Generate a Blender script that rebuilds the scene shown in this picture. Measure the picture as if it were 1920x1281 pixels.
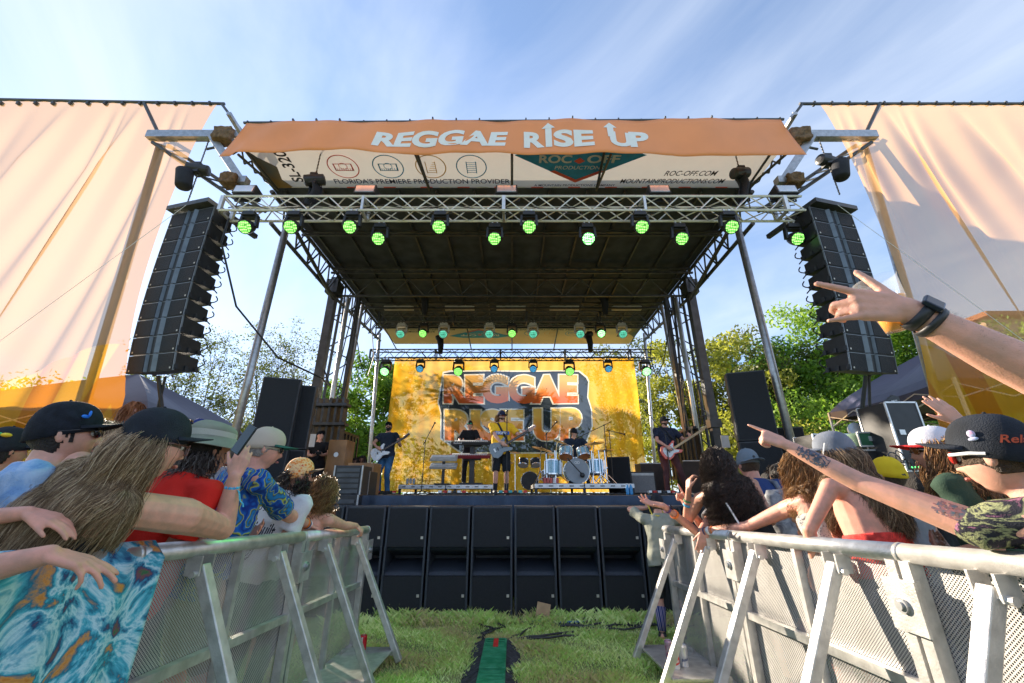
import bpy, bmesh, math, random
import numpy as np
from mathutils import Vector, Matrix, Euler, noise
R = math.radians
for o in list(bpy.data.objects): bpy.data.objects.remove(o)
SC = bpy.context.scene; COL = SC.collection
# ---------------- camera, sky, sun, exposure
CAMZ, PITCH, FPX = 1.52, R(20.81), 750.0
cd = bpy.data.cameras.new('camera'); cam = bpy.data.objects.new('camera', cd); COL.objects.link(cam)
cam.location = (0, 0, CAMZ); cam.rotation_euler = (R(90)+PITCH, 0, 0)
cd.sensor_width = 36; cd.lens = FPX/1920*36; cd.clip_end = 3000; cd.clip_start = .02
SC.camera = cam
SUN_AZ, SUN_EL = R(-46), R(21)          # azimuth measured from +Y, negative = to the left
wd = bpy.data.worlds.new("World"); SC.world = wd; wd.use_nodes = True
nt = wd.node_tree; nt.nodes.clear(); N = nt.nodes.new; L = nt.links.new
out = N('ShaderNodeOutputWorld'); bg = N('ShaderNodeBackground'); sky = N('ShaderNodeTexSky')
sky.sky_type = 'NISHITA'; sky.sun_disc = False; sky.sun_elevation = SUN_EL; sky.sun_rotation = SUN_AZ
sky.air_density = 1.0; sky.dust_density = .2; sky.ozone_density = 3.0
tc = N('ShaderNodeTexCoord'); sep = N('ShaderNodeSeparateXYZ'); L(tc.outputs['Generated'], sep.inputs[0])
def mth(op, a, b=None, c=None, clamp=False):
    n = N('ShaderNodeMath'); n.operation = op; n.use_clamp = clamp
    for i, s in enumerate((a, b, c)):
        if s is None: continue
        if isinstance(s, (int, float)): n.inputs[i].default_value = s
        else: L(s, n.inputs[i])
    return n.outputs[0]
zc = mth('MAXIMUM', mth('ADD', sep.outputs[2], .12), .05)
cx = mth('DIVIDE', sep.outputs[0], zc); cy = mth('DIVIDE', sep.outputs[1], zc)
cmb = N('ShaderNodeCombineXYZ'); L(mth('MULTIPLY', mth('ADD', cx, mth('MULTIPLY', cy, .45)), 1.15), cmb.inputs[0]); L(mth('MULTIPLY', cy, .62), cmb.inputs[1])
nz = N('ShaderNodeTexNoise'); nz.inputs['Scale'].default_value = 1.15; nz.inputs['Detail'].default_value = 9; nz.inputs['Roughness'].default_value = .55; nz.inputs['Distortion'].default_value = .6
L(cmb.outputs[0], nz.inputs['Vector'])
rp = N('ShaderNodeValToRGB'); rp.color_ramp.elements[0].position = .36; rp.color_ramp.elements[1].position = .82
rp.color_ramp.elements[0].color = (.07, .07, .07, 1); rp.color_ramp.elements[1].color = (.75, .75, .75, 1); L(nz.outputs[0], rp.inputs[0])
mixc = N('ShaderNodeMix'); mixc.data_type = 'RGBA'; L(rp.outputs[0], mixc.inputs['Factor']); 
va = N('ShaderNodeVectorMath'); va.operation = 'MULTIPLY_ADD'; va.inputs[1].default_value = (.34, .21, .11); va.inputs[2].default_value = (1,)*3; L(sky.outputs[0], va.inputs[0])
vd = N('ShaderNodeVectorMath'); vd.operation = 'DIVIDE'; L(sky.outputs[0], vd.inputs[0]); L(va.outputs[0], vd.inputs[1]); L(vd.outputs[0], mixc.inputs[6]); mixc.inputs[7].default_value = (3.0, 3.15, 3.35, 1)
# low haze bank over the horizon, brighter toward the sun side
hz = mth('MULTIPLY', mth('POWER', mth('SUBTRACT', 1.0, mth('ABSOLUTE', sep.outputs[2]), clamp=True), 5.0), .24)
mixh = N('ShaderNodeMix'); mixh.data_type = 'RGBA'; L(hz, mixh.inputs['Factor']); L(mixc.outputs[2], mixh.inputs[6]); mixh.inputs[7].default_value = (2.5, 2.75, 3.1, 1)
L(mixh.outputs[2], bg.inputs[0]); bg.inputs[1].default_value = .15; L(bg.outputs[0], out.inputs[0])
sd = bpy.data.lights.new('sun', 'SUN'); sd.energy = 4.8; sd.angle = R(.6); sd.color = (1, .86, .68)
so = bpy.data.objects.new('sun', sd); COL.objects.link(so)
SDIR = Vector((math.sin(SUN_AZ)*math.cos(SUN_EL), math.cos(SUN_AZ)*math.cos(SUN_EL), math.sin(SUN_EL)))
so.rotation_euler = SDIR.to_track_quat('Z', 'Y').to_euler(); so.location = SDIR*60
SC.view_settings.view_transform = 'Standard'; SC.view_settings.look = 'None'; SC.view_settings.gamma = 1
SC.view_settings.exposure = 1.5
SC.render.engine = 'CYCLES'; SC.cycles.transparent_max_bounces = 24

# ---------------- helpers
_c, _s = math.cos(PITCH), math.sin(PITCH)
def W(px, py, D):
    """world point seen in direction (px, py) standing D metres in front"""
    u, v = (px-960)/FPX, (640.5-py)/FPX
    y, z = _c - v*_s, _s + v*_c
    k = D/y
    return Vector((u*k, D, CAMZ + z*k))
V = Vector
def frame(d, up=V((0, 0, 1))):
    d = V(d).normalized(); up = V(up)
    if abs(d.dot(up.normalized())) > .98: up = V((0, 1, 0))
    x = d.cross(up).normalized(); z = x.cross(d).normalized()
    return Matrix((x, d, z)).transposed()      # columns right, forward(d), up
def wloc(o):
    p = V((0, 0, 0))
    while o: p = p + o.location; o = o.parent
    return p
SPLIT = {'panel_strut', 'leg', 'louvre', 'handle', 'temple', 'lock_slot', 'latch', 'hoop', 'edge_trim', 'badge'}
class MB:
    def __init__(s): s.v = []; s.f = []
    def add(s, vs, fs):
        b = len(s.v); s.v += [tuple(p) for p in vs]; s.f += [tuple(i+b for i in f) for f in fs]; return s
    def box(s, c, d, rot=None, top=None):
        c = V(c); hx, hy, hz = d[0]/2, d[1]/2, d[2]/2; t = top or (1, 1)
        P = [V((-hx, -hy, -hz)), V((hx, -hy, -hz)), V((hx, hy, -hz)), V((-hx, hy, -hz)), V((-hx*t[0], -hy*t[1], hz)), V((hx*t[0], -hy*t[1], hz)), V((hx*t[0], hy*t[1], hz)), V((-hx*t[0], hy*t[1], hz))]
        if rot is not None: P = [rot @ p for p in P]
        return s.add([c+p for p in P], [(0, 3, 2, 1), (4, 5, 6, 7), (0, 1, 5, 4), (1, 2, 6, 5), (2, 3, 7, 6), (3, 0, 4, 7)])
    def bar(s, p0, p1, w, h=None, up=(0, 0, 1)):
        p0, p1 = V(p0), V(p1); h = h or w
        return s.box((p0+p1)/2, (w, (p1-p0).length, h), frame(p1-p0, up))
    def tube(s, pts, r, n=8, caps=True, flat=None, up=(0, 0, 1)):
        pts = [V(p) for p in pts]; m = len(pts); rs = r if hasattr(r, '__len__') else [r]*m
        vs = []; X = None
        for i, p in enumerate(pts):
            d = (pts[min(i+1, m-1)]-pts[max(i-1, 0)])
            F = frame(d, up); x, z = V(F.col[0]), V(F.col[2])
            if X is not None and not flat:
                x = (X - d.normalized()*X.dot(d.normalized())).normalized(); z = x.cross(d.normalized())
            X = x
            for k in range(n):
                a = 2*math.pi*k/n; vs.append(p + x*math.cos(a)*rs[i]*(flat[0] if flat else 1) + z*math.sin(a)*rs[i]*(flat[1] if flat else 1))
        fs = [(i*n+k, i*n+(k+1) % n, (i+1)*n+(k+1) % n, (i+1)*n+k) for i in range(m-1) for k in range(n)]
        if caps: fs += [tuple(range(n))[::-1], tuple((m-1)*n+k for k in range(n))]
        return s.add(vs, fs)
    def lathe(s, prof, c, axis=(0, 0, 1), n=20, caps=True):
        F = frame(axis); c = V(c); x, d, z = V(F.col[0]), V(F.col[1]), V(F.col[2])
        vs = [c + d*h + (x*math.cos(2*math.pi*k/n)+z*math.sin(2*math.pi*k/n))*r for r, h in prof for k in range(n)]
        m = len(prof); fs = [(i*n+k, i*n+(k+1) % n, (i+1)*n+(k+1) % n, (i+1)*n+k) for i in range(m-1) for k in range(n)]
        if caps: fs += [tuple(range(n))[::-1], tuple((m-1)*n+k for k in range(n))]
        return s.add(vs, fs)
    def ell(s, c, r, rot=None, nu=12, nv=8):
        c = V(c); r = (r, r, r) if not hasattr(r, '__len__') else r; vs = []; fs = []
        for j in range(1, nv):
            t = math.pi*j/nv
            for k in range(nu):
                a = 2*math.pi*k/nu; p = V((r[0]*math.sin(t)*math.cos(a), r[1]*math.sin(t)*math.sin(a), r[2]*math.cos(t)))
                vs.append(c + (rot @ p if rot is not None else p))
        a = V((0, 0, r[2])); a = rot @ a if rot is not None else a
        vs += [c+a, c-a]; T = len(vs)-2
        for j in range(nv-2):
            for k in range(nu): fs.append((j*nu+k, (j+1)*nu+k, (j+1)*nu+(k+1) % nu, j*nu+(k+1) % nu))
        for k in range(nu): fs.append((T, k, (k+1) % nu)); fs.append((T+1, (nv-2)*nu+(k+1) % nu, (nv-2)*nu+k))
        return s.add(vs, fs)
    def cone(s, p0, r0, p1, r1, n=12):       # tapered capsule
        p0, p1 = V(p0), V(p1); d = p1-p0; l = d.length or 1e-4; d = d/l
        prof = []; 
        for i in range(5): a = math.pi/2*(1-i/4); prof.append((max(r0*math.cos(a), .0005), -r0*math.sin(a)))
        for i in range(5): a = math.pi/2*i/4; prof.append((max(r1*math.cos(a), .0005), l+r1*math.sin(a)))
        return s.lathe(prof, p0, d, n)
    def grid(s, fn, nu, nv, closeu=False):
        vs = [fn(i/(nu if closeu else nu-1), j/(nv-1)) for j in range(nv) for i in range(nu)]
        fs = [(j*nu+i, j*nu+(i+1) % nu, (j+1)*nu+(i+1) % nu, (j+1)*nu+i) for j in range(nv-1) for i in range(nu if closeu else nu-1)]
        return s.add(vs, fs)
    def prism(s, pts, O, ax, ay, t):          # outline in plane (ax, ay) extruded by vector t
        O, ax, ay, t = V(O), V(ax), V(ay), V(t); n = len(pts)
        a = [O+ax*x+ay*y for x, y in pts]
        return s.add(a+[p+t for p in a], [tuple(range(n))[::-1], tuple(range(n, 2*n))]+[(i, (i+1) % n, (i+1) % n+n, i+n) for i in range(n)])
    def build(s, name, m, parent=None, loc=(0, 0, 0), smooth=False, rm=0, sm=0, sub=0, disp=None, solid=0, bev=0, label=None, attr=None):
        if name in SPLIT and not rm:
            comp = list(range(len(s.v)))
            def fd(i):
                while comp[i] != i: comp[i] = comp[comp[i]]; i = comp[i]
                return i
            for f in s.f:
                for j in f[1:]: comp[fd(j)] = fd(f[0])
            gr = {}
            for f in s.f: gr.setdefault(fd(f[0]), []).append(f)
            if len(gr) > 1:
                for fs in gr.values():
                    us = sorted({i for f in fs for i in f}); mp = {u: i for i, u in enumerate(us)}; n = MB(); n.add([s.v[u] for u in us], [tuple(mp[i] for i in f) for f in fs]); o = n.build(name, m, parent, loc, smooth, rm, sm, sub, disp, solid, bev, label)
                return o
        loc = wloc(parent) if parent else V(loc)
        me = bpy.data.meshes.new(name); me.from_pydata([(x-loc.x, y-loc.y, z-loc.z) for x, y, z in s.v], [], s.f)
        me.materials.append(m)
        if smooth or rm: me.polygons.foreach_set('use_smooth', [True]*len(me.polygons))
        if attr is not None:
            a = me.attributes.new('tone', 'FLOAT', 'POINT'); a.data.foreach_set('value', attr)
        o = bpy.data.objects.new(name, me); COL.objects.link(o)
        if parent: o.parent = parent
        else: o.location = loc
        if rm:
            k = o.modifiers.new('remesh', 'REMESH'); k.mode = 'VOXEL'; k.voxel_size = rm; k.use_smooth_shade = True
        if sm:
            k = o.modifiers.new('smooth', 'SMOOTH'); k.factor = .5; k.iterations = sm
        if solid:
            k = o.modifiers.new('solid', 'SOLIDIFY'); k.thickness = solid
        if bev:
            k = o.modifiers.new('bevel', 'BEVEL'); k.width = bev; k.segments = 2; k.limit_method = 'ANGLE'
        if sub:
            k = o.modifiers.new('sub', 'SUBSURF'); k.levels = k.render_levels = sub
        if disp:
            k = o.modifiers.new('folds', 'DISPLACE'); t = bpy.data.textures.get('folds%s' % disp[1])
            if not t: t = bpy.data.textures.new('folds%s' % disp[1], 'CLOUDS'); t.noise_scale = disp[1]; t.noise_depth = 1
            k.texture = t; k.strength = disp[0]; k.texture_coords = 'LOCAL'
        if label: o['label'] = label
        return o
def tag(o, label, cat, group=None):
    o['label'] = label; o['category'] = cat
    if group: o['group'] = group
    return o
def thing(name, label, cat, loc=(0, 0, 0), group=None):
    o = bpy.data.objects.new(name, None); COL.objects.link(o); o.location = loc; o.empty_display_size = .1
    return tag(o, label, cat, group)
def dup(o, loc=None, rot=None, parent=None, label=None, group=None):
    c = o.copy(); COL.objects.link(c)
    if parent: c.parent = parent
    if loc is not None: c.location = loc
    if rot is not None: c.rotation_euler = rot
    if label: c['label'] = label
    if group: c['group'] = group
    for ch in [x for x in ALLOBJ if x.parent == o]: dup(ch, parent=c)
    return c
class _A:
    def __iter__(s): return iter(list(COL.objects))
ALLOBJ = _A()
# ---------------- materials
_m = {}
def M(name, col=(.5, .5, .5), rough=.6, metal=0, var=.12, scale=6, bump=0, bs=60, trans=0, emit=0, ecol=None, sss=0, alpha=None, coat=0, col2=None, det=4, spec=.5):
    if name in _m: return _m[name]
    m = bpy.data.materials.new(name); m.use_nodes = True; t = m.node_tree; b = t.nodes['Principled BSDF']
    b.inputs['Roughness'].default_value = rough; b.inputs['Metallic'].default_value = metal; b.inputs['Specular IOR Level'].default_value = spec
    tcn = t.nodes.new('ShaderNodeTexCoord')
    n = t.nodes.new('ShaderNodeTexNoise'); n.inputs['Scale'].default_value = scale; n.inputs['Detail'].default_value = det
    t.links.new(tcn.outputs['Object'], n.inputs['Vector'])
    r = t.nodes.new('ShaderNodeValToRGB'); c2 = col2 or tuple(min(1, c*(1+var)) for c in col); c1 = col if col2 else tuple(c*(1-var) for c in col)
    r.color_ramp.elements[0].position = .35; r.color_ramp.elements[1].position = .65
    r.color_ramp.elements[0].color = (*c1, 1); r.color_ramp.elements[1].color = (*c2, 1)
    t.links.new(n.outputs[0], r.inputs[0]); t.links.new(r.outputs[0], b.inputs['Base Color'])
    if bump:
        n2 = t.nodes.new('ShaderNodeTexNoise'); n2.inputs['Scale'].default_value = bs; n2.inputs['Detail'].default_value = 3
        t.links.new(tcn.outputs['Object'], n2.inputs['Vector'])
        bp = t.nodes.new('ShaderNodeBump'); bp.inputs['Strength'].default_value = bump; bp.inputs['Distance'].default_value = .02
        t.links.new(n2.outputs[0], bp.inputs['Height']); t.links.new(bp.outputs[0], b.inputs['Normal'])
    if emit:
        b.inputs['Emission Color'].default_value = (*(ecol or col), 1); b.inputs['Emission Strength'].default_value = emit
    if sss: b.inputs['Subsurface Weight'].default_value = sss; b.inputs['Subsurface Radius'].default_value = (.02, .008, .004)
    if trans: b.inputs['Transmission Weight'].default_value = trans
    if coat: b.inputs['Coat Weight'].default_value = coat
    if alpha is not None: b.inputs['Alpha'].default_value = alpha
    _m[name] = m; m['_ramp'] = r.name; return m
def nodes(m): 
    t = m.node_tree; return t, t.nodes, t.links
def text_pts(s, bold=.0, shear=0):
    cu = bpy.data.curves.new('t', 'FONT'); cu.body = s; cu.size = 1; cu.offset = bold; cu.shear = shear; cu.resolution_u = 4; cu.space_character = 1.0
    ob = bpy.data.objects.new('t', cu); COL.objects.link(ob)
    dg = bpy.context.evaluated_depsgraph_get(); dg.update()
    me = bpy.data.meshes.new_from_object(ob.evaluated_get(dg))
    vs = [(v.co.x, v.co.y) for v in me.vertices]; fs = [tuple(p.vertices) for p in me.polygons]
    bpy.data.objects.remove(ob); bpy.data.curves.remove(cu); bpy.data.meshes.remove(me)
    return vs, fs
def text(mb, s, O, ax, ay, w, h, bold=.0, shear=0, warp=None):
    """lettering fitted in a w x h box whose lower-left corner is O"""
    vs, fs = text_pts(s, bold, shear)
    if not vs: return mb
    x0 = min(p[0] for p in vs); x1 = max(p[0] for p in vs); y0 = min(p[1] for p in vs); y1 = max(p[1] for p in vs)
    O, ax, ay = V(O), V(ax), V(ay); out = []
    for x, y in vs:
        a, b = (x-x0)/(x1-x0), (y-y0)/(y1-y0)
        out.append(warp(a, b) if warp else O+ax*(a*w)+ay*(b*h))
    return mb.add(out, fs)

ALU = M('aluminium', (.70, .70, .70), .4, .6, .1, 9, .08, 90)
DARKM = M('dark steel', (.075, .082, .09), .45, .5, .2, 5, .05)
STEEL = M('galvanised steel', (.42, .43, .44), .4, .8, .15, 12)
BLK = M('black plastic', (.022, .023, .026), .45, 0, .2, 8)
BLKF = M('black cloth', (.02, .022, .03), .85, 0, .25, 5, .3, 25)
GRILL = M('speaker grille', (.012, .014, .018), .62, .2, .35, 160, .5, 260, det=1)
CHAIN = M('chain', (.16, .15, .14), .45, .7, .3, 30)
WHITE = M('white paint', (.78, .78, .77), .5, 0, .04)
RED = M('red', (.6, .04, .03), .5)
# ================= ground and grass
def gz(d): return .23-.046*d if 0 < d < 4.6 else (.23 if d <= 0 else max(.0184-.0092*(d-4.6)*2, 0))
gm = M('grass soil', (.16, .22, .06), .95, 0, .3, 1.4, .6, 30, col2=(.32, .32, .13), det=8)
g = MB()
xs = [-160, -60, -20, -8, -4, -2, 0, 2, 4, 8, 20, 60, 160]; ys = [-60, -10, -2, 0, 1, 2, 3, 4, 4.6, 5, 5.6, 7, 10, 20, 40, 80, 200, 400]
g.add([(x, y, gz(y)) for y in ys for x in xs], [(j*len(xs)+i, j*len(xs)+i+1, (j+1)*len(xs)+i+1, (j+1)*len(xs)+i) for j in range(len(ys)-1) for i in range(len(xs)-1)])
o = g.build('ground', gm); o['kind'] = 'structure'
# grass blades
rng = np.random.default_rng(5)
n = 120000
bx = rng.uniform(-2.3, 2.3, n); by = 2.6+rng.random(n)**.9*4.2
cl = np.sin(bx*7+np.sin(by*5)*2)*.5+np.sin(by*9+bx*3)*.5
keep = (rng.random(n) < .62+.4*cl) & ~((np.abs(bx+.19) < .17) & (by < 5.15)); bx, by, cl = bx[keep], by[keep], cl[keep]; n = len(bx)
hh = rng.uniform(.02, .055, n)*(1+.5*cl)+(by > 5.75)*rng.random(n)**2*.09; a = rng.uniform(0, 2*np.pi, n); wd_ = rng.uniform(.002, .0045, n); ln = rng.uniform(.3, 1.2, n)*hh
bz = np.array([gz(y) for y in by])
la = rng.uniform(0, 2*np.pi, n)
P = np.empty((n, 4, 3))
P[:, 0] = np.stack([bx-np.cos(a)*wd_, by-np.sin(a)*wd_, bz], 1); P[:, 1] = np.stack([bx+np.cos(a)*wd_, by+np.sin(a)*wd_, bz], 1)
P[:, 2] = np.stack([bx+np.cos(a)*wd_*.7+np.cos(la)*ln*.35, by+np.sin(a)*wd_*.7+np.sin(la)*ln*.35, bz+hh*.65], 1)
P[:, 3] = np.stack([bx+np.cos(la)*ln, by+np.sin(la)*ln, bz+hh], 1)
me = bpy.data.meshes.new('grass'); me.vertices.add(n*4); me.vertices.foreach_set('co', P.ravel())
idx = np.arange(n)[:, None]*4; fi = np.concatenate([idx+0, idx+1, idx+2, idx+0, idx+2, idx+3], 1).ravel()
me.loops.add(n*6); me.loops.foreach_set('vertex_index', fi); me.polygons.add(n*2); me.polygons.foreach_set('loop_start', np.arange(n*2)*3)
me.update(); me.validate()
at = me.attributes.new('tone', 'FLOAT', 'POINT'); at.data.foreach_set('value', np.repeat(np.clip(.58+.42*np.sin(bx*3.1+np.sin(by*2.3)*1.7)*np.sin(by*2.7+bx)+rng.normal(0, .22, n), 0, 1), 4))
def toned(name, cols, rough=.5, trans=0, spec=.4, aniso=0):
    if name in _m: return _m[name]
    m = M(name, cols[0], rough, spec=spec); t, nn, ll = nodes(m); b = nn['Principled BSDF']
    at = nn.new('ShaderNodeAttribute'); at.attribute_name = 'tone'; r = nn.new('ShaderNodeValToRGB'); e = r.color_ramp.elements
    e[0].color = (*cols[0], 1); e[1].color = (*cols[-1], 1)
    for i, c in enumerate(cols[1:-1]): k = e.new((i+1)/(len(cols)-1)); k.color = (*c, 1)
    ll.new(at.outputs['Fac'], r.inputs[0]); ll.new(r.outputs[0], b.inputs['Base Color'])
    if trans:
        tr = nn.new('ShaderNodeBsdfTranslucent'); ll.new(r.outputs[0], tr.inputs[0]); mx = nn.new('ShaderNodeMixShader'); mx.inputs[0].default_value = trans
        ll.new(b.outputs[0], mx.inputs[1]); ll.new(tr.outputs[0], mx.inputs[2]); ll.new(mx.outputs[0], nn['Material Output'].inputs[0])
    return m
me.materials.append(toned('grass blades', [(.62, .50, .27), (.66, .66, .26), (.48, .74, .16), (.9, 1.0, .45)], .6, .25))
o = bpy.data.objects.new('grass', me); COL.objects.link(o); o['kind'] = 'stuff'; tag(o, 'short green lawn with dry patches between the two barriers', 'grass')

# ================= mobile stage
RX, RZ, RF, RB = 6.0, 8.62, 8.0, 17.0      # roof half width, underside height, front and back of the dark roof
st = thing('mobile_stage', 'large black mobile stage with a raised dark roof and silver poles', 'stage', (0, 7.2, 0))
deckm = M('stage deck', (.03, .03, .032), .6, 0, .3, 3, .2)
MB().box((0, 12.1, 1.43), (13, 9.8, .12)).build('deck', deckm, st)
def skirt(u, v):
    x = -6.5+13*u; return V((x, 7.14+.03*math.sin(x*9+math.sin(x*3)*2)+.02*math.sin(x*23)-.05*(1-v), .06+1.43*v))
MB().grid(skirt, 260, 6).build('skirt', M('stage skirt cloth', (.035, .055, .09), .7, 0, .35, 2.5, .5, 7), st, smooth=True)
MB().box((0, 16.9, .72), (12.9, .05, 1.3)).box((-6.45, 12, .72), (.04, 9.6, 1.3)).box((6.45, 12, .72), (.04, 9.6, 1.3)).build('side_skirt', BLKF, st)
# roof: dark underside with ribs
roofm = M('roof underside', (.050, .062, .080), .75, .1, .3, 2.2, .15, 10)
MB().box((0, (RF+RB)/2, RZ+.12), (2*RX, RB-RF, .16)).build('roof', roofm, st)
rb = MB()
for i in range(13):
    x = -5.7+i*.95; rb.box((x, (RF+RB)/2, RZ-.0), (.05, RB-RF-.1, .09))
rb.build('roof_rib', DARKM, st)
def crosstruss(mb, y, z0, z1, x0, x1, n, r=.03):
    mb.bar((x0, y, z0), (x1, y, z0), r*2); mb.bar((x0, y, z1), (x1, y, z1), r*2)
    for i in range(n):
        a, b = x0+(x1-x0)*i/n, x0+(x1-x0)*(i+1)/n; m = (a+b)/2
        mb.tube([(a, y, z1), (m, y, z0)], r*.6, 5); mb.tube([(m, y, z0), (b, y, z1)], r*.6, 5)
for k, (y, zz) in enumerate(((9.6, .2), (11.6, .25), (12.3, .75), (14.2, .3), (16.2, .3))):
    t = MB(); crosstruss(t, y, RZ-zz, RZ-.09, -RX, RX, 10); t.build('roof_truss', DARKM, st)
for sx in (-1, 1):
    t = MB()
    # frame truss along the roof edge and knee braces outside it
    for (a, b) in (((RX, RF, RZ-.05), (RX, RB, RZ-.05)), ((RX+.25, RF+.6, RZ-.55), (RX+.05, 12.2, RZ-.85)), ((RX+.05, 12.2, RZ-.85), (RX, RB, RZ-.6)), ((RX-.25, RF+.6, RZ-.5), (RX+.05, 12.2, RZ-.95))):
        t.tube([(sx*a[0], a[1], a[2]), (sx*b[0], b[1], b[2])], .055, 8)
    for i in range(12):
        y0 = RF+.6+i*.7; zb = lambda y: RZ-.55-.3*min(1, (y-RF-.6)/3.6)+(.25*(y-12.2)/4.8 if y > 12.2 else 0)
        t.tube([(sx*RX, y0, RZ-.05), (sx*(RX+.12), y0+.35, zb(y0+.35))], .026, 6); t.tube([(sx*(RX+.12), y0+.35, zb(y0+.35)), (sx*RX, y0+.7, RZ-.05)], .026, 6)
        t.tube([(sx*(RX-.15), y0+.2, RZ-.2), (sx*(RX+.2), y0+.4, zb(y0+.4))], .02, 5)
    t.build('edge_truss', DARKM, st)
    # towers
    c = MB(); tx = RX+.12
    c.box((sx*tx, 12.25, (RZ-.1+.1)/2), (.24, .24, RZ-.2)).box((sx*(tx-.35), 13.5, RZ/2), (.12, .2, RZ-.1))
    c.box((sx*tx, 12.25, 3.5), (.34, .34, .25)).box((sx*tx, 12.25, RZ-.5), (.4, .5, .5))
    c.tube([(sx*(tx+.1), 12.9, 1.0), (sx*(tx), 12.9, RZ-.5)], .05, 8)
    for i in range(6):
        z = 1.6+i*1.1; c.tube([(sx*tx, 12.4, z), (sx*(tx-.3), 13.45, z+.9)], .022, 6); c.tube([(sx*(tx-.3), 13.45, z+.0), (sx*tx, 12.4, z)], .022, 6)
    c.build('lift_tower', DARKM, st)
    MB().tube([(sx*(tx-.3), 12.75, .9), (sx*(tx-.3), 12.75, RZ-.6)], .075, 12).build('tower_pole', ALU, st, smooth=True)
    MB().tube([(sx*(RX+.02), 13.9, .9), (sx*(RX-.25), 13.9, RZ-.3)], .06, 12).build('tower_pole', ALU, st, smooth=True)
    MB().tube([(sx*5.85, 8.55, .05), (sx*5.95, 8.8, RZ-.05)], .085, 16).tube([(sx*5.85, 8.55, .05), (sx*5.86, 8.57, .9)], .1, 16).build('corner_post', STEEL, st, smooth=True)
    MB().tube([(sx*5.75, 17.1, .05), (sx*6.1, 17.1, RZ-.2)], .07, 14).build('rear_post', ALU, st, smooth=True)
    w = MB()                                     # wheel-arch walls beside the towers (black slatted crate)
    for i in range(9): w.box((sx*5.55, 12.5+i*.28, 2.7), (.04, .1, 1.4))
    w.box((sx*5.6, 13.6, 3.42), (.12, 2.4, .08)).box((sx*5.6, 13.6, 2.0), (.12, 2.4, .08)).box((sx*5.7, 13.6, 2.7), (.03, 2.4, 1.4))
    w.build('side_wall', BLK, st)
# the folded-out white panels with the lettering, front and back
pw = M('off white roof panel', (.82, .78, .70), .6, 0, .06, 1.5, .05)
_t, _n, _l = nodes(pw); _b = _n['Principled BSDF']; _tr = _n.new('ShaderNodeBsdfTranslucent'); _tr.inputs[0].default_value = (.62, .58, .5, 1); _mx = _n.new('ShaderNodeMixShader'); _mx.inputs[0].default_value = .32
_l.new(_b.outputs[0], _mx.inputs[1]); _l.new(_tr.outputs[0], _mx.inputs[2]); _l.new(_mx.outputs[0], _n['Material Output'].inputs[0])
ink = M('navy print', (.035, .04, .09), .6); blackp = M('black print', (.02, .02, .025), .6)
teal = M('teal print', (.02, .30, .60), .6); redp = M('red print', (.8, .12, .08), .6); ochre = M('ochre print', (.85, .5, .12), .6); whp = M('white print', (.7, .7, .7), .6)
def ring(mb, O, ax, ay, r, w, n=36):
    vs = []; O, ax, ay = V(O), V(ax), V(ay)
    for k in range(n):
        a = 2*math.pi*k/n; d = ax*math.cos(a)+ay*math.sin(a); vs += [O+d*r, O+d*(r-w)]
    mb.add(vs, [(2*k, 2*k+1, (2*k+3) % (2*n), (2*k+2) % (2*n)) for k in range(n)])
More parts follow.
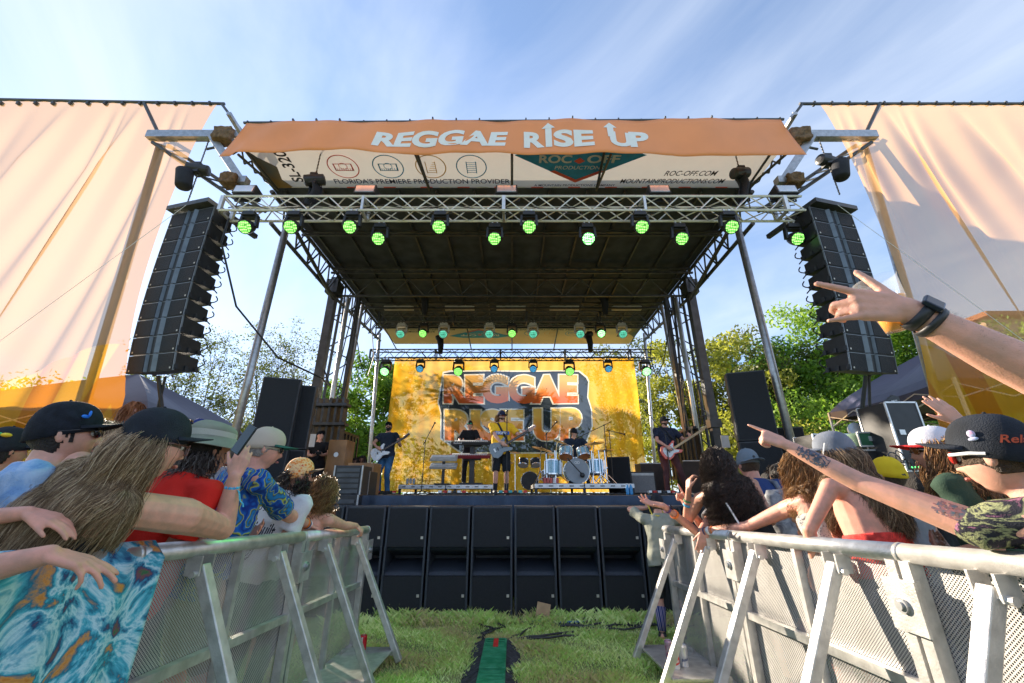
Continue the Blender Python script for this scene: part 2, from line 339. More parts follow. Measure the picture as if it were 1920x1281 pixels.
def panel(y0, y1, sgn):
    # sgn -1: letters' tops point to the audience; the panel lies flat under the sky
    t = MB().grid(lambda u, v: V((-RX+2*RX*u, y0+(y1-y0)*v, RZ+.06)), 2, 2); pn = t.build('roof_panel', pw if sgn < 0 else M('rear roof panel', (.78, .58, .38), .6, 0, .06, 1.5), st)  # rear panel: orange light bounced from the backdrop is painted into its colour
    z = RZ+.045; ay = V((0, sgn, 0)); ax = V((-sgn, 0, 0)); yb = RF if sgn < 0 else RB     # baseline side
    X = lambda x: x*(-sgn); Pt = lambda x, h, dz=0: V((X(x), yb+sgn*h, z-dz))
    def tx(s, x, h, w, hh, mt, bold=.0, sh=0): text(MB(), s, Pt(x, h), ax, ay, w, hh, bold, sh).build('lettering', mt, pn)
    tx("FLORIDA'S PREMIERE PRODUCTION PROVIDER", -4.35, .16, 4.3, .16, ink, .01)
    tx("ROC-OFF.COM", 4.0-.35, .42, 1.25, .16, blackp, .01, .2); tx("MOUNTAINPRODUCTIONS.COM", 2.65, .17, 2.55, .15, blackp, .01, .2)
    tx("A MOUNTAIN PRODUCTIONS COMPANY", .55, .07, 2.0, .07, ink, .01)
    text(MB(), "SL-320", Pt(-5.08, .22), ay, -ax, .95, .28, .02).build('lettering', blackp, pn)
    # shield of the stage owner
    MB().add([Pt(.05, 1.05), Pt(1.55, .2), Pt(3.05, 1.05), Pt(2.4, 1.3), Pt(.7, 1.3)], [(0, 1, 2, 3, 4)]).build('emblem', teal, pn)
    MB().add([Pt(.9, .56, .004), Pt(1.55, .2, .004), Pt(2.2, .56, .004), Pt(2.1, .6, .004), Pt(1.55, .3, .004), Pt(1.0, .6, .004)], [(0, 1, 4, 5), (1, 2, 3, 4)]).build('emblem_edge', redp, pn)
    text(MB(), "PRODUCTIONS", Pt(1.0, .63, .006), ax, ay, 1.15, .11, .005, .15).build('lettering', whp, pn)
    text(MB(), "ROC", Pt(.62, .82, .006), ax, ay, .75, .24, .03, 0).build('lettering', whp, pn)
    text(MB(), "OFF", Pt(1.72, .82, .006), ax, ay, .75, .24, .03, 0).build('lettering', whp, pn)
    MB().add([Pt(1.42, .88, .006), Pt(1.55, .8, .006), Pt(1.68, .88, .006), Pt(1.55, .98, .006)], [(0, 1, 2, 3)]).build('emblem_gem', redp, pn)
    for x, mt in ((-3.95, redp), (-2.9, teal), (-1.9, ochre), (-.95, teal)):
        q = MB(); ring(q, Pt(x, .7), ax, ay, .36, .025)
        if x == -3.95 or x == -2.9:
            for k in range(2): q.add([Pt(x-.22, .58+.2*k), Pt(x+.22, .58+.2*k), Pt(x+.22, .6+.2*k), Pt(x-.22, .6+.2*k)], [(0, 1, 2, 3)])
            for k in range(9): q.add([Pt(x-.22+.05*k, .58), Pt(x-.205+.05*k, .58), Pt(x-.205+.05*k, .66), Pt(x-.22+.05*k, .66)], [(0, 1, 2, 3)])
            for s_ in (-.22, .19): q.add([Pt(x+s_, .58), Pt(x+s_+.03, .58), Pt(x+s_+.03, .8), Pt(x+s_, .8)], [(0, 1, 2, 3)])
            ring(q, Pt(x, .72), ax, ay, .1, .015, 20)
        else:
            for k in range(6): q.add([Pt(x-.1+.03*k*(x < -1.5), .52+.06*k), Pt(x+.1+.0*k, .52+.06*k), Pt(x+.1, .535+.06*k), Pt(x-.1+.03*k*(x < -1.5), .535+.06*k)], [(0, 1, 2, 3)])
            for s_ in (-.12, .1): q.add([Pt(x+s_, .5), Pt(x+s_+.02, .5), Pt(x+s_+.02, .86), Pt(x+s_, .86)], [(0, 1, 2, 3)])
        q.build('emblem', mt, pn)
    MB().add([Pt(-5.98, 1.28), Pt(-5.98, .0), Pt(-5.45, .02), Pt(-5.6, .3), Pt(-5.5, .7), Pt(-5.8, 1.0)], [(0, 1, 2, 3, 4, 5)]).build('side_stripe', M('blue print', (.03, .12, .22), .6, col2=(.35, .22, .06), scale=.8), pn)
    q = MB(); q2 = MB()
    for i in range(24):
        (q if i % 2 else q2).add([Pt(-5.5+i*.46, .015, .002), Pt(-5.5+i*.46+.3, .015, .002), Pt(-5.5+i*.46+.3, .05, .002), Pt(-5.5+i*.46, .05, .002)], [(0, 1, 2, 3)])
    q.build('reflective_stripe', redp, pn); q2.build('reflective_stripe', whp, pn)
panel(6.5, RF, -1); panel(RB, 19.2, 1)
b_ = MB()
for x in (-5.95, -2.1, .0, 2.15, 5.95):              # struts that hold the panels
    for d_ in (0, .35) if x else (0,): b_.tube([(x*.98, RF, RZ-.02), (x*.98-.2*d_, 6.55, RZ-.35+d_)], .03, 6)
    b_.tube([(x*.98, RB, RZ-.02), (x*.98, 19.1, RZ-.3)], .03, 6)
b_.bar((-6, 6.52, RZ-.02), (6, 6.52, RZ-.02), .08)
for x in (-5.95, 5.95):
    for i in range(4): b_.tube([(x, 6.55+.36*i, RZ-.34+.09*i), (x, 6.72+.36*i, RZ)], .02, 5); b_.tube([(x, 6.72+.36*i, RZ), (x, 6.91+.36*i, RZ-.25+.09*i)], .02, 5)
b_.build('panel_strut', DARKM, st)

# header banner
orange = M('orange banner vinyl', (.90, .31, .105), .42, 0, .06, .9, .12, 3)
BY = 6.4
def bn(u, v):                                  # u across, v up
    x = -5.75+11.6*u; top = 9.03+.1*u; bot = 8.1-.02*u
    if u < .3: bot += .09*math.sin(u/.3*math.pi)
    if u < .02: bot -= .1
    if u > .78: bot -= .07*math.sin((u-.78)/.22*math.pi)-.018*math.sin(u*60)
    z = bot+(top-bot)*v; flare = -.28*(1-v)*max(0, 1-u*9)+.25*(1-v)*max(0, 1-(1-u)*9)
    y = BY-.0+.03*math.sin(x*2.3+v*2)+.015*math.sin(x*6.1-v*3)-.05*(1-v)
    return V((x+flare, y, z))
hb = thing('header_banner', 'long orange banner with white event lettering along the roof front', 'banner', (0, BY, 8.1))
MB().grid(bn, 180, 10).build('banner_sheet', orange, hb, smooth=True, solid=.004)
bpw = M('white lettering', (.85, .84, .8), .5, 0, .02)
px2u = lambda px: (px-447)/(1487-447)
def bword(s, xa, xb, v0, v1, bold, sh):
    vs, fs = text_pts(s, bold, sh); X = [p[0] for p in vs]; Y = [p[1] for p in vs]; x0, x1, y0, y1 = min(X), max(X), min(Y), max(Y)
    q = MB(); ua, ub = px2u(xa), px2u(xb)
    q.add([bn(ua+(ub-ua)*(x-x0)/(x1-x0), v0+(v1-v0)*(y-y0)/(y1-y0))-V((0, .009, 0)) for x, y in vs], fs); q.build('lettering', bpw, hb)
bword('REGGAE', 698, 955, .2, .66, .045, .12); bword('R', 985, 1024, .2, .66, .045, 0); bword('SE', 1041, 1117, .19, .66, .045, 0); bword('P', 1185, 1222, .19, .66, .045, 0)
bword('U', 1147, 1190, .19, .62, .045, 0)
def arrow(xc, v0, sh=0):
    q = MB(); u = px2u(xc); A = lambda du, v: bn(u+du/1040+sh*(v-.5)/1040, v)-V((0, .01, 0))
    q.add([A(-6, v0), A(6, v0), A(6, .74), A(-6, .74)], [(0, 1, 2, 3)]); q.add([A(-13, .74), A(13, .74), A(0, .9)], [(0, 1, 2)]); q.build('arrow', bpw, hb)
arrow(1032, .2); arrow(1150, .45)
tb = MB().tube([bn(0, 1)+V((-.1, .04, .05)), bn(1, 1)+V((.1, .04, .05))], .03, 8)
for i in range(24): p = bn(i/23, 1); tb.box(p+V((0, .03, .045)), (.03, .07, .05))
tb.build('banner_pipe', DARKM, hb)

# ================= wings that carry the loudspeakers, and the scrims
for sx, sd_ in ((-1, 'left'), (1, 'right')):
    w = thing('speaker_wing', 'steel outrigger beam reaching %s from the roof corner above the loudspeaker column' % sd_, 'outrigger', (sx*6.2, 7, 9))
    q = MB(); q.box((sx*7.3, 7.0, 9.3), (2.3, .16, .2)).bar((sx*6.0, 7.3, 9.3), (sx*6.0, 7.3, RZ+.2), .1).bar((sx*6.0, 6.2, 9.05), (sx*6.2, 7.9, 9.05), .08)
    q.bar((sx*6.95, 6.95, 9.25), (sx*6.15, 7.2, 8.15), .16).bar((sx*6.0, 7.2, 8.15), (sx*6.6, 7.2, 8.15), .17)
    q.build('beam', STEEL, w)
    q = MB()
    for z_, y_ in ((0, 0), (.28, .35)):
        q.tube([(sx*8.3, 7.0+y_, 9.1+z_), (sx*5.9, 7.5+y_, 7.55+z_)], .045, 8)
    for i in range(8):
        t_ = i/8; A = V((sx*(8.3-2.4*t_), 7+.5*t_, 9.1-1.55*t_)); t2 = t_+.06; B = V((sx*(8.3-2.4*t2), 7.35+.5*t2, 9.38-1.55*t2)); q.tube([A, B], .02, 6)
    q.tube([(sx*6.2, 7.0, 9.3), (sx*7.0, 7.0, 10.3)], .035, 6).tube([(sx*6.3, 7.0, 9.1), (sx*7.1, 7.1, 9.0)], .03, 6).tube([(sx*8.2, 7, 9.3), (sx*8.9, 7, 10.35)], .04, 8)
    q.build('lattice_brace', DARKM, w)
    q = MB().tube([(sx*6.95, 7, 10.33), (sx*16.5, 7, 10.33+(.25 if sx < 0 else 0))], .035, 8)
    for i in range(22): q.box((sx*(7.3+i*.42), 7, 10.33), (.05, .09, .09))
    q.build('scrim_pipe', DARKM, w)
    for c_, d_ in (((sx*6.62, 6.97, 9.22), (.42, .32, .36)), ((sx*6.35, 7.18, 8.13), (.36, .3, .28))): MB().box(c_, d_).build('burlap_wrap', M('burlap', (.16, .10, .055), .95, 0, .35, 14, .8, 30), w, rm=.03, disp=(.09, .12))
    q = MB().tube([(sx*8.3, 7.2, 9.2), (sx*9.2, 8.8, .2)], .09, 12); q.build('support_mast', STEEL, w, smooth=True)

def scrim_mat(sx):
    m = bpy.data.materials.new('scrim fabric '+('left' if sx < 0 else 'right')); m.use_nodes = True; t = m.node_tree; t.nodes.clear(); n = t.nodes.new; l = t.links.new
    o = n('ShaderNodeOutputMaterial'); tcx = n('ShaderNodeTexCoord'); s = n('ShaderNodeSeparateXYZ'); l(tcx.outputs['Object'], s.inputs[0])
    def mt(op, a, b=None, c=None, cl=False):
        k = n('ShaderNodeMath'); k.operation = op; k.use_clamp = cl
        for i, x in enumerate((a, b, c)):
            if x is None: continue
            if isinstance(x, (int, float)): k.inputs[i].default_value = x
            else: l(x, k.inputs[i])
        return k.outputs[0]
    # object origin = lower inner corner; x outwards, z up. Gold sunburst below a curved edge
    xx = mt('ABSOLUTE', s.outputs[0]); z = s.outputs[2]
    edge = mt('ADD', 3.05, mt('MULTIPLY', mt('SINE', mt('MULTIPLY', mt('ADD', xx, .9), 1.35)), .42))
    mask = mt('MULTIPLY', mt('SUBTRACT', edge, z), 30., cl=True)
    ang = mt('ARCTAN2', mt('SUBTRACT', z, -1.0), mt('SUBTRACT', xx, 1.5))
    rays = mt('MULTIPLY', mt('ADD', mt('SINE', mt('MULTIPLY', ang, 22.)), .15), 6., cl=True)
    c1 = n('ShaderNodeMix'); c1.data_type = 'RGBA'; l(rays, c1.inputs[0]); c1.inputs[6].default_value = (.80, .29, .015, 1); c1.inputs[7].default_value = (.92, .46, .03, 1)
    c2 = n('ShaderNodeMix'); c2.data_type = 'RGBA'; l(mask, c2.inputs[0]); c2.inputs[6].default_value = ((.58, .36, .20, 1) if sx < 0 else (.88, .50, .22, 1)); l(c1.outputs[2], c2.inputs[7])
    d = n('ShaderNodeBsdfDiffuse'); tl = n('ShaderNodeBsdfTranslucent'); l(c2.outputs[2], d.inputs[0]); l(c2.outputs[2], tl.inputs[0])
    a = n('ShaderNodeMixShader'); a.inputs[0].default_value = .55; l(d.outputs[0], a.inputs[1]); l(tl.outputs[0], a.inputs[2])
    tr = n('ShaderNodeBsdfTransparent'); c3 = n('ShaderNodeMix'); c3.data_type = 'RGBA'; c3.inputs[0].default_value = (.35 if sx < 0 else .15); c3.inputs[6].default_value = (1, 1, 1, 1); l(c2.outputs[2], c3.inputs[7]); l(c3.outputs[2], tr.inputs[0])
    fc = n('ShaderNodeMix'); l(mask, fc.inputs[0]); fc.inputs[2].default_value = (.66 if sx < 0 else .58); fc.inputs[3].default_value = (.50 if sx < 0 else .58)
    b = n('ShaderNodeMixShader'); l(fc.outputs[0], b.inputs[0]); l(tr.outputs[0], b.inputs[1]); l(a.outputs[0], b.inputs[2]); l(b.outputs[0], o.inputs[0]); return m
def fold(d, w): return math.exp(-(d/w)**2)
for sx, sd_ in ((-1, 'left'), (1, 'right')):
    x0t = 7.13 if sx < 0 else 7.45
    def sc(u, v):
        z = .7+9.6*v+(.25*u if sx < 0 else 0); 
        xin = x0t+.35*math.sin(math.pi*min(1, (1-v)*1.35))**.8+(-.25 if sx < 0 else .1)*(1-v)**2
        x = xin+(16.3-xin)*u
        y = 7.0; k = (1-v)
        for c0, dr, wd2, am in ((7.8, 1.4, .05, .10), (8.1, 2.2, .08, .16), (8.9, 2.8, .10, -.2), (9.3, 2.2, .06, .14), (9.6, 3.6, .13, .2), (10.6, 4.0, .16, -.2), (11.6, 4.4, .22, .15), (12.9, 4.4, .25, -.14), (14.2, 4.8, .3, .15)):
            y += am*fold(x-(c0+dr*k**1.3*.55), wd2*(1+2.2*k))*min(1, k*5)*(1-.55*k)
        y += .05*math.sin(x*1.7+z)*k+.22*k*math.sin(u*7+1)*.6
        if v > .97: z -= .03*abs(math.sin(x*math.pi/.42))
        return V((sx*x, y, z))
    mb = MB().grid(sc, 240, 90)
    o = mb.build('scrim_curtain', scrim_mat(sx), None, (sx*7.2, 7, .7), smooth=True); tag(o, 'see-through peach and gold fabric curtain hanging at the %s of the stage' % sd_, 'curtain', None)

# ================= trusses and lamps
def truss(mb, x0, x1, y, z, s=.36, r=.028, step=.36, n=6):
    for dy in (-s/2, s/2):
        for dz in (-s/2, s/2): mb.tube([(x0, y+dy, z+dz), (x1, y+dy, z+dz)], r, n)
    k = int((x1-x0)/step); st_ = (x1-x0)/k
    for i in range(k):
        a = x0+i*st_; b = a+st_; up = i % 2
        za, zb = (-s/2, s/2) if up else (s/2, -s/2)
        for dy in (-s/2, s/2): mb.tube([(a, y+dy, z+za), (b, y+dy, z+zb)], r*.5, 5)
        for dz in (-s/2, s/2): mb.tube([(a, y+za, z+dz), (b, y+zb, z+dz)], r*.5, 5)
    for i in range(0, k+1, 8):
        a = x0+i*st_
        for dy in (-s/2, s/2): mb.bar((a, y+dy, z-s/2), (a, y+dy, z+s/2), .05 if i % 16 else .07)
        for dz in (-s/2, s/2): mb.bar((a, y-s/2, z+dz), (a, y+s/2, z+dz), .05)
FY, FZ = 7.0, 7.22
def mk_truss(label, *a, mt=ALU, **k):
    t = MB(); truss(t, *a, **k); o = t.build('lighting_truss', mt, None, (0, a[2], a[3])); return tag(o, label, 'truss')
mk_truss('long silver box truss across the front of the stage, below the roof banner', -6.1, 6.12, FY, FZ)
mk_truss('upper dark truss deep inside the stage, just in front of the rear roof panel', -5.2, 5.25, 14.5, 8.0, mt=DARKM, s=.42)
mk_truss('lowest dark truss at the back of the stage, right above the backdrop', -6.3, 6.35, 17.0, 7.33, mt=DARKM, s=.4)
# cabling slung along the front truss
q = MB()
for k in range(3):
    q.tube([(-6+i*.3, FY+.1*k-.1, FZ-.05+.07*math.sin(i*1.3+k*2)+.03*k) for i in range(41)], .012, 5)
q.tube([(-6.0, 7.0, FZ-.25), (-6.05, 7.05, 6.4), (-5.8, 7.6, 5.2), (-5.3, 8.6, 4.4), (-4.9, 10, 4.3), (-5.6, 12, 4.6), (-6.0, 12.3, 5.2)], .022, 6)
tag(q.build('cable_bundle', BLK, None, (0, FY, FZ)), 'black cables lying along the front truss and looping down to the left tower', 'cable')
# wash light (front row)
def lamp_lens(name, col, em):
    if name in _m: return _m[name]
    m = M(name, (.05, .2, .05), .3); t, nn, ll = nodes(m); b = nn['Principled BSDF']
    v = nn.new('ShaderNodeTexVoronoi'); v.inputs['Scale'].default_value = 26; tcx = nn.new('ShaderNodeTexCoord'); ll.new(tcx.outputs['Object'], v.inputs['Vector'])
    v.inputs['Randomness'].default_value = .25
    r = nn.new('ShaderNodeValToRGB'); r.color_ramp.elements[0].position = .30; r.color_ramp.elements[1].position = .55
    r.color_ramp.elements[0].color = (*[c*em for c in col], 1); r.color_ramp.elements[1].color = (*[c*em*.10 for c in col], 1)
    ll.new(v.outputs[0], r.inputs[0]); ll.new(r.outputs[0], b.inputs['Emission Color']); b.inputs['Emission Strength'].default_value = 1; return m
GL = lamp_lens('green led lens', (.30, 1.0, .16), 1.15)
def wash(loc, label, lens, s=1., body=BLK, yawf=0., pit=38, group='green wash lights under the front truss'):
    loc = V(loc); t = thing('stage_light', label, 'stage light', loc, group)
    rot = Matrix.Rotation(yawf, 3, 'Z') @ Matrix.Rotation(R(pit), 3, 'X').inverted().inverted()
    d = rot @ V((0, -1, 0)); hc = loc+V((0, 0, -.42*s)); right = rot @ V((1, 0, 0))
    q = MB(); 
    for dx in (-.06, .06): q.box(loc+V((dx*s, 0, .0)), (.03*s, .07*s, .1*s)).tube([loc+V((dx*s, -.03*s, .05*s)), loc+V((dx*s, 0, .09*s)), loc+V((dx*s, .04*s, .05*s))], .014*s, 5)
    q.build('clamp', ALU, t)
    MB().box(loc+V((0, 0, -.1*s)), (.3*s, .24*s, .12*s), top=(.9, .9)).build('base', body, t, bev=.012*s)
    q = MB()
    for k in (-1, 1): q.bar(loc+V((k*.17*s, 0, -.12*s)), hc+right*(k*.185*s), .05*s, .1*s); 
    q.bar(loc+V((-.19*s, 0, -.17*s)), loc+V((.19*s, 0, -.17*s)), .1*s, .035*s); q.build('yoke', body, t)
    MB().lathe([(.07*s, .16*s), (.13*s, .12*s), (.155*s, .02*s), (.165*s, -.08*s), (.165*s, -.13*s), (.145*s, -.135*s)], hc, -d, 20).build('head', body, t, smooth=False)
    MB().lathe([(.001, -.155*s), (.07*s, -.15*s), (.142*s, -.137*s)], hc, -d, 20, caps=False).build('lens', lens, t, smooth=True)
    return t
GLB = lamp_lens('blazing green led lens', (.25, 1.0, .25), 2.6)
FR = ((460, 428, 'leftmost green wash light, past the left end of the front truss'), (548, 418, 'green wash light second from the left under the front truss, beside the left corner pole'), (657, 425, 'green wash light third from the left under the front truss'), (715, 413, 'green wash light fourth from the left under the front truss, under the second flood light'), (824, 422, 'green wash light fifth from the left under the front truss'), (928, 410, 'green wash light just left of the middle of the front truss, mounted higher'), (992, 418, 'green wash light just right of the middle of the front truss, mounted lower'), (1100, 410, 'brightest wash light with a blazing green lens right of the middle of the front truss'), (1202, 420, 'green wash light fourth from the right under the front truss'), (1270, 406, 'green wash light third from the right under the front truss'), (1369, 418, 'green wash light second from the right under the front truss, beside the right corner pole'), (1481, 405, 'rightmost green wash light, by the right end of the front truss'))
for i, (px, py, lb) in enumerate(FR):
    near = py > 415; y = FY-.2 if near else FY+.2
    p = W(px, py, y-.05); wash((p.x, y, FZ-.24), lb, GLB if px == 1100 else GL, .88, yawf=R(-px/960*12+12), group=None)
gl = bpy.data.lights.new('green beam', 'SPOT'); gl.energy = 150; gl.color = (.1, 1, .15); gl.spot_size = R(34); gl.shadow_soft_size = .12
go = bpy.data.objects.new('green_beam', gl); COL.objects.link(go); go.location = W(1100, 425, FY-.35); go.rotation_euler = (V(go.location)-V((-1.6, 2.8, 1.2))).to_track_quat('Z', 'Y').to_euler()
bodyW = M('light grey plastic', (.5, .49, .46), .5)
TL = lamp_lens('teal lens', (.15, .8, .55), .6); BL = lamp_lens('blue lens', (.08, .4, .8), .6)
for i, (px, k) in enumerate(((754, 0), (795, 1), (833, 0), (918, 0), (960, 1), (999, 0), (1086, 0), (1125, 2), (1165, 0))):
    p = W(px, 603, 14.3); lb = ['white-bodied moving light with a teal lens', 'black moving light with a green lens', 'black moving light shining bright green'][k]
    wash((p.x, 14.35, 7.76), lb+', %s from the left, upper inner truss' % ['first', 'second', 'third', 'fourth', 'fifth', 'sixth', 'seventh', 'eighth', 'ninth'][i], (TL, GL, GLB)[k], 1.0 if k else 1.05, bodyW if k == 0 else BLK)
for i, (px, k) in enumerate(((726, 2), (790, 0), (861, 1), (927, 0), (999, 0), (1066, 1), (1138, 0), (1207, 2))):
    p = W(px, 668, 16.85); lb = ['small black lamp with a blue lens', 'black lamp with a dim green lens', 'black lamp shining bright green'][k]
    wash((p.x, 16.85, 7.1), lb+', %s from the left, truss above backdrop' % ['first', 'second', 'third', 'fourth', 'fifth', 'sixth', 'seventh', 'eighth'][i], (BL, GL, GLB)[k], 1.25 if k else 1.0)
# flood lights standing on the front truss
refl = M('flood glass', (.75, .76, .78), .15, .6, .1, 3)
for i, (px, lb) in enumerate(((468, 'flood light at the left end, on top of the front truss'), (690, 'flood light on the front truss below the word premiere'), (950, 'flood light on top of the front truss at its middle'), (1231, 'flood light on the front truss under the web address'), (1465, 'flood light at the right end, on top of the front truss'))):
    p = W(px, 350, 6.95); t = thing('flood_light', lb, 'flood light', (p.x, 6.95, FZ+.2))
    c = V((p.x, 6.95, FZ+.36)); rt = Matrix.Rotation(R(-12), 3, 'X')
    MB().box(c, (.46, .26, .26), rt).bar(c+V((-.27, .05, -.17)), c+V((-.27, .05, .05)), .03).bar(c+V((.27, .05, -.17)), c+V((.27, .05, .05)), .03).bar(c+V((-.27, .05, -.16)), c+V((.27, .05, -.16)), .03).build('housing', BLK, t, bev=.012)
    MB().box(c+rt @ V((0, -.132, 0)), (.40, .012, .2), rt).build('glass', refl, t, bev=.01)
for i, px in enumerate((748, 862, 958, 1058, 1175)):
    p = W(px, 578, 14.3); o = MB().box((p.x, 14.3, 8.36), (1.15, .2, .13)).box((p.x, 14.19, 8.36), (1.1, .02, .09)).build('strip_light', bodyW, None, (p.x, 14.3, 8.3)); tag(o, 'long grey strip light on the upper inner truss, %s from the left' % ('first', 'second', 'third', 'fourth', 'fifth')[i], 'strip light')
# chain hoists
def hoist(p, label, tilt=0, bag=True):
    p = V(p); t = thing('chain_hoist', label, 'hoist', p)
    MB().lathe([(.06, -.22), (.12, -.2), (.13, 0), (.12, .2), (.06, .22)], p, (1, .25, tilt), 16).box(p, (.16, .2, .28)).build('motor', BLK, t, bev=.01)
    if bag: MB().lathe([(.13, -.34), (.15, -.3), (.16, 0), (.165, .1), (.15, .1), (.14, 0)], p+V((bag*.16, -.1, -.25)), (bag*.2, 0, 1), 16).build('chain_bag', BLKF, t, smooth=True)
    q = MB()
    for i in range(16): q.ell(p+V((0, 0, .16+i*.045)), (.012 if i % 2 else .022, .022 if i % 2 else .012, .03), nu=6, nv=4)
    for i in range(18): q.ell(p+V((.02, 0, -.16-i*.045)), (.012 if i % 2 else .022, .022 if i % 2 else .012, .03), nu=6, nv=4)
    q.build('chain', CHAIN, t); return t
hoist(W(372, 318, 7.0), 'black chain hoist with a cloth bag above the left loudspeaker column', bag=-1)
hoist(W(1550, 302, 7.0), 'black chain hoist with a cloth bag above the right loudspeaker column', bag=1)
for px, py, lb in ((590, 338, 'left'), (1388, 325, 'right')):
    p = W(px, py, 6.95); t = hoist(p, 'chain hoist with hanging black cloth above the %s part of the front truss' % lb, .3, False)
    MB().grid(lambda u, v: p+V((-.13+.28*u+.05*math.sin(v*5), .1*math.sin(u*9), -.1-.62*v)), 14, 8).build('cloth', BLKF, t, smooth=True, solid=.01)
for px, py, D, lb in ((797, 555, 13.9, 'upper inner truss, left'), (1130, 555, 13.9, 'upper inner truss, right'), (826, 632, 16.8, 'backdrop truss, left'), (1103, 628, 16.8, 'backdrop truss, right')):
    p = W(px, py, D); t = hoist(p, 'black chain hoist holding the %s' % lb, .5, False)
    MB().tube([p+V((0, -.05, -.1)), p+V((.05, -.05, -.45)), p+V((.04, 0, -.8))], [.15, .13, .1], 10).build('cloth', BLKF, t, smooth=True)

# ================= loudspeaker columns
def array(sx, label):
    t = thing('line_array', label, 'loudspeaker column', (sx*7.0, 7.1, 3.6))
    yaw = R(14)*sx
    base = V((sx*6.8, 7.0, 7.17)); ang = 0; rt0 = Matrix.Rotation(yaw, 3, 'Z')
    p = base.copy(); Wd, Hh, Dp = 1.12, .355, .5
    q = MB().box(p+V((0, .25, .1)), (Wd, Dp+.25, .1), rt0); q.box(p+rt0 @ V((-sx*.45, .75, .05)), (.09, .8, .10), rt0); q.tube([p+V((0, .2, .15)), p+V((0, .1, .4))], .03, 6); q.build('top_frame', DARKM, t)
    for i in range(10):
        ang += R(.2+.55*i)*.28; rt = rt0 @ Matrix.Rotation(ang, 3, 'X')          # lower boxes tip down
        c = p+rt @ V((0, Dp/2, -Hh/2)); q = MB()
        # wedge cabinet: narrower at the back
        hx, hz = Wd/2, Hh/2-.008
        P = [(-hx, -Dp/2, -hz), (hx, -Dp/2, -hz), (hx*.86, Dp/2, -hz*.72), (-hx*.86, Dp/2, -hz*.72), (-hx, -Dp/2, hz), (hx, -Dp/2, hz), (hx*.86, Dp/2, hz*.72), (-hx*.86, Dp/2, hz*.72)]
        q.add([c+rt @ V(a) for a in P], [(0, 3, 2, 1), (4, 5, 6, 7), (0, 1, 5, 4), (1, 2, 6, 5), (2, 3, 7, 6), (3, 0, 4, 7)])
        for k in (-1, 1):
            for dy in (-.22, .0, .2): q.box(c+rt @ V((k*(hx+.006-(.0 if dy < 0 else .035)), dy, -hz*.6)), (.035, .06, .09), rt)
        cab = q.build('cabinet', BLK, t)
        for k in (-1, 1): MB().box(c+rt @ V((k*(.16+.19), -Dp/2-.006, 0)), (.37, .012, Hh-.04), rt).build('grille', GRILL, cab)
        q = MB()
        for k in (-1, 1): q.add([c+rt @ V(a) for a in ((k*.16, -Dp/2-.004, -hz), (k*.16, -Dp/2-.004, hz), (k*.02, -Dp/2+.1, hz), (k*.02, -Dp/2+.1, -hz), (k*.09, -Dp/2-.05, -hz), (k*.09, -Dp/2-.05, hz))], [(0, 4, 5, 1), (4, 3, 2, 5)])
        q.build('horn_flare', M('horn grey', (.13, .16, .19), .35, .2), cab)
        q = MB(); 
        for k in (-1, 1): q.box(c+rt @ V((k*.5-(.0), -Dp/2-.016, -hz+.05)), (.026, .006, .032), rt)
        q.build('badge', M('badge', (.55, .52, .45), .4, .3), cab)
        for k in (-1, 1): MB().box(c+rt @ V((k*(hx+.004), -Dp/2+.0, 0)), (.012, .03, Hh-.012), rt).build('rigging_rail', M('grey rail', (.2, .22, .24), .4, .5), cab)
        MB().box(c+rt @ V((0, -Dp/2-.003, hz-.006)), (Wd-.03, .016, .010), rt).build('edge_strip', M('grey rail'), cab)
        q = MB()                                       # curled cable loop behind the cabinet
        q.tube([c+rt @ V((-sx*(hx*.8+.03*math.cos(s_*.8)), Dp/2+.09+.07*math.sin(s_*.8), .13-.035*s_)) for s_ in range(9)], .013, 5)
        q.build('cable', BLK, cab)
        p = p+rt @ V((0, 0, -Hh))
    q = MB().tube([p+V((0, .2, 0)), p+V((-sx*.1, .5, -.8)), p+V((sx*.2, 1.2, -1.9)), p+V((sx*.3, 1.4, -3.3))], .035, 7); q.tube([p+V((.1, .25, 0)), p+V((sx*.05, .5, -.9)), p+V((sx*.3, 1.25, -2.1)), p+V((sx*.4, 1.5, -3.3))], .025, 6); q.build('cable', BLK, t)
    q = MB().tube([base+V((0, -.1, .2)), V((sx*9.9, 6.6, 3.0))], .006, 4); q.build('guy_line', WHITE, t)
    return t
array(-1, 'tall hanging column of ten black loudspeakers on the left'); array(1, 'tall hanging column of ten black loudspeakers on the right')
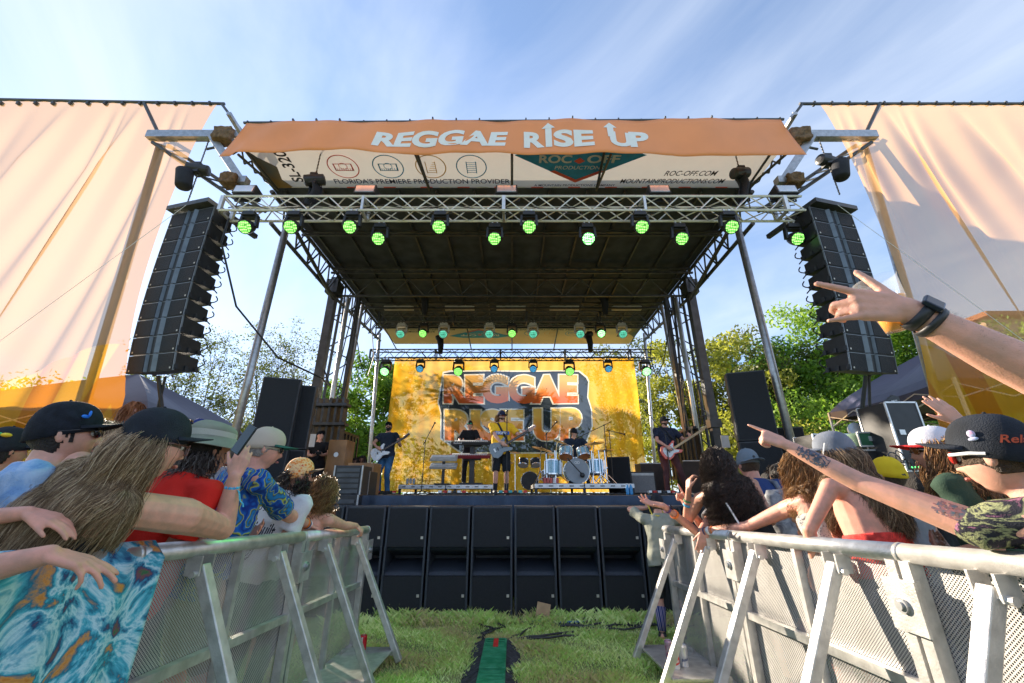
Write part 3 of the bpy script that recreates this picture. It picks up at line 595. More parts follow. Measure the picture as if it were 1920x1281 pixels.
# ================= subwoofers in front of the stage
def sub_box(x):
    y0, w, h, d = 6.15, .565, 1.335, .7; zb = .012; t = thing('subwoofer', 'black double subwoofer standing on end', 'subwoofer', (x, y0, 0), 'row of subwoofers in front of the stage')
    q = MB(); X0, X1 = x-w/2, x+w/2; z1, z2 = zb+.475, zb+.815        # slot of the port
    q.box((x, y0+d-.02, zb+h/2), (w, .04, h)).box((X0+.013, y0+d/2-.02, zb+h/2), (.026, d-.04, h)).box((X1-.013, y0+d/2-.02, zb+h/2), (.026, d-.04, h))
    q.box((x, y0+.34, zb+h-.013), (w-.054, .66, .026)).box((x, y0+.34, zb+.013), (w-.054, .66, .026))
    # flared mouth
    for za, s in ((z2, 1), (z1, -1)):
        q.grid(lambda u, v: V((X0+.027+(w-.054)*u, y0+.012+.42*v, za-s*(.15*(v**.6)))), 3, 10)
    q.box((x, y0+.5, (z1+z2)/2), (w-.06, .02, .4))
    q.build('cabinet', M('textured black paint', (.034, .042, .056), .42, 0, .25, 60, .25, 300), t)
    MB().box((x, y0+.018, (z2+zb+h)/2-.008), (w-.056, .03, zb+h-z2-.03)).build('grille', GRILL, t)
    MB().box((x, y0+.018, (z1+zb)/2+.01), (w-.056, .03, z1-zb-.035)).build('grille', GRILL, t)
    MB().box((x+w/2-.06, y0-.001, zb+h-.4), (.034, .006, .034)).build('badge', M('badge', (.55, .52, .45), .4, .3), t)
    MB().box((x+w/2-.06, y0-.001, zb+.24), (.034, .006, .034)).build('badge', M('badge'), t)
    q = MB()
    for k in range(4): q.box((x-w/2+.005, y0+.0, zb+.12+.34*k), (.01, .03, .05))
    q.build('latch', DARKM, t); return t
s0 = sub_box(.02+.597*.5)
subs = [s0]
for i in range(-6, 6):
    if i == 0: continue
    subs.append(dup(s0, loc=(s0.location.x+i*.597, s0.location.y, 0)))
nm = ['leftmost', 'second', 'third', 'fourth', 'fifth', 'sixth', 'seventh', 'eighth', 'ninth', 'tenth', 'eleventh', 'rightmost']
for i, s_ in enumerate(sorted(subs, key=lambda o: o.location.x)):
    s_['label'] = 'black upright subwoofer, %s in the row in front of the stage, counted from the left' % nm[i]
p = W(1018, 1160, 6.02); q = MB().box((p.x, 6.0, .11), (.17, .1, .19), Matrix.Rotation(.2, 3, 'Y'), top=(1, .25)); tag(q.build('paper_bag', M('kraft paper', (.45, .3, .17), .9, 0, .12, 9, .3, 14), None, (p.x, 6, 0)), 'small crumpled brown paper bag leaning on a subwoofer in the grass', 'bag')
# cable ramp
t = thing('cable_ramp', 'green and black rubber cable ramp lying on the grass', 'cable ramp', (-.19, 4.4, 0))
for j in range(3):
    y1 = 5.12-j*.92; y0 = y1-.9; za, zb = gz(y0)+.0, gz(y1)+.0; q = MB(); g2 = MB()
    xa, xb, xc, xd = -.33, -.285, -.055, -.02
    for (a, b, ha, hb) in ((xa-.1, xb, .006, .065), (xc, xd+.1, .065, .006)):
        q.add([(a, y0, za+ha), (b, y0, za+hb), (b, y1, zb+hb), (a, y1, zb+ha), (a, y0, za-.02), (b, y0, za-.02), (b, y1, zb-.02), (a, y1, zb-.02)], [(0, 1, 2, 3), (0, 4, 5, 1), (3, 2, 6, 7), (0, 3, 7, 4), (1, 5, 6, 2)])
    q.build('side_ramp', M('worn black rubber', (.035, .037, .045), .8, 0, .6, 18, 1, 45), t)
    g2.box(((xb+xc)/2, (y0+y1)/2, (za+zb)/2+.04), (xc-xb, .9, .07), Matrix.Rotation(-math.atan(.046), 3, 'X'))
    for k in range(12): g2.box(((xb+xc)/2, y0+.05+.073*k, gz(y0+.05+.073*k)+.077), (xc-xb-.03, .025, .006))
    g2.build('lid', M('green plastic lid', (.01, .2, .08), .45, 0, .3, 12, .3, 30, col2=(.05, .32, .16)), t, bev=.006)
MB().box((-.165, 4.93, gz(4.93)+.079), (.05, .24, .008)).build('tape', RED, t)
q = MB(); random.seed(4)
for k in range(5):
    x = -.2+random.uniform(-.1, .1); pts = []; y = 5.15; dx = random.uniform(-.06, .16)
    for i in range(16): pts.append(V((x+random.uniform(-.03, .03), y, gz(y)+.025+random.uniform(0, .015)))); x += dx+random.uniform(-.04, .09); y = min(5.98, y+random.uniform(0, .12))
    q.tube(pts, .012, 5)
for k in range(4): q.tube([V((.1+i*.16, 5.72+.08*k+.05*math.sin(i*.9+k), .03+.012*math.sin(i*2+k))) for i in range(14)], .013, 5)
tag(q.build('ground_cable', BLK, None, (0, 5.5, 0)), 'tangle of black cables lying in the grass before the subwoofers', 'cable')
q = MB().tube([V((.25+i*.09, 5.83+.01*math.sin(i), .045)) for i in range(8)], .011, 5); tag(q.build('ground_cable', M('blue rubber', (.03, .16, .4), .5), None, (.3, 5.8, 0)), 'short blue cable in the grass at the foot of the subwoofers', 'cable')

# ================= crowd barriers
def perf():
    m = M('perforated aluminium', (.47, .46, .445), .45, .35, .08, 7); t, nn, ll = nodes(m)
    tcx = nn.new('ShaderNodeTexCoord'); s = nn.new('ShaderNodeSeparateXYZ'); ll.new(tcx.outputs['Object'], s.inputs[0])
    def mt(op, a, b=None, cl=False):
        k = nn.new('ShaderNodeMath'); k.operation = op; k.use_clamp = cl
        for i, x in enumerate((a, b)):
            if x is None: continue
            if isinstance(x, (int, float)): k.inputs[i].default_value = x
            else: ll.new(x, k.inputs[i])
        return k.outputs[0]
    P = .0155
    a = mt('MULTIPLY', s.outputs[1], math.pi/P); b = mt('MULTIPLY', s.outputs[2], math.pi/P)
    v = mt('MULTIPLY', mt('SINE', mt('ADD', a, b)), mt('SINE', mt('SUBTRACT', a, b)))     # staggered holes
    h = mt('MULTIPLY', mt('SUBTRACT', mt('ABSOLUTE', v), .50), 8., True)
    tr = nn.new('ShaderNodeBsdfTransparent'); mx = nn.new('ShaderNodeMixShader'); ll.new(h, mx.inputs[0]); ll.new(nn['Principled BSDF'].outputs[0], mx.inputs[1]); ll.new(tr.outputs[0], mx.inputs[2]); ll.new(mx.outputs[0], nn['Material Output'].inputs[0]); return m
PERF = perf()
BAL = M('brushed barrier aluminium', (.58, .57, .55), .38, .6, .16, 14, .12, 120)
def barrier(sx, xw, yfar, label_side):
    slope = .0435
    zr = lambda y: 1.14+slope*(yfar-y); zg = lambda y: max(gz(y), .0)
    joints = [yfar-1.5*k for k in range(5)]
    for k in range(4):
        y1, y0 = joints[k], joints[k+1]; ym = (y0+y1)/2
        t = thing('crowd_barrier', '', 'barrier', (sx*xw, ym, zg(ym)), None)
        where = {0: 'nearest the stage', 1: 'second from the stage', 2: 'third from the stage', 3: 'closest to the camera'}[k]
        t['label'] = '%s crowd barrier section of perforated aluminium, %s' % (label_side, where)
        X = sx*xw; ai = -sx                     # direction into the aisle
        MB().tube([(X+ai*.03, y0+.004, zr(y0)), (X+ai*.03, y1-.004, zr(y1))], .041, 20).tube([(X+ai*.03, y1-.02, zr(y1)), (X+ai*.03, y1-.0005, zr(y1))], .044, 20).build('top_rail', BAL, t, smooth=True)
        q = MB(); z0a, z0b = zg(y0)+.02, zg(y1)+.02
        q.add([(X, y0+.03, z0a), (X, y1-.03, z0b), (X, y1-.03, zr(y1)-.03), (X, y0+.03, zr(y0)-.03)], [(0, 1, 2, 3)]); q.build('perforated_sheet', PERF, t)
        q = MB()
        for y in (y0+.035, y1-.035): q.bar((X+ai*.035, y, zg(y)+.02), (X+ai*.035, y, zr(y)-.03), .05, .06, up=(1, 0, 0))
        q.bar((X+ai*.025, ym, zg(ym)+.02), (X+ai*.025, ym, zr(ym)-.03), .035, .045, up=(1, 0, 0))
        q.bar((X+ai*.03, y0+.06, zr(y0)-.52), (X+ai*.03, y1-.06, zr(y1)-.52), .045, .045); q.bar((X+ai*.03, y0+.06, zg(y0)+.05), (X+ai*.03, y1-.06, zg(y1)+.05), .05, .05)
        q.build('frame', BAL, t)
        if sx < 0 and y1 < 2.1: continue
        q = MB(); q.box((X+ai*.09, y1-.01, zr(y1)-.2), (.012, .16, .2)); q.box((X+ai*.07, y1-.06, zr(y1)-.2), (.05, .012, .2)); q.build('bracket', BAL, t)
        MB().lathe([(.03, 0), (.03, .014), (.018, .014), (.018, .024)], (X+ai*.096, y1-.01, zr(y1)-.2), (ai, 0, 0), 14).build('bolt', STEEL, t)
        xf = X+ai*.6
        for yb in (y0+.375, y1-.375):
            if sx < 0 and yb < 1.9: continue
            zt = zr(yb)-.1; zf = zg(yb)+.03
            q = MB().bar((X+ai*.07, yb, zt+.02), (xf, yb, zf), .055, .06, up=(0, 1, 0)); q.build('brace', BAL, t, bev=.006)
            q = MB()
            for dy in (-.045, .045): q.box((X+ai*.06, yb+dy, zr(yb)-.075), (.075, .01, .09))
            q.lathe([(.016, 0), (.016, .13), (.010, .14)], (X+ai*.075, yb-.07, zr(yb)-.11), (0, 1, 0), 10); q.build('hinge', BAL, t)
        ya, yb = y0+.3, y1-.3; q = MB()
        q.box((X+ai*.32, ym, zg(ym)+.115), (.42, yb-ya, .014), Matrix.Rotation(-math.atan(.046), 3, 'X'))
        for y in (y0+.375, y1-.375): q.bar((X+ai*.05, y, zg(y)+.1), (X+ai*.565, y, zg(y)+.1), .045, .04)
        q.build('foot_plate', BAL, t)
barrier(-1, 1.66, 4.95, 'left'); barrier(1, 1.78, 5.02, 'right')

# cans
def can(p, h, label, cols, txt=None, tcol=None, band=None):
    t = thing('drink_can', label, 'can', p); p = V(p); r = .033
    MB().lathe([(r*.75, 0), (r, .008), (r, h-.014), (r*.86, h-.002), (r*.8, h-.004)], p, (0, 0, 1), 24).build('can_body', cols, t, smooth=False)
    MB().lathe([(r*.8, h-.004), (.001, h-.006)], p, (0, 0, 1), 24, caps=False).box(p+V((0, 0, h-.002)), (.018, .01, .003)).build('lid', ALU, t)
    def wrap(a, z): return p+V((math.sin(a)*(r+.0012), -math.cos(a)*(r+.0012), z))
    if band:
        q = MB().grid(lambda u, v: wrap(-1.2+2.2*u, h*(.22+.3*v)+.012*(u-.5)*2), 18, 3); q.build('label_band', band, t)
    if txt:
        vs, fs = text_pts(txt, .03, .25); X = [a for a, b in vs]; x0, x1 = min(X), max(X); q = MB()
        rr = r+.0024
        def wp(a, z): return p+V((math.sin(a)*rr, -math.cos(a)*rr, z))
        if tcol[1]: q.add([wp(.15-.55*(b+.0)*.9, h*.12+.1*(a-x0)/(x1-x0)) for a, b in vs], fs)
        else: q.add([wp(-.95+1.6*(a-x0)/(x1-x0), h*.28+.028*b+.012*(a-x0)/(x1-x0)) for a, b in vs], fs)
        q.build('lettering', tcol[0], t)
    return t
can((-1.40, 4.52, gz(4.52)+.125), .125, 'red cola can on the left barrier foot plate', M('cola red', (.5, .01, .02), .3, .4), 'Coca-Cola', (WHITE, 1))
silv = M('can silver', (.62, .64, .68), .3, .5, .15, 20)
z_ = gz(4.2)+.125
can((1.36, 4.06, z_), .157, 'tall white can with red label band, front one on the right foot plate', M('can white', (.72, .72, .74), .35, .2), 'Reds', (WHITE, 0), band=RED)
can((1.37, 4.22, z_), .157, 'tall silver can with purple print, rear one on the right foot plate', M('can lilac', (.5, .5, .58), .3, .4, .2, 30, col2=(.35, .1, .2)))
can((1.45, 4.1, z_), .157, 'tall silver and blue can with small dark print, right of the red-labelled can', silv, 'Busch', (M('blue print dark', (.05, .08, .2), .5), 0))

# ================= trees, palm, tents, far building
leafm = toned('leaves fresh green', [(.03, .08, .012), (.10, .22, .02), (.24, .40, .04), (.42, .58, .07)], .5, .5)
leafo = toned('leaves olive', [(.04, .06, .015), (.11, .14, .03), (.24, .26, .06)], .5, .5)
leafy = toned('leaves yellow green', [(.08, .10, .015), (.30, .32, .04), (.6, .6, .07)], .5, .5)
bark = M('bark', (.10, .075, .055), .9, 0, .3, 6, .5)
def leaves(cent, rad, n, ls, rg, tone):
    c = np.asarray(cent)[rg.integers(0, len(cent), n)]; rr = np.asarray(rad)
    d = rg.normal(size=(n, 3)); d /= np.linalg.norm(d, axis=1)[:, None]; rk = rr*(rg.random(n)**.38)[:, None] if rr.ndim == 0 else rr
    p = c+d*rk*np.array([1, 1, .75]); a = rg.normal(size=(n, 3)); a /= np.linalg.norm(a, axis=1)[:, None]; b = np.cross(a, rg.normal(size=(n, 3))); b /= np.linalg.norm(b, axis=1)[:, None]
    s = rg.uniform(.5, 1.2, n)[:, None]*ls
    Pn = np.stack([p-a*s, p+b*s*.45, p+a*s, p-b*s*.45], 1); return Pn.reshape(-1, 3), tone
def tree(px, D, py_top, crown_w, label, mt, n=9000, ls=.13, seed=1, sparse=False, trunkr=.16, group=None, zlow=.25, base=None):
    rg = np.random.default_rng(seed); random.seed(seed); top = W(px, py_top, D); x, h = top.x, top.z; r = crown_w/2
    t = thing('tree', label, 'tree', (x, D, 0), group)
    q = MB(); fork = V((x, D, h*.3)); q.tube([(x+.1, D, 0), (x, D, h*.15), fork], [trunkr, trunkr*.8, trunkr*.65], 8); cents = []
    nb = 15 if sparse else 24
    for i in range(nb):
        a = 2*math.pi*i/nb+random.uniform(-.3, .3); k = random.uniform(.35, 1); zz = h*random.uniform(zlow+.1, .95)
        prof = math.sqrt(max(.05, 1-((zz/h-.6)/.45)**2)); e = V((x+math.cos(a)*r*k*prof, D+math.sin(a)*r*k*prof, zz)); m = fork.lerp(e, .5)+V((0, 0, -.08*h*random.random()))
        q.tube([fork.lerp(e, .0), m, e], [trunkr*.4, trunkr*.24, trunkr*.08], 6); cents.append(e); cents.append(m.lerp(e, .5))
        for j in range(7 if sparse else 3):
            e2 = e+V((random.gauss(0, 1), random.gauss(0, 1), random.gauss(.2, .8)))*r*.3; e2.z = min(e2.z, h); q.tube([m.lerp(e, .6), e2], [trunkr*.1, trunkr*.03], 4); cents.append(e2)
            if sparse:
                for l_ in range(4): e3 = e2+V((random.gauss(0, 1), random.gauss(0, 1), random.gauss(.3, .8)))*r*.16; q.tube([e2.lerp(e, .3), e3], [trunkr*.05, trunkr*.02], 3); cents.append(e3)
    q.build('trunk', bark, t)
    C = np.array([tuple(c) for c in cents]); tn = rg.random(len(C)); ci = rg.integers(0, len(C), n)
    d = rg.normal(size=(n, 3)); d /= np.linalg.norm(d, axis=1)[:, None]; rr = (r*(.16 if sparse else .27))*(rg.random(n)**.45)[:, None]
    p = C[ci]+d*rr*np.array([1, 1, .7]); a = rg.normal(size=(n, 3)); a /= np.linalg.norm(a, axis=1)[:, None]; b = np.cross(a, rg.normal(size=(n, 3))); b /= np.linalg.norm(b, axis=1)[:, None]
    s = rg.uniform(.5, 1.2, n)[:, None]*ls; Pn = np.stack([p-a*s, p+b*s*.5, p+a*s, p-b*s*.5], 1).reshape(-1, 3)
    q = MB(); q.v = [tuple(v) for v in Pn.tolist()]; q.f = [(4*i, 4*i+1, 4*i+2, 4*i+3) for i in range(n)]
    q.build('crown', mt, t, attr=np.repeat(np.clip(tn[ci]*.6+rg.random(n)*.4, 0, 1), 4)); return t
tree(425, 27, 622, 7.5, 'sparse tree with thin bare branches behind the left tent', leafo, 9000, .10, 3, True)
tree(540, 30, 635, 6.5, 'sparse tree with few leaves directly left of the left stage tower', leafo, 7000, .10, 7, True)
tree(345, 31, 655, 5, 'thin sparse tree seen between the left curtain and its neighbour', leafo, 4000, .12, 17, True)
tree(700, 26, 690, 6.0, 'leafy green tree between the left tower and the backdrop', leafm, 20000, .14, 11)
tree(615, 34, 740, 6.0, 'small leafy tree low behind the left stage tower', leafm, 12000, .15, 12)
tree(1500, 24, 590, 9, 'tall fresh green tree behind the right corner pole', leafm, 34000, .15, 21, zlow=.1)
tree(1620, 25, 610, 8, 'dense green tree behind the right loudspeaker column', leafm, 34000, .15, 22, zlow=.1)
tree(1390, 27, 640, 7.5, 'olive green tree right of the right lift tower', leafo, 26000, .14, 23, zlow=.1)
tree(1270, 25, 650, 6.5, 'yellow-green tree lit by the sun beside the backdrop', leafy, 26000, .14, 24, zlow=.1)
tree(1170, 34, 655, 7, 'olive tree standing behind the right part of the backdrop', leafo, 9000, .14, 25)
tree(1720, 28, 640, 6, 'green tree behind the right tent', leafm, 9000, .14, 27)
tree(1380, 19.5, 770, 5.5, 'low yellow-green tree behind the bass player', leafy, 10000, .1, 28, zlow=.05)
tree(1540, 19.5, 750, 6.5, 'low dark green tree behind the right side of the stage', leafm, 12000, .1, 29, zlow=.05)
tree(60, 24, 730, 8, 'leafy tree seen dimly through the left curtain', leafm, 9000, .14, 31)
tree(1850, 25, 610, 10, 'leafy tree seen dimly through the right curtain', leafm, 12000, .16, 32)
for i, (px, D, pt, w) in enumerate(((-700, 60, 800, 22), (250, 62, 830, 24), (660, 66, 835, 22), (960, 60, 830, 26), (1400, 60, 780, 26), (2000, 58, 760, 26), (2600, 60, 800, 24))):
    tree(px, D, pt, w, 'distant tree line crown number %s from the left at the park edge' % ('one', 'two', 'three', 'four', 'five', 'six', 'seven')[i], leafo if i % 2 else leafm, 6000, .4, 40+i, zlow=.0, trunkr=.3, group='distant trees at the park edge')
# fan palm behind the backdrop
def palm(px, py, D, r, label, seed=2):
    random.seed(seed); c = W(px, py, D); t = thing('palm_tree', label, 'palm', (c.x, D, 0))
    MB().tube([(c.x+.3, D, 0), (c.x+.1, D, c.z*.5), (c.x, D, c.z)], [.24, .19, .2], 10).build('trunk', bark, t); q = MB()
    for i in range(54):
        a = random.uniform(0, 2*math.pi); el = random.uniform(-1.1, 1.3); d = V((math.cos(a)*math.cos(el), math.sin(a)*math.cos(el), math.sin(el))); hub = V(c)+d*r*random.uniform(.4, .55); q.tube([c, hub], .015, 4)
        F = frame(d); 
        for k in range(24):
            b = (k-11.5)/11.5*1.9; dd = (V(F.col[1])*math.cos(b)+V(F.col[0])*math.sin(b)); L_ = r*.55*(1-.25*abs(b)/1.9)*random.uniform(.85, 1.1); e = hub+dd*L_+V((0, 0, -.16*L_)); s_ = V(F.col[2])*.018+dd.cross(V(F.col[2]))*.02
            m_ = hub.lerp(e, .55)+V((0, 0, .04*L_)); q.add([hub, m_+s_, e, m_-s_], [(0, 1, 2, 3)])
    q.build('crown', M('palm fronds', (.03, .05, .015), .5, 0, .3), t); return t
palm(855, 745, 19.6, 2.0, 'fan palm whose fronds show through the left half of the backdrop')
palm(1010, 768, 20.5, 1.3, 'smaller fan palm showing through the middle of the backdrop', 5)
# tents
def tent(cx, cy, w, d, he, hp, label, rot=0):
    t = thing('canopy_tent', label, 'tent', (cx, cy, 0)); Rm = Matrix.Rotation(rot, 3, 'Z'); O = V((cx, cy, 0)); A = lambda x, y, z: O+Rm @ V((x*w/2, y*d/2, z)); q = MB()
    cor = [(-1, -1), (1, -1), (1, 1), (-1, 1)]
    for k in range(4):
        a, b = cor[k], cor[(k+1) % 4]
        def f(u, v):
            x = a[0]+(b[0]-a[0])*u; y = a[1]+(b[1]-a[1])*u; s_ = v**1.0; return A(x*(1-v), y*(1-v), he+(hp-he)*(v**.8)-.08*math.sin(math.pi*u)*(1-v)-.12*math.sin(math.pi*v)*(1-abs(2*u-1)))
        q.grid(f, 10, 10); q.grid(lambda u, v: A(a[0]+(b[0]-a[0])*u, a[1]+(b[1]-a[1])*u, he-.08*math.sin(math.pi*u)*1-.2*v), 10, 2)
    q.build('canopy', M('tent polyester', (.055, .055, .10), .55, 0, .12, 1.5), t, smooth=False)
    for a in cor: MB().bar(A(a[0], a[1], 0), A(a[0], a[1], he), .05).build('leg', WHITE if cx > 0 else STEEL, t)
    q = MB()
    for k in range(4):
        a, b = cor[k], cor[(k+1) % 4]
        for i in range(4):
            for z0, z1 in ((-.12, -.4), (-.4, -.12)):
                p0 = A(a[0]+(b[0]-a[0])*i/4, a[1]+(b[1]-a[1])*i/4, he+z0); p1 = A(a[0]+(b[0]-a[0])*(i+1)/4, a[1]+(b[1]-a[1])*(i+1)/4, he+z1); q.bar(p0, p1, .025)
    q.build('scissor_frame', STEEL, t)
tent(-9.3, 9.6, 3.7, 3.7, 3.1, 4.3, 'dark blue canopy tent left of the stage behind the crowd', .1)
tent(-14.2, 15.4, 3.6, 3.6, 3.1, 4.4, 'second dark canopy tent farther left, seen beside the curtain', .1)
tent(10.9, 9.5, 3.8, 3.8, 3.7, 5.1, 'dark grey-purple canopy tent over the equipment right of the stage', -.08)
# building through the right scrim
t = thing('apartment_building', 'tan hotel block with tiled roofs seen through the right curtain', 'building', (77, 62, 0)); stc = M('tan stucco', (.5, .36, .24), .9)
q = MB(); q.box((80, 62, 13.5), (13, 10, 27)).box((72, 60, 11), (9, 9, 22)).box((90, 61, 12), (10, 10, 24)); q.build('wall', stc, t)
trc = M('terracotta', (.35, .13, .06), .9); MB().box((80, 61.5, 27.4), (14.5, 11.5, .7)).box((80, 61.5, 28.6), (11, 9, 1.8), top=(.45, .45)).build('roof', trc, t); MB().box((72, 59.5, 22.3), (10.5, 10, .6)).build('roof', trc, t); MB().box((90, 60.5, 24.3), (11.5, 11, .6)).box((90, 60.5, 25.3), (9, 9, 1.4), top=(.5, .5)).build('roof', trc, t)
for fl in range(8):
    for xx, yy in ((69.5, 55.3), (73, 55.3), (76.5, 56.8), (80, 56.8), (83.5, 56.8), (88, 55.8), (92, 55.8)):
        if fl*3.2+4 < (21 if xx < 75 else 26): MB().box((xx, yy, 3+fl*3.2), (1.7, .5, 1.9)).build('window', M('window glass dark', (.05, .07, .09), .2), t); MB().box((xx, yy-.5, 1.8+fl*3.2), (2.8, 1.2, .5)).build('balcony', stc, t)

# ================= backdrop at the back of the stage
def cloth(name, col, mixf=.42, grad=None):
    m = bpy.data.materials.new(name); m.use_nodes = True; tt = m.node_tree; tt.nodes.clear(); n = tt.nodes.new; l = tt.links.new; o = n('ShaderNodeOutputMaterial')
    rgb = n('ShaderNodeRGB'); rgb.outputs[0].default_value = (*col, 1); c = rgb.outputs[0]
    tcx = n('ShaderNodeTexCoord')
    if grad:
        s = n('ShaderNodeSeparateXYZ'); l(tcx.outputs['Object'], s.inputs[0]); mr = n('ShaderNodeMapRange'); mr.inputs[1].default_value = grad[0]; mr.inputs[2].default_value = grad[1]; l(s.outputs[2], mr.inputs[0])
        r = n('ShaderNodeValToRGB'); r.color_ramp.elements[0].color = (*grad[2], 1); r.color_ramp.elements[1].color = (*grad[4], 1); e = r.color_ramp.elements.new(.5); e.color = (*grad[3], 1); l(mr.outputs[0], r.inputs[0]); c = r.outputs[0]
    d = n('ShaderNodeBsdfDiffuse'); tl = n('ShaderNodeBsdfTranslucent'); l(c, d.inputs[0]); l(c, tl.inputs[0]); a = n('ShaderNodeMixShader'); a.inputs[0].default_value = .55; l(d.outputs[0], a.inputs[1]); l(tl.outputs[0], a.inputs[2])
    tr = n('ShaderNodeBsdfTransparent'); cm = n('ShaderNodeMix'); cm.data_type = 'RGBA'; cm.inputs[0].default_value = .75; cm.inputs[6].default_value = (1, 1, 1, 1); l(c, cm.inputs[7]); l(cm.outputs[2], tr.inputs[0])
    b = n('ShaderNodeMixShader'); b.inputs[0].default_value = 1-mixf; l(tr.outputs[0], b.inputs[1]); l(a.outputs[0], b.inputs[2]); l(b.outputs[0], o.inputs[0]); return m
BDY = 17.35; BT = W(960, 672, BDY).z; BB = W(960, 923, BDY).z
bd = thing('backdrop', 'translucent golden backdrop with big outlined red and orange event lettering', 'backdrop', (0, BDY, BB))
XL = -5.35; XR = 5.55
def bk(u, v):
    x = XL+(XR-XL)*u; z = BB+(BT-BB)*v; return V((x, BDY+.05*math.sin(x*2.1+z)+.06*math.sin(x*4+z*1.3)*(1-v), z))
goldm = M('gold backdrop', (.9, .45, .03), .6)
gm2 = cloth('golden mesh cloth', (.95, .52, .035), .30)
tt = gm2.node_tree; n_ = tt.nodes.new; wv = n_('ShaderNodeTexWave'); wv.inputs['Scale'].default_value = .55; wv.inputs['Distortion'].default_value = 3.5; wv.inputs['Detail'].default_value = 1; mx = n_('ShaderNodeMix'); mx.data_type = 'RGBA'; tcx = n_('ShaderNodeTexCoord')
tt.links.new(tcx.outputs['Object'], wv.inputs['Vector']); rr_ = n_('ShaderNodeValToRGB'); rr_.color_ramp.elements[0].position = .15; rr_.color_ramp.elements[1].position = .85; tt.links.new(wv.outputs[0], rr_.inputs[0]); tt.links.new(rr_.outputs[0], mx.inputs[0]); mx.inputs[6].default_value = (.95, .47, .03, 1); mx.inputs[7].default_value = (.97, .56, .06, 1)
for lk in list(tt.links):
    if lk.from_node.type == 'RGB': to = lk.to_socket; tt.links.remove(lk); tt.links.new(mx.outputs[2], to)
def bu(px, py, off):
    p = W(px, py, BDY); u = (p.x-XL)/(XR-XL); v = (p.z-BB)/(BT-BB); q = bk(u, v); return V((q.x, q.y-off, q.z))
plate = cloth('dark print', (.05, .065, .085), .30); outl = cloth('cream print', (.85, .78, .66), .25)
poly = [(832, 700), (845, 697), (1085, 697), (1099, 708), (1103, 716), (1101, 745), (1108, 768), (1109, 800), (1098, 828), (1085, 838), (1058, 838), (1050, 848), (865, 848), (828, 822), (828, 775), (823, 755)]
gA = cloth('red to yellow print', (.8, .3, .05), .16, (1.75, 3.1, (.88, .12, .03), (.95, .30, .05), (.95, .58, .14)))
gB = cloth('red to orange print', (.8, .3, .05), .34, (3.15, 4.7, (.85, .08, .03), (.9, .20, .05), (.92, .5, .14)))
from mathutils.geometry import delaunay_2d_cdt
def bbox(vs): X = [p[0] for p in vs]; Y = [p[1] for p in vs]; return min(X), max(X), min(Y), max(Y)
_lay = {'outl': [], 'A': [], 'B': []}; cv = []; ce = []
def addloop(pts): b0 = len(cv); cv.extend(pts); ce.extend([(b0+i, b0+(i+1) % len(pts)) for i in range(len(pts))])
def word(s, xa, xb, ya, yb, key):
    for bold, grow, lay in ((.10, 2.2, 'outl'), (.06, 0, key)):
        vs, fs = text_pts(s, bold); x0, x1, y0, y1 = bbox(vs)
        P = [(xa-grow+(xb-xa+2*grow)*(x-x0)/(x1-x0), yb+grow-(yb-ya+2*grow)*(y-y0)/(y1-y0)) for x, y in vs]
        cnt = {}
        for f in fs:
            for i in range(len(f)): e = tuple(sorted((f[i], f[(i+1) % len(f)]))); cnt[e] = cnt.get(e, 0)+1
        b0 = len(cv); cv.extend(P); ce.extend([(a+b0, b+b0) for (a, b), n in cnt.items() if n == 1])
        _lay[lay] += [(P[f[0]], P[f[i]], P[f[i+1]]) for f in fs for i in range(1, len(f)-1)]
word('REGGAE', 832, 1083, 703, 757, 'B'); word('RISE', 834, 982, 768, 827, 'A'); word('UP', 1000, 1090, 766, 827, 'A')
poly2 = [((x-965)*1.016+965, (y-772)*1.035+772) for x, y in poly]; addloop(poly); addloop(poly2)
def pxo(x, z):                                # backdrop plane -> photo pixel
    dz_ = z-CAMZ; zc_ = BDY*_c+dz_*_s; yc_ = dz_*_c-BDY*_s; return (960+FPX*x/zc_, 640.5-FPX*yc_/zc_)
b0 = len(cv); NU, NV = 44, 18
grd = [pxo(XL+(XR-XL)*i/NU, BB+(BT-BB)*j/NV) for j in range(NV+1) for i in range(NU+1)]
cv.extend(grd)
cor = [j*(NU+1)+i for i, j in ((0, 0), (NU, 0), (NU, NV), (0, NV))]; ce.extend([(b0+cor[k], b0+cor[(k+1) % 4]) for k in range(4)])
res = delaunay_2d_cdt([V((x, y)) for x, y in cv], ce, [], 0, .02)
RV = np.array([tuple(v) for v in res[0]]); RF_ = [tuple(f) for f in res[2]]; CT = np.array([RV[list(f)].mean(0) for f in RF_])
def intri(T):
    m = np.zeros(len(CT), bool)
    for a, b, c_ in T:
        d1 = (CT[:, 0]-b[0])*(a[1]-b[1])-(a[0]-b[0])*(CT[:, 1]-b[1]); d2 = (CT[:, 0]-c_[0])*(b[1]-c_[1])-(b[0]-c_[0])*(CT[:, 1]-c_[1]); d3 = (CT[:, 0]-a[0])*(c_[1]-a[1])-(c_[0]-a[0])*(CT[:, 1]-a[1])
        m |= ~(((d1 < 0) | (d2 < 0) | (d3 < 0)) & ((d1 > 0) | (d2 > 0) | (d3 > 0)))
    return m
def inpoly(P):
    m = np.zeros(len(CT), bool); n = len(P)
    for i in range(n):
        (xi, yi), (xj, yj) = P[i], P[i-1]; c1 = (yi > CT[:, 1]) != (yj > CT[:, 1]); dd = (yj-yi) or 1e-9
        m ^= c1 & (CT[:, 0] < (xj-xi)*(CT[:, 1]-yi)/dd+xi)
    return m
kind = np.zeros(len(CT), int); kind[inpoly(poly2)] = 2; kind[inpoly(poly)] = 1; kind[intri(_lay['outl'])] = 2; kind[intri(_lay['B'])] = 3; kind[intri(_lay['A'])] = 4
W3 = [tuple(bu(x, y, 0)) for x, y in RV]
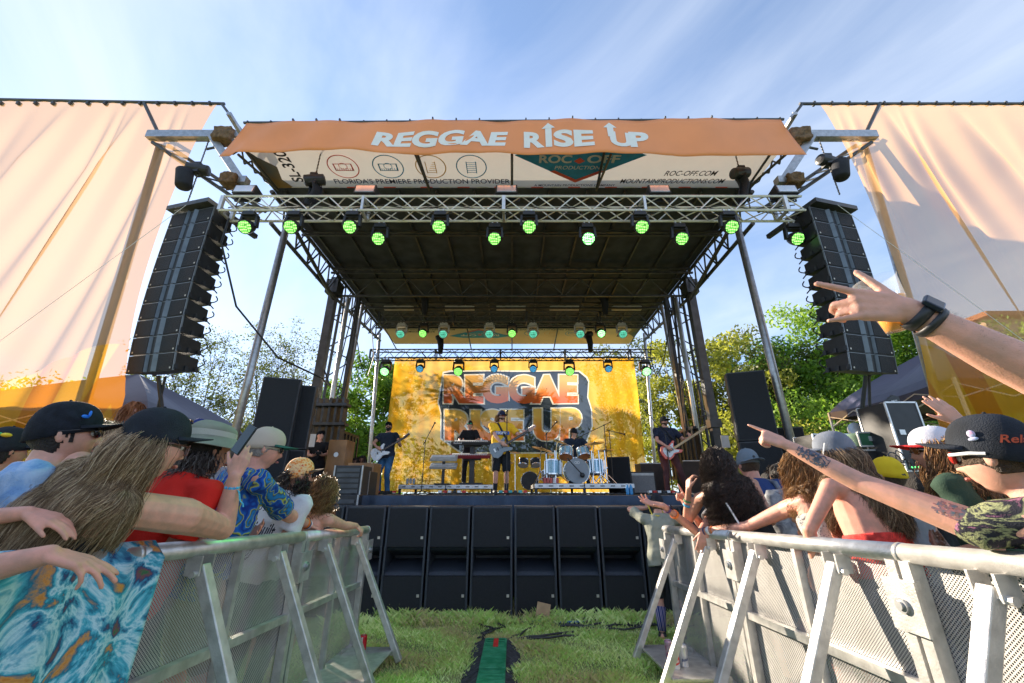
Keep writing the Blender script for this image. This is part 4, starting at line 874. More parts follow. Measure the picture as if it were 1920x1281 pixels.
for k, (nm_, mt_) in enumerate((('cloth', gm2), ('drop_shadow', plate), ('outline', outl), ('lettering', gB), ('lettering', gA))):
    q = MB(); sel = [f for f, kk in zip(RF_, kind) if kk == k]; used = sorted({i for f in sel for i in f}); mp = {u: i for i, u in enumerate(used)}
    q.add([W3[u] for u in used], [tuple(mp[i] for i in f) for f in sel]); q.build(nm_, mt_, bd, smooth=True)
MB().tube([bk(0, 1)+V((-.3, 0, .05)), bk(1, 1)+V((.3, 0, .05))], .03, 6).build('hanging_pipe', DARKM, bd)
# ================= gear on and beside the stage
DZ = 1.495
def S(px, D, z=DZ): p = W(px, 925, D); return V((p.x, D, z))     # a spot on the stage deck
def mic_stand(p, h, label, boom=None, base=.3, mic=True):
    p = V(p); t = thing('microphone_stand', label, 'mic stand', p); q = MB()
    for k in range(3): a = k*2.094+.5; q.tube([p+V((0, 0, .09)), p+V((math.cos(a)*base, math.sin(a)*base, .012))], .011, 5)
    q.build('tripod_base', BLK, t)
    q = MB().tube([p+V((0, 0, .07)), p+V((0, 0, h))], .011, 6); top = p+V((0, 0, h)); q.build('pole', BLK, t)
    e = top
    if boom: e = top+V(boom); MB().tube([top-V(boom)*.3, e], .009, 6).ell(top, .022, nu=6, nv=4).build('boom', BLK, t)
    if mic: d = V((0, -.6, .5)) if not boom else V(boom).normalized(); MB().tube([e, e+d*.13], .014, 6).ell(e+d*.16, .028, nu=8, nv=6).build('microphone', BLK, t)
    return t
mic_stand(S(790, 10.2), 1.25, 'black microphone stand standing alone left of the keyboards', (.14, 0, .3))
mic_stand(S(950, 8.75), 1.62, 'straight microphone stand in front of the singer', base=.24)
mic_stand(S(1262, 9.35), 1.3, 'microphone stand with a raised boom in front of the bass player', (-.3, 0, .42))
mic_stand(S(1143, 10.6, 1.7), 1.5, 'tall boom stand right behind the drum kit', (-.62, .1, -.28))
mic_stand(S(1152, 10.9, 1.7), 1.4, 'boom stand at the right edge of the drum riser', (.25, 0, -.06))
mic_stand(S(1028, 10.4, 1.7), 1.25, 'boom stand left of the drum kit', (.16, 0, .18))
# risers
def riser(x0, x1, y0, y1, h, label, panels):
    t = thing('stage_riser', label, 'riser', ((x0+x1)/2, y0, DZ)); z = DZ+h; n = panels
    for i in range(n):
        a, b = x0+(x1-x0)*i/n, x0+(x1-x0)*(i+1)/n; MB().box(((a+b)/2, (y0+y1)/2, z-.05), (b-a-.02, y1-y0, .1)).build('platform', ALU, t, bev=.006)
        MB().box(((a+b)/2, (y0+y1)/2, z+.004), (b-a-.06, y1-y0-.06, .01)).build('top', BLK, t)
    q = MB()
    for i in range(n+1):
        for y in (y0+.06, y1-.06): x = min(max(x0+(x1-x0)*i/n, x0+.04), x1-.04); q.box((x, y, DZ+(h-.1)/2), (.06, .06, h-.1))
    q.build('leg', BLK, t)
    q = MB()
    for k in range(int((x1-x0)/.24)): q.box((x0+.15+k*.24, y0-.003, z-.05), (.1, .008, .022))
    q.build('lock_slot', BLK, t); return t
riser(S(745, 11.2).x, S(925, 11.2).x, 11.2, 13.2, .24, 'low aluminium riser under the keyboards', 2)
riser(S(1002, 9.9).x, S(1192, 9.9).x, 9.9, 12.1, .24, 'low aluminium riser under the drum kit', 2)
# keyboards
def keyboard(mb_parent, c, w, d, h, body, keys=True, tilt=.25):
    rt = Matrix.Rotation(tilt, 3, 'X'); c = V(c)
    MB().box(c, (w, d, h), rt).build('keyboard_body', body, mb_parent, bev=.01)
    q = MB(); n = int(w*.86/.0235)
    for i in range(n): q.box(c+rt @ V((-w*.43+i*.0235, d*.2, h/2+.006)), (.021, d*.5, .012), rt)
    q.build('keys', WHITE, mb_parent)
    q = MB(); 
    for i in range(16): q.box(c+rt @ V((-w*.4+i*w*.053, -d*.28, h/2+.006)), (.03, .03, .012), rt)
    q.build('control_knob', ALU, mb_parent)
t = thing('keyboard_stand', 'pair of black and red keyboards stacked on a column stand before the keyboardist', 'keyboards', S(883, 11.6, DZ+.24)); p = S(883, 11.6, DZ+.24)
q = MB().box(p+V((0, .02, .6)), (.13, .12, 1.15)).box(p+V((0, 0, .03)), (.6, .5, .05)); q.build('column', BLK, t)
for z, w, col, sx in ((1.12, 1.12, BLK, -.02), (.76, 1.15, M('dark red keyboard', (.22, .02, .03), .4), -.06)):
    MB().bar(p+V((-.25, 0, z-.08)), p+V((.25, 0, z-.08)), .06).build('arm', BLK, t); keyboard(t, p+V((sx, -.05, z)), w, .32, .085, col)
text(MB(), 'Roland', p+V((-.5, -.235, 1.07)), (1, 0, 0), (0, 0, 1), .22, .045, .01).build('lettering', WHITE, t)
t = thing('synthesizer_stand', 'two slim silver synthesizers on a black column stand, turned to the keyboardist', 'keyboards', S(829, 10.6)); p = S(829, 11.3, DZ+.24)
MB().box(p+V((0, 0, .35)), (.07, .08, .7)).box(p+V((0, 0, .02)), (.4, .4, .03)).build('column', BLK, t)
for z in (.68, .48): MB().bar(p+V((-.2, 0, z-.05)), p+V((.2, 0, z-.05)), .05).build('arm', BLK, t); keyboard(t, p+V((0, -.02, z)), .72, .25, .07, bodyW, tilt=.5)
# drum kit
chrome = M('chrome', (.75, .76, .78), .15, 1, .05); brass = M('cymbal bronze', (.42, .3, .12), .3, .85, .2, 18); blueS = M('blue sparkle shell', (.12, .32, .45), .3, .3, .5, 70, col2=(.5, .72, .8)); amber = M('amber drum head', (.65, .2, .05), .35, 0, .15); greyH = M('grey drum head', (.28, .31, .34), .4, 0, .12, 4)
dk = thing('drum_kit', 'blue sparkle drum kit with cymbals and chrome stands on the riser', 'drum kit', S(1085, 10.3, DZ+.24)); DKZ = DZ+.245
def drum(c, r, h, ax, shell, head, nm='drum', hn='drum_head'):
    c = V(c); ax = V(ax).normalized(); q = MB().lathe([(r, 0), (r, h)], c, ax, 28); o = q.build(nm, shell, dk, smooth=False)
    MB().lathe([(r+.012, -.012), (r+.014, .02), (r+.003, .022)], c, ax, 28, caps=False).lathe([(r+.003, h-.022), (r+.014, h-.02), (r+.012, h+.012)], c, ax, 28, caps=False).build('hoop', chrome, o)
    MB().lathe([(r, -.008), (.001, -.006)], c, ax, 28, caps=False).build(hn, head, o)
    F = frame(ax); q = MB()
    for k in range(8): a = k*math.pi/4; d = V(F.col[0])*math.cos(a)+V(F.col[2])*math.sin(a); q.bar(c+d*(r+.015)+ax*.01, c+d*(r+.015)+ax*(h-.01), .015)
    q.build('lug', chrome, o); return o
kc = S(1085, 10.1, DKZ+.29); drum(kc, .285, .4, (0, 1, 0), blueS, greyH, 'bass_drum')
q = MB(); ring(q, kc+V((0, -.014, .0)), (1, 0, 0), (0, 0, 1), .055, .02, 16); 
q = MB(); ring(q, kc+V((-.03, -.014, .19)), (1, 0, 0), (0, 0, 1), .032, .011, 14); ring(q, kc+V((.03, -.014, .19)), (1, 0, 0), (0, 0, 1), .032, .011, 14); q.build('emblem', WHITE, dk)
MB().tube([kc+V((-.26, -.2, .28)), kc+V((.02, -.16, -.02)), kc+V((.09, -.1, -.08))], .014, 6).ell(kc+V((.1, -.08, -.1)), (.06, .04, .06), nu=10, nv=8).build('drum_microphone', BLK, dk)
drum(kc+V((-.25, .1, .33)), .16, .23, (.1, .45, .9), blueS, amber, 'tom', 'tom_head'); drum(kc+V((.2, .1, .34)), .145, .2, (-.1, .45, .9), blueS, amber, 'tom', 'tom_head')
drum(kc+V((-.55, .35, -.08)), .2, .34, (.05, .1, 1), blueS, WHITE, 'floor_tom'); drum(kc+V((.52, .45, -.05)), .2, .32, (0, .1, 1), blueS, WHITE, 'floor_tom'); drum(kc+V((.1, .75, .2)), .17, .14, (0, .1, 1), blueS, WHITE, 'snare_drum')
for x, y, z, r, tl in ((-.82, .3, .55, .26, .25), (-.42, .2, .73, .25, .3), (.5, .2, .68, .25, -.15), (.38, .5, .5, .18, 0), (.85, .6, .55, .22, -.1)):
    c = kc+V((x, y, z)); MB().lathe([(.001, .02), (.03, .02), (.045, .008), (r*.7, -.002), (r, -.014)], c, (tl, -.25, 1), 32, caps=False).build('cymbal', brass, dk, smooth=True)
    q = MB().tube([c+V((0, 0, .05)), c+V((-.05, .05, -.25)), V((c.x-.05, c.y+.05, DKZ+.25))], .012, 6)
    for k in range(3): a = k*2.094; q.tube([V((c.x-.05, c.y+.05, DKZ+.3)), V((c.x-.05+math.cos(a)*.28, c.y+.05+math.sin(a)*.28, DKZ+.01))], .012, 6)
    q.build('cymbal_stand', chrome, dk)
q = MB()
for x in (-.72, -.5, .42, .6, .75): q.tube([kc+V((x, .25, -.28)), kc+V((x, .28, .5))], .016, 6)
q.tube([kc+V((-.25, .15, .55)), kc+V((0, .2, .2)), kc+V((.2, .15, .5))], .014, 6)
for a, b in (((-.9, .3, -.2), (-.4, .3, .1)), ((.45, .2, -.25), (.8, .3, .1)), ((.8, .2, -.25), (.45, .3, .1))): q.tube([kc+V(a), kc+V(b)], .014, 6)
q.build('rack', chrome, dk)
# second small kit behind the singer
dk0 = dk; dk = thing('drum_kit', 'smaller dark drum kit waiting behind the singer', 'drum kit', S(1000, 13.2)); c0 = S(1000, 13, DZ+.1)
darkS = M('dark drum shell', (.03, .04, .06), .3, .2, .3, 20)
drum(c0+V((-.1, 0, .3)), .26, .36, (0, 1, 0), darkS, BLK, 'bass_drum'); drum(c0+V((-.3, .1, .75)), .15, .18, (.1, .4, .9), darkS, WHITE, 'tom'); drum(c0+V((.1, .1, .75)), .15, .18, (-.1, .4, .9), darkS, WHITE, 'tom'); drum(c0+V((.5, .2, .3)), .2, .3, (0, .1, 1), darkS, WHITE, 'floor_tom')
for x, z in ((-.55, 1.15), (.55, 1.1), (-.8, .85)):
    c = c0+V((x, .1, z)); MB().lathe([(.001, .02), (.04, .01), (.2, -.012)], c, (.1, -.2, 1), 24, caps=False).build('cymbal', brass, dk, smooth=True); MB().tube([c, V((c.x, c.y, DZ))], .012, 6).build('cymbal_stand', chrome, dk)
# wedge, speakers, amps, pedals
def wedge(p, s, label, yaw=0):
    t = thing('monitor_speaker', label, 'monitor', p); rt = Matrix.Rotation(yaw, 3, 'Z'); q = MB()
    pr = [(-.25*s, 0), (.25*s, 0), (.25*s, .2*s), (-.05*s, .38*s), (-.25*s, .38*s)]
    ax, ay = rt @ V((0, 1, 0)), V((0, 0, 1)); q.prism(pr, V(p)+rt @ V((-.3*s, 0, 0)), ax, ay, rt @ V((.6*s, 0, 0))); q.build('cabinet', BLK, t, bev=.01)
    q = MB(); A = V(p)+rt @ V((0, .255*s, .2*s)); B = V(p)+rt @ V((0, -.04*s, .39*s)); n_ = rt @ V((.27*s, 0, 0)); q.add([A-n_, A+n_, B+n_, B-n_], [(0, 1, 2, 3)]); q.build('grille', GRILL, t); return t
def spk(p, w, d, h, label, yaw=0, taper=.8, name='side_fill_speaker', top_round=False, badge=True):
    t = thing(name, label, 'speaker', p); rt = Matrix.Rotation(yaw, 3, 'Z'); p = V(p); q = MB()
    pts = [(-w/2, -d/2), (w/2, -d/2), (w/2*1.0, -d*.1), (w/2*taper, d/2), (-w/2*taper, d/2), (-w/2, -d*.1)]
    q.prism(pts, p, rt @ V((1, 0, 0)), rt @ V((0, 1, 0)), (0, 0, h)); q.build('cabinet', M('speaker cabinet grey', (.045, .048, .055), .6, 0, .3, 5, .1), t, bev=.015)
    MB().box(p+rt @ V((0, -d/2-.008, h/2)), (w-.05, .02, h-.06), rt).build('grille', GRILL, t)
    q = MB()
    for k in (-1, 1):
        for zz in (.35, .62): q.box(p+rt @ V((k*(w/2*(.5+taper/2)), .1, h*zz)), (.05, .12, .16), rt)
    q.build('handle', BLK, t); return t
x = S(1200, 11).x
spk(S(1165, 11.4), .6, .5, .95, 'black monitor speaker standing right of the drum riser', -.3)
t = thing('guitar_amp', 'grey guitar amplifier near the right end of the backdrop', 'amplifier', S(1205, 12)); p = S(1205, 12)
MB().box(p+V((0, 0, .3)), (.7, .35, .6)).build('cabinet', BLK, t, bev=.02); MB().box(p+V((0, -.18, .27)), (.62, .02, .44)).build('grille', M('grey amp cloth', (.3, .31, .32), .9, 0, .15, 60), t); MB().box(p+V((0, -.18, .53)), (.62, .02, .07)).build('control_panel', ALU, t)
for px, D, lb in ((1330, 12.2, 'wide black road case behind the bass player'), (1225, 13.2, 'black equipment case at the rear right of the stage')):
    p = S(px, D); t = thing('road_case', lb, 'road case', p); MB().box(p+V((0, 0, .45)), (1.5 if px > 1300 else .8, .6, .9)).build('case_body', M('case laminate', (.05, .035, .03), .5, 0, .2), t, bev=.01)
    q = MB()
    for a in (-1, 1):
        for b in (0, .9): q.bar(p+V((-.75 if px > 1300 else -.4, a*.3, b)), p+V((.75 if px > 1300 else .4, a*.3, b)), .03)
    q.build('edge_trim', ALU, t)
# wooden rotary speaker cabinets at the left
wood = M('varnished wood', (.30, .14, .05), .4, 0, .3, 3, .1, 20)
for px, D, w, h, lb in ((628, 9.8, .42, 1.2, 'tall wooden speaker cabinet with an oval emblem beside the stagehand'), (678, 8.9, .55, .62, 'low wooden speaker cabinet with slats behind the left rack case')):
    p = S(px, D); t = thing('wooden_cabinet', lb, 'speaker cabinet', p); MB().box(p+V((0, 0, h/2)), (w, .5, h)).build('cabinet', wood, t, bev=.012)
    q = MB()
    for k in range(7): q.box(p+V((0, -.255, h*.12+.03*k)), (w*.7, .012, .012))
    q.build('louvre', M('dark wood', (.1, .045, .02), .6), t)
    MB().lathe([(.001, 0), (.05, 0), (.055, .008)], p+V((0, -.25, h*.72)), (0, -1, 0), 16).build('emblem', WHITE, t)
# rack cases at the left front corner
for px, D, z0, w, h, lb in ((650, 7.6, DZ, .5, .5, 'open black rack case with vents at the left front corner of the stage'), (643, 7.0, .35, .55, 1.15, 'tall black rack tower standing left of the stage skirt'), (672, 8.0, DZ, .36, .42, 'small black case next to the wooden cabinets')):
    p = S(px, D, z0); t = thing('rack_case', lb, 'rack case', p); MB().box(p+V((0, .2, h/2)), (w, .5, h)).build('case_body', BLK, t, bev=.01); q = MB()
    for k in range(int(h/.09)): q.box(p+V((0, -.055, .06+.09*k)), (w*.82, .02, .06))
    q.build('rack_unit', DARKM, t); q = MB()
    for a in (-1, 1): q.bar(p+V((a*w/2, -.05, 0)), p+V((a*w/2, -.05, h)), .025)
    q.build('edge_trim', STEEL, t)
# side fills
spk(W(489, 870, 8.3)*1, .62, .62, .02, 'x') if 0 else None
def stack(px, D, zs, w, d, hs, yaw, lbs):
    z = zs
    for h, lb in zip(hs, lbs): spk((W(px, 900, D).x, D, z), w, d, h-.015, lb, yaw); z += h
stack(497, 8.6, .9, .72, .7, (.75, .75, 1.45), .35, ('bottom black subwoofer of the side stack left of the stage', 'middle black subwoofer of the side stack left of the stage', 'large grey-black speaker on top of the left side stack'))
stack(538, 9.0, .9, .62, .65, (1.5, 1.4), .3, ('tall lower speaker behind the left side stack', 'narrow upper speaker behind the left side stack'))
stack(1432, 8.8, .9, .75, .7, (.8, .85, 1.5), -.35, ('bottom black subwoofer of the side stack right of the stage', 'middle black subwoofer of the side stack right of the stage', 'large grey-black speaker on top of the right side stack'))
stack(1490, 9.2, 1.6, .6, .6, (.7, .6), -.3, ('black equipment box right of the right side stack', 'black equipment box on the other one beside the right side stack'))
# truck-side structure and crates by left tower
q = MB()
p = W(575, 850, 10.5)
for i in range(6): q.box((p.x-.1+i*.17, 10.6, 2.75), (.06, .3, 2.3))
for i in range(5): q.box((p.x+.35, 10.5, 1.7+i*.5), (1.1, .32, .07))
tag(q.build('shelf_rack', DARKM, None, (p.x, 10.6, 1.4)), 'dark steel shelf rack behind the stagehand at the left tower', 'rack')
p = W(583, 826, 9.7); MB_ = MB().box((p.x, 9.7, p.z), (.2, .01, .3)); tag(MB_.build('paper_sheet', WHITE, None, (p.x, 9.7, p.z)), 'white paper sheet taped on the left tower', 'paper')
p = W(1360, 828, 10.3); tag(MB().box((p.x, 10.3, p.z), (.2, .01, .3)).build('paper_sheet', WHITE, None, (p.x, 10.3, p.z)), 'white paper sheet taped on the right tower', 'paper')
# antenna paddle and small speaker horn near right stack
def paddle(px, py, D, s, label, txt=None):
    p = W(px, py, D); t = thing('antenna_paddle', label, 'antenna', p); MB().prism([(-.5*s, .0), (.1*s, .42*s), (.5*s, .3*s), (.5*s, -.3*s), (.1*s, -.42*s)], p, (1, 0, 0), (0, 0, 1), (0, .03, 0)).build('blade', BLK, t)
    if txt: text(MB(), txt, p+V((-.12*s, -.004, -.05*s)), (1, 0, .12), (0, 0, 1), .42*s, .09*s, .01).build('lettering', WHITE, t)
    MB().tube([p, V((p.x+.05, D+.05, .0))], .018, 6).build('pole', STEEL, t)
paddle(1378, 722, 9.0, .32, 'small black antenna paddle left of the right side stack'); paddle(1674, 752, 5.9, .22, 'black antenna paddle with white brand lettering under the right tent', 'SHURE')
# equipment under the right tent
greenc = M('green road case', (.03, .12, .06), .45, 0, .2, 6)
def case(px, py, D, w, d, h, label, mt=greenc, name='road_case'):
    p = W(px, py, D); t = thing(name, label, 'road case', p); MB().box(p+V((0, 0, h/2)), (w, d, h)).build('case_body', mt, t, bev=.008); q = MB()
    for a in (-1, 1):
        for b in (0, h): q.bar(p+V((-w/2, a*d/2, b)), p+V((w/2, a*d/2, b)), .022)
        for b in (-1, 1): q.bar(p+V((b*w/2, a*d/2, 0)), p+V((b*w/2, a*d/2, h)), .022)
    q.build('edge_trim', ALU, t)
    for k in (-1, 1): MB().box(p+V((k*w*.25, -d/2-.008, h*.55)), (.08, .012, .07)).build('latch', ALU, t)
    return t
case(1635, 840, 6.4, .75, .5, .2, 'long green road case lying on the equipment under the right tent')
case(1640, 905, 6.4, .55, .5, .45, 'black rack under the green case in the right tent', BLK)
case(1700, 885, 6.0, .45, .5, .95, 'tall open rack of green-lit devices under the right tent', BLK)
case(1560, 850, 7.4, .9, .5, .3, 'dark flight case behind the crowd right of the side stack', BLK)
case(1610, 950, 6.6, 1.3, .6, .35, 'wide black equipment trunk low under the right tent', BLK)
p = W(1600, 812, 6.6); t = thing('stage_lamp', 'small grey lamp with barn doors on the green case', 'lamp', p); MB().lathe([(.06, 0), (.1, .12), (.1, .2)], p, (-.4, -.8, .2), 16).build('housing', STEEL, t); MB().box(p+V((0, 0, -.08)), (.2, .2, .02)).build('base', BLK, t)
p = W(1705, 850, 5.9); q = MB()
for k in range(14): q.box((p.x-.18+.05*(k % 7), 5.74, p.z-.4+.2*(k//7)), (.02, .01, .02))
tag(q.build('indicator_light', M('green indicator', (.1, .8, .2), .4, emit=1.2), None, (p.x, 5.74, p.z-.4)), 'rows of small green indicator lights on the rack under the right tent', 'lights')
q = MB(); random.seed(8)
for k in range(14): c = W(random.uniform(1670, 1740), random.uniform(855, 900), 5.6); r = random.uniform(.05, .11); q.tube([c+V((math.cos(i*.6)*r, .02*math.sin(i), math.sin(i*.6)*r*1.2)) for i in range(11)], .008, 4)
tag(q.build('cable_coil', BLK, None, W(1700, 880, 5.6)), 'coils of thin cable hanging from the rack under the right tent', 'cable')
# rear barricade fence
t = thing('steel_fence', 'low steel crowd fence behind the stage, below the backdrop', 'fence', (0, 18.4, 0)); q = MB()
for k in range(6):
    x0 = -6.2+k*2.1; q.tube([(x0, 18.4, 1.0), (x0, 18.4, 2.05), (x0+2, 18.4, 2.05), (x0+2, 18.4, 1.0)], .02, 6)
    for i in range(1, 12): q.tube([(x0+i*.167, 18.4, 1.0), (x0+i*.167, 18.4, 2.05)], .009, 5)
q.build('fence_bars', STEEL, t)
# clutter on the deck: cables, cans, bottles, pedals
q = MB(); random.seed(12)
for k in range(26):
    x = random.uniform(-3.4, 3.6); y = random.uniform(7.5, 8.9); a = random.uniform(0, 6); pts = []
    for i in range(14): pts.append(V((x, y, DZ+.012+random.uniform(0, .02)))); a += random.uniform(-.7, .7); x += math.cos(a)*.09; y = min(9.3, max(7.3, y+math.sin(a)*.06))
    q.tube(pts, .011, 5)
tag(q.build('stage_cable', BLK, None, (0, 8, DZ)), 'loose black cables strewn over the front of the stage deck', 'cable')
q = MB().box((S(800, 9.6).x, 9.6, DZ+.035), (1.2, .12, .05)).box((S(868, 9.4).x, 9.4, DZ+.03), (.7, .12, .045)); 
for px, D, c, lb in ((848, 8.6, ALU, 'left of the singer'), (962, 8.3, M('pedal teal', (.05, .4, .4), .4), 'at the feet of the singer'), (720, 9.9, BLK, 'at the feet of the white-guitar player'), (1240, 8.9, ALU, 'at the feet of the bass player')):
    p = S(px, D); t = thing('pedalboard', 'flat board of effect pedals '+lb, 'pedalboard', p); MB().box(p+V((0, 0, .02)), (.6, .3, .03)).build('board', BLK, t)
    for k in range(6): MB().box(p+V((-.24+.095*k, 0, .06)), (.07, .12, .045)).build('pedal', (c, RED, WHITE, BLK)[k % 4] if k % 2 else c, t, bev=.005)
for k in range(5): can(S(1022+6*k, 9.93, DZ+.25), .122, 'red and pink drink can on the left edge of the drum riser, %s one' % ('first', 'second', 'third', 'fourth', 'fifth')[k], M('can pink', (.6, .12, .1), .4) if k != 3 else WHITE)
for k in range(3): can(S(762+6*k, 10.6, DZ+.25), .13, 'grey drink can on the keyboard riser, %s from the left' % ('first', 'second', 'third')[k], M('can grey', (.3, .33, .36), .4))
def bottle(p, label, mt):
    t = thing('water_bottle', label, 'bottle', p); MB().lathe([(.032, 0), (.034, .02), (.034, .14), (.014, .19), (.014, .2)], p, n=14).build('bottle_body', mt, t, smooth=True); MB().lathe([(.016, .2), (.016, .22)], p, n=10).build('cap', WHITE, t)
bm_ = M('blue bottle', (.05, .3, .6), .3); bottle(S(1177, 8.8), 'blue bottle on the deck right of the drum riser, left one of a pair', bm_); bottle(S(1184, 8.8), 'blue bottle on the deck right of the drum riser, right one of a pair', bm_)

for px, D, sg, lb in ((648, 12.8, -1, 'left'), (1290, 12.8, 1, 'right')):
    q = MB(); random.seed(3+sg)
    for k in range(6):
        x0 = sg*(5.55+.09*k); q.tube([V((x0+.12*math.sin(t_*5+k), D+.05*k, RZ-.4-(RZ-2.0)*t_)) for t_ in [i/14 for i in range(15)]], .02, 5)
    q.tube([V((sg*5.6, D, RZ-1.2)), V((sg*5.2, D+.3, RZ-2.9)), V((sg*5.0, D+.6, RZ-3.3)), V((sg*5.1, D+1.2, RZ-2.4)), V((sg*5.6, D+2, RZ-1.0))], .018, 5)
    tag(q.build('cable_bundle', BLK, None, (sg*5.6, D, 4)), 'bundle of black cables hanging down beside the %s lift tower' % lb, 'cable')
# ================= people
def gss(x, s): return math.exp(-(x/s)**2)
def head_pt(dx, dy, dz, fem=0):
    x, z = .076*dx, .118*dz; y = (.100 if dy < 0 else .090)*dy
    t = min(max((-z-.008)/.108, 0), 1); x *= 1-(.30+.06*fem)*t**1.6
    if dy < 0: y *= 1-.5*t
    if dy > 0:
        w = min(1, dy*1.8); ax = abs(x)
        nose = .027*gss(x, .0125)*(min(max((.024-z)/.05, 0), 1) if z > -.028 else max(0, 1-(-.028-z)/.012))
        y += w*(nose+.005*gss(z-.032, .012)*gss(x, .05)-.012*gss(ax-.032, .015)*gss(z-.008, .011)+.004*gss(ax-.042, .02)*gss(z+.025, .02)
                +.008*gss(x, .022)*(gss(z+.053, .006)+gss(z+.066, .007))-.004*gss(x, .03)*gss(z+.0595, .003)-.005*gss(x, .02)*gss(z+.08, .007)+.010*gss(x, .022)*gss(z+.102, .016))
    return V((x, y, z))
class HeadF:
    def __init__(s, c, yaw, pitch, roll, sc):
        s.c = V(c); s.s = sc; s.M = Matrix.Rotation(yaw, 3, 'Z') @ Matrix.Rotation(roll, 3, 'Y') @ Matrix.Rotation(pitch, 3, 'X')
    def __call__(s, v): return s.c + s.M @ (V(v)*s.s)
def head_mesh(mb, H, fem=0, nu=48, nv=34, grow=None):
    def f(u, v):
        th = math.pi*(.001+.998*v); ph = 2*math.pi*u; d = (math.sin(th)*math.cos(ph), math.sin(th)*math.sin(ph), math.cos(th)); p = head_pt(*d, fem)
        if grow: p = p*grow(p, d)
        return H(p)
    mb.grid(f, nu, nv, closeu=True)
    b = len(mb.v); mb.f.append(tuple(range(b-nu, b))); mb.f.append(tuple(range(b-nu*nv, b-nu*nv+nu))[::-1])
def finger(mb, p, f, n, L, r, curls, side=None):
    ax = f.cross(n).normalized(); d = f.copy(); 
    for i, (l, c) in enumerate(zip(L, curls)):
        d = (Matrix.Rotation(-c, 3, ax) @ d) if True else d
        q = p+d*l; mb.cone(p, r*(1-.13*i), q, r*(1-.13*(i+1)), 8); p = q
    return p
def hand(mb, w, f, n, left=False, sc=1., curl=(.25, .3, .35, .4), thumb=(.7, .3), spread=.06):
    """wrist w, finger direction f, palm normal n (curl goes towards n)"""
    f = V(f).normalized(); n = V(n); n = (n-f*n.dot(f)).normalized(); s = f.cross(n) if not left else n.cross(f)
    ax_sign = 1 if f.cross(n).dot(s) > 0 else -1; offs = (.029, .010, -.010, -.028); kn = (.086, .090, .085, .076); r = (.0099, .0103, .0099, .0086)
    Ls = ((.041, .024, .019), (.046, .028, .020), (.042, .026, .020), (.033, .019, .017))
    hc = w+f*.045*sc; tips = []
    for k in range(4):
        kp = w+f*kn[k]*sc+s*offs[k]*sc; mb.cone(w+f*.012*sc+s*offs[k]*.62*sc, .0155*sc, kp, .0122*sc, 8)
        ff = (f+s*spread*(1.5-k)).normalized(); c = curl[k]; cs = c if hasattr(c, '__len__') else (c, c*1.1, c*.8)
        ax = ff.cross(n).normalized(); d = ff.copy(); p = kp.copy()
        for i, l in enumerate(Ls[k]):
            d = Matrix.Rotation(cs[i], 3, ax) @ d; q = p+d*l*sc; mb.cone(p, r[k]*(1-.1*i)*sc, q, r[k]*(1-.1*(i+1))*sc, 8); p = q
        tips.append(p)
    tb = w+f*.022*sc+s*.026*sc; td = (f*math.cos(thumb[0])+s*math.sin(thumb[0])+n*.25).normalized(); mb.cone(w+f*.01*sc+s*.008*sc, .016*sc, tb, .0145*sc, 8); p = tb
    for l, rr in ((.040, .0125), (.031, .0105), (.024, .009)):
        q = p+td*l*sc; mb.cone(p, rr*sc, q, rr*.88*sc, 8); p = q; td = (td+n*thumb[1]*.4+f*thumb[1]*.5).normalized()
    return tips
def ik(a, t, l1, l2, hint):
    a, t, h = V(a), V(t), V(hint); d = t-a; D = d.length; k = 1
    if D > (l1+l2)*.995: k = D/((l1+l2)*.995); l1 *= k; l2 *= k
    D = min(D, (l1+l2)*.999); u = d.normalized(); x = (l1*l1-l2*l2+D*D)/(2*D); y = math.sqrt(max(l1*l1-x*x, 0)); h = h-u*h.dot(u)
    h = h.normalized() if h.length > 1e-4 else V((0, 0, -1)); return a+u*x+h*y
SK = {'fair': (.66, .36, .26), 'pink': (.66, .33, .235), 'tan': (.50, .26, .17), 'olive': (.42, .23, .15), 'brown': (.27, .14, .09)}
def skin(k): return M('skin '+k, tuple(c*.86 for c in SK[k]), .52, 0, .1, 22, .12, 260, sss=.08, col2=(min(1, SK[k][0]*1.12), SK[k][1]*1.02, SK[k][2]*1.02), det=6)
def ringloft(mb, secs, n=20):
    """secs: (centre, right vec, fwd vec, rx, ry)"""
    vs = []
    for c, rt, fw, rx, ry in secs:
        for k in range(n):
            a = 2*math.pi*k/n; ca, sa = math.cos(a), math.sin(a); e = .85; vs.append(c+rt*rx*math.copysign(abs(ca)**e, ca)+fw*ry*math.copysign(abs(sa)**e, sa))
    m = len(secs); mb.add(vs, [(i*n+k, i*n+(k+1) % n, (i+1)*n+(k+1) % n, (i+1)*n+k) for i in range(m-1) for k in range(n)]+[tuple(range(n))[::-1], tuple((m-1)*n+k for k in range(n))])
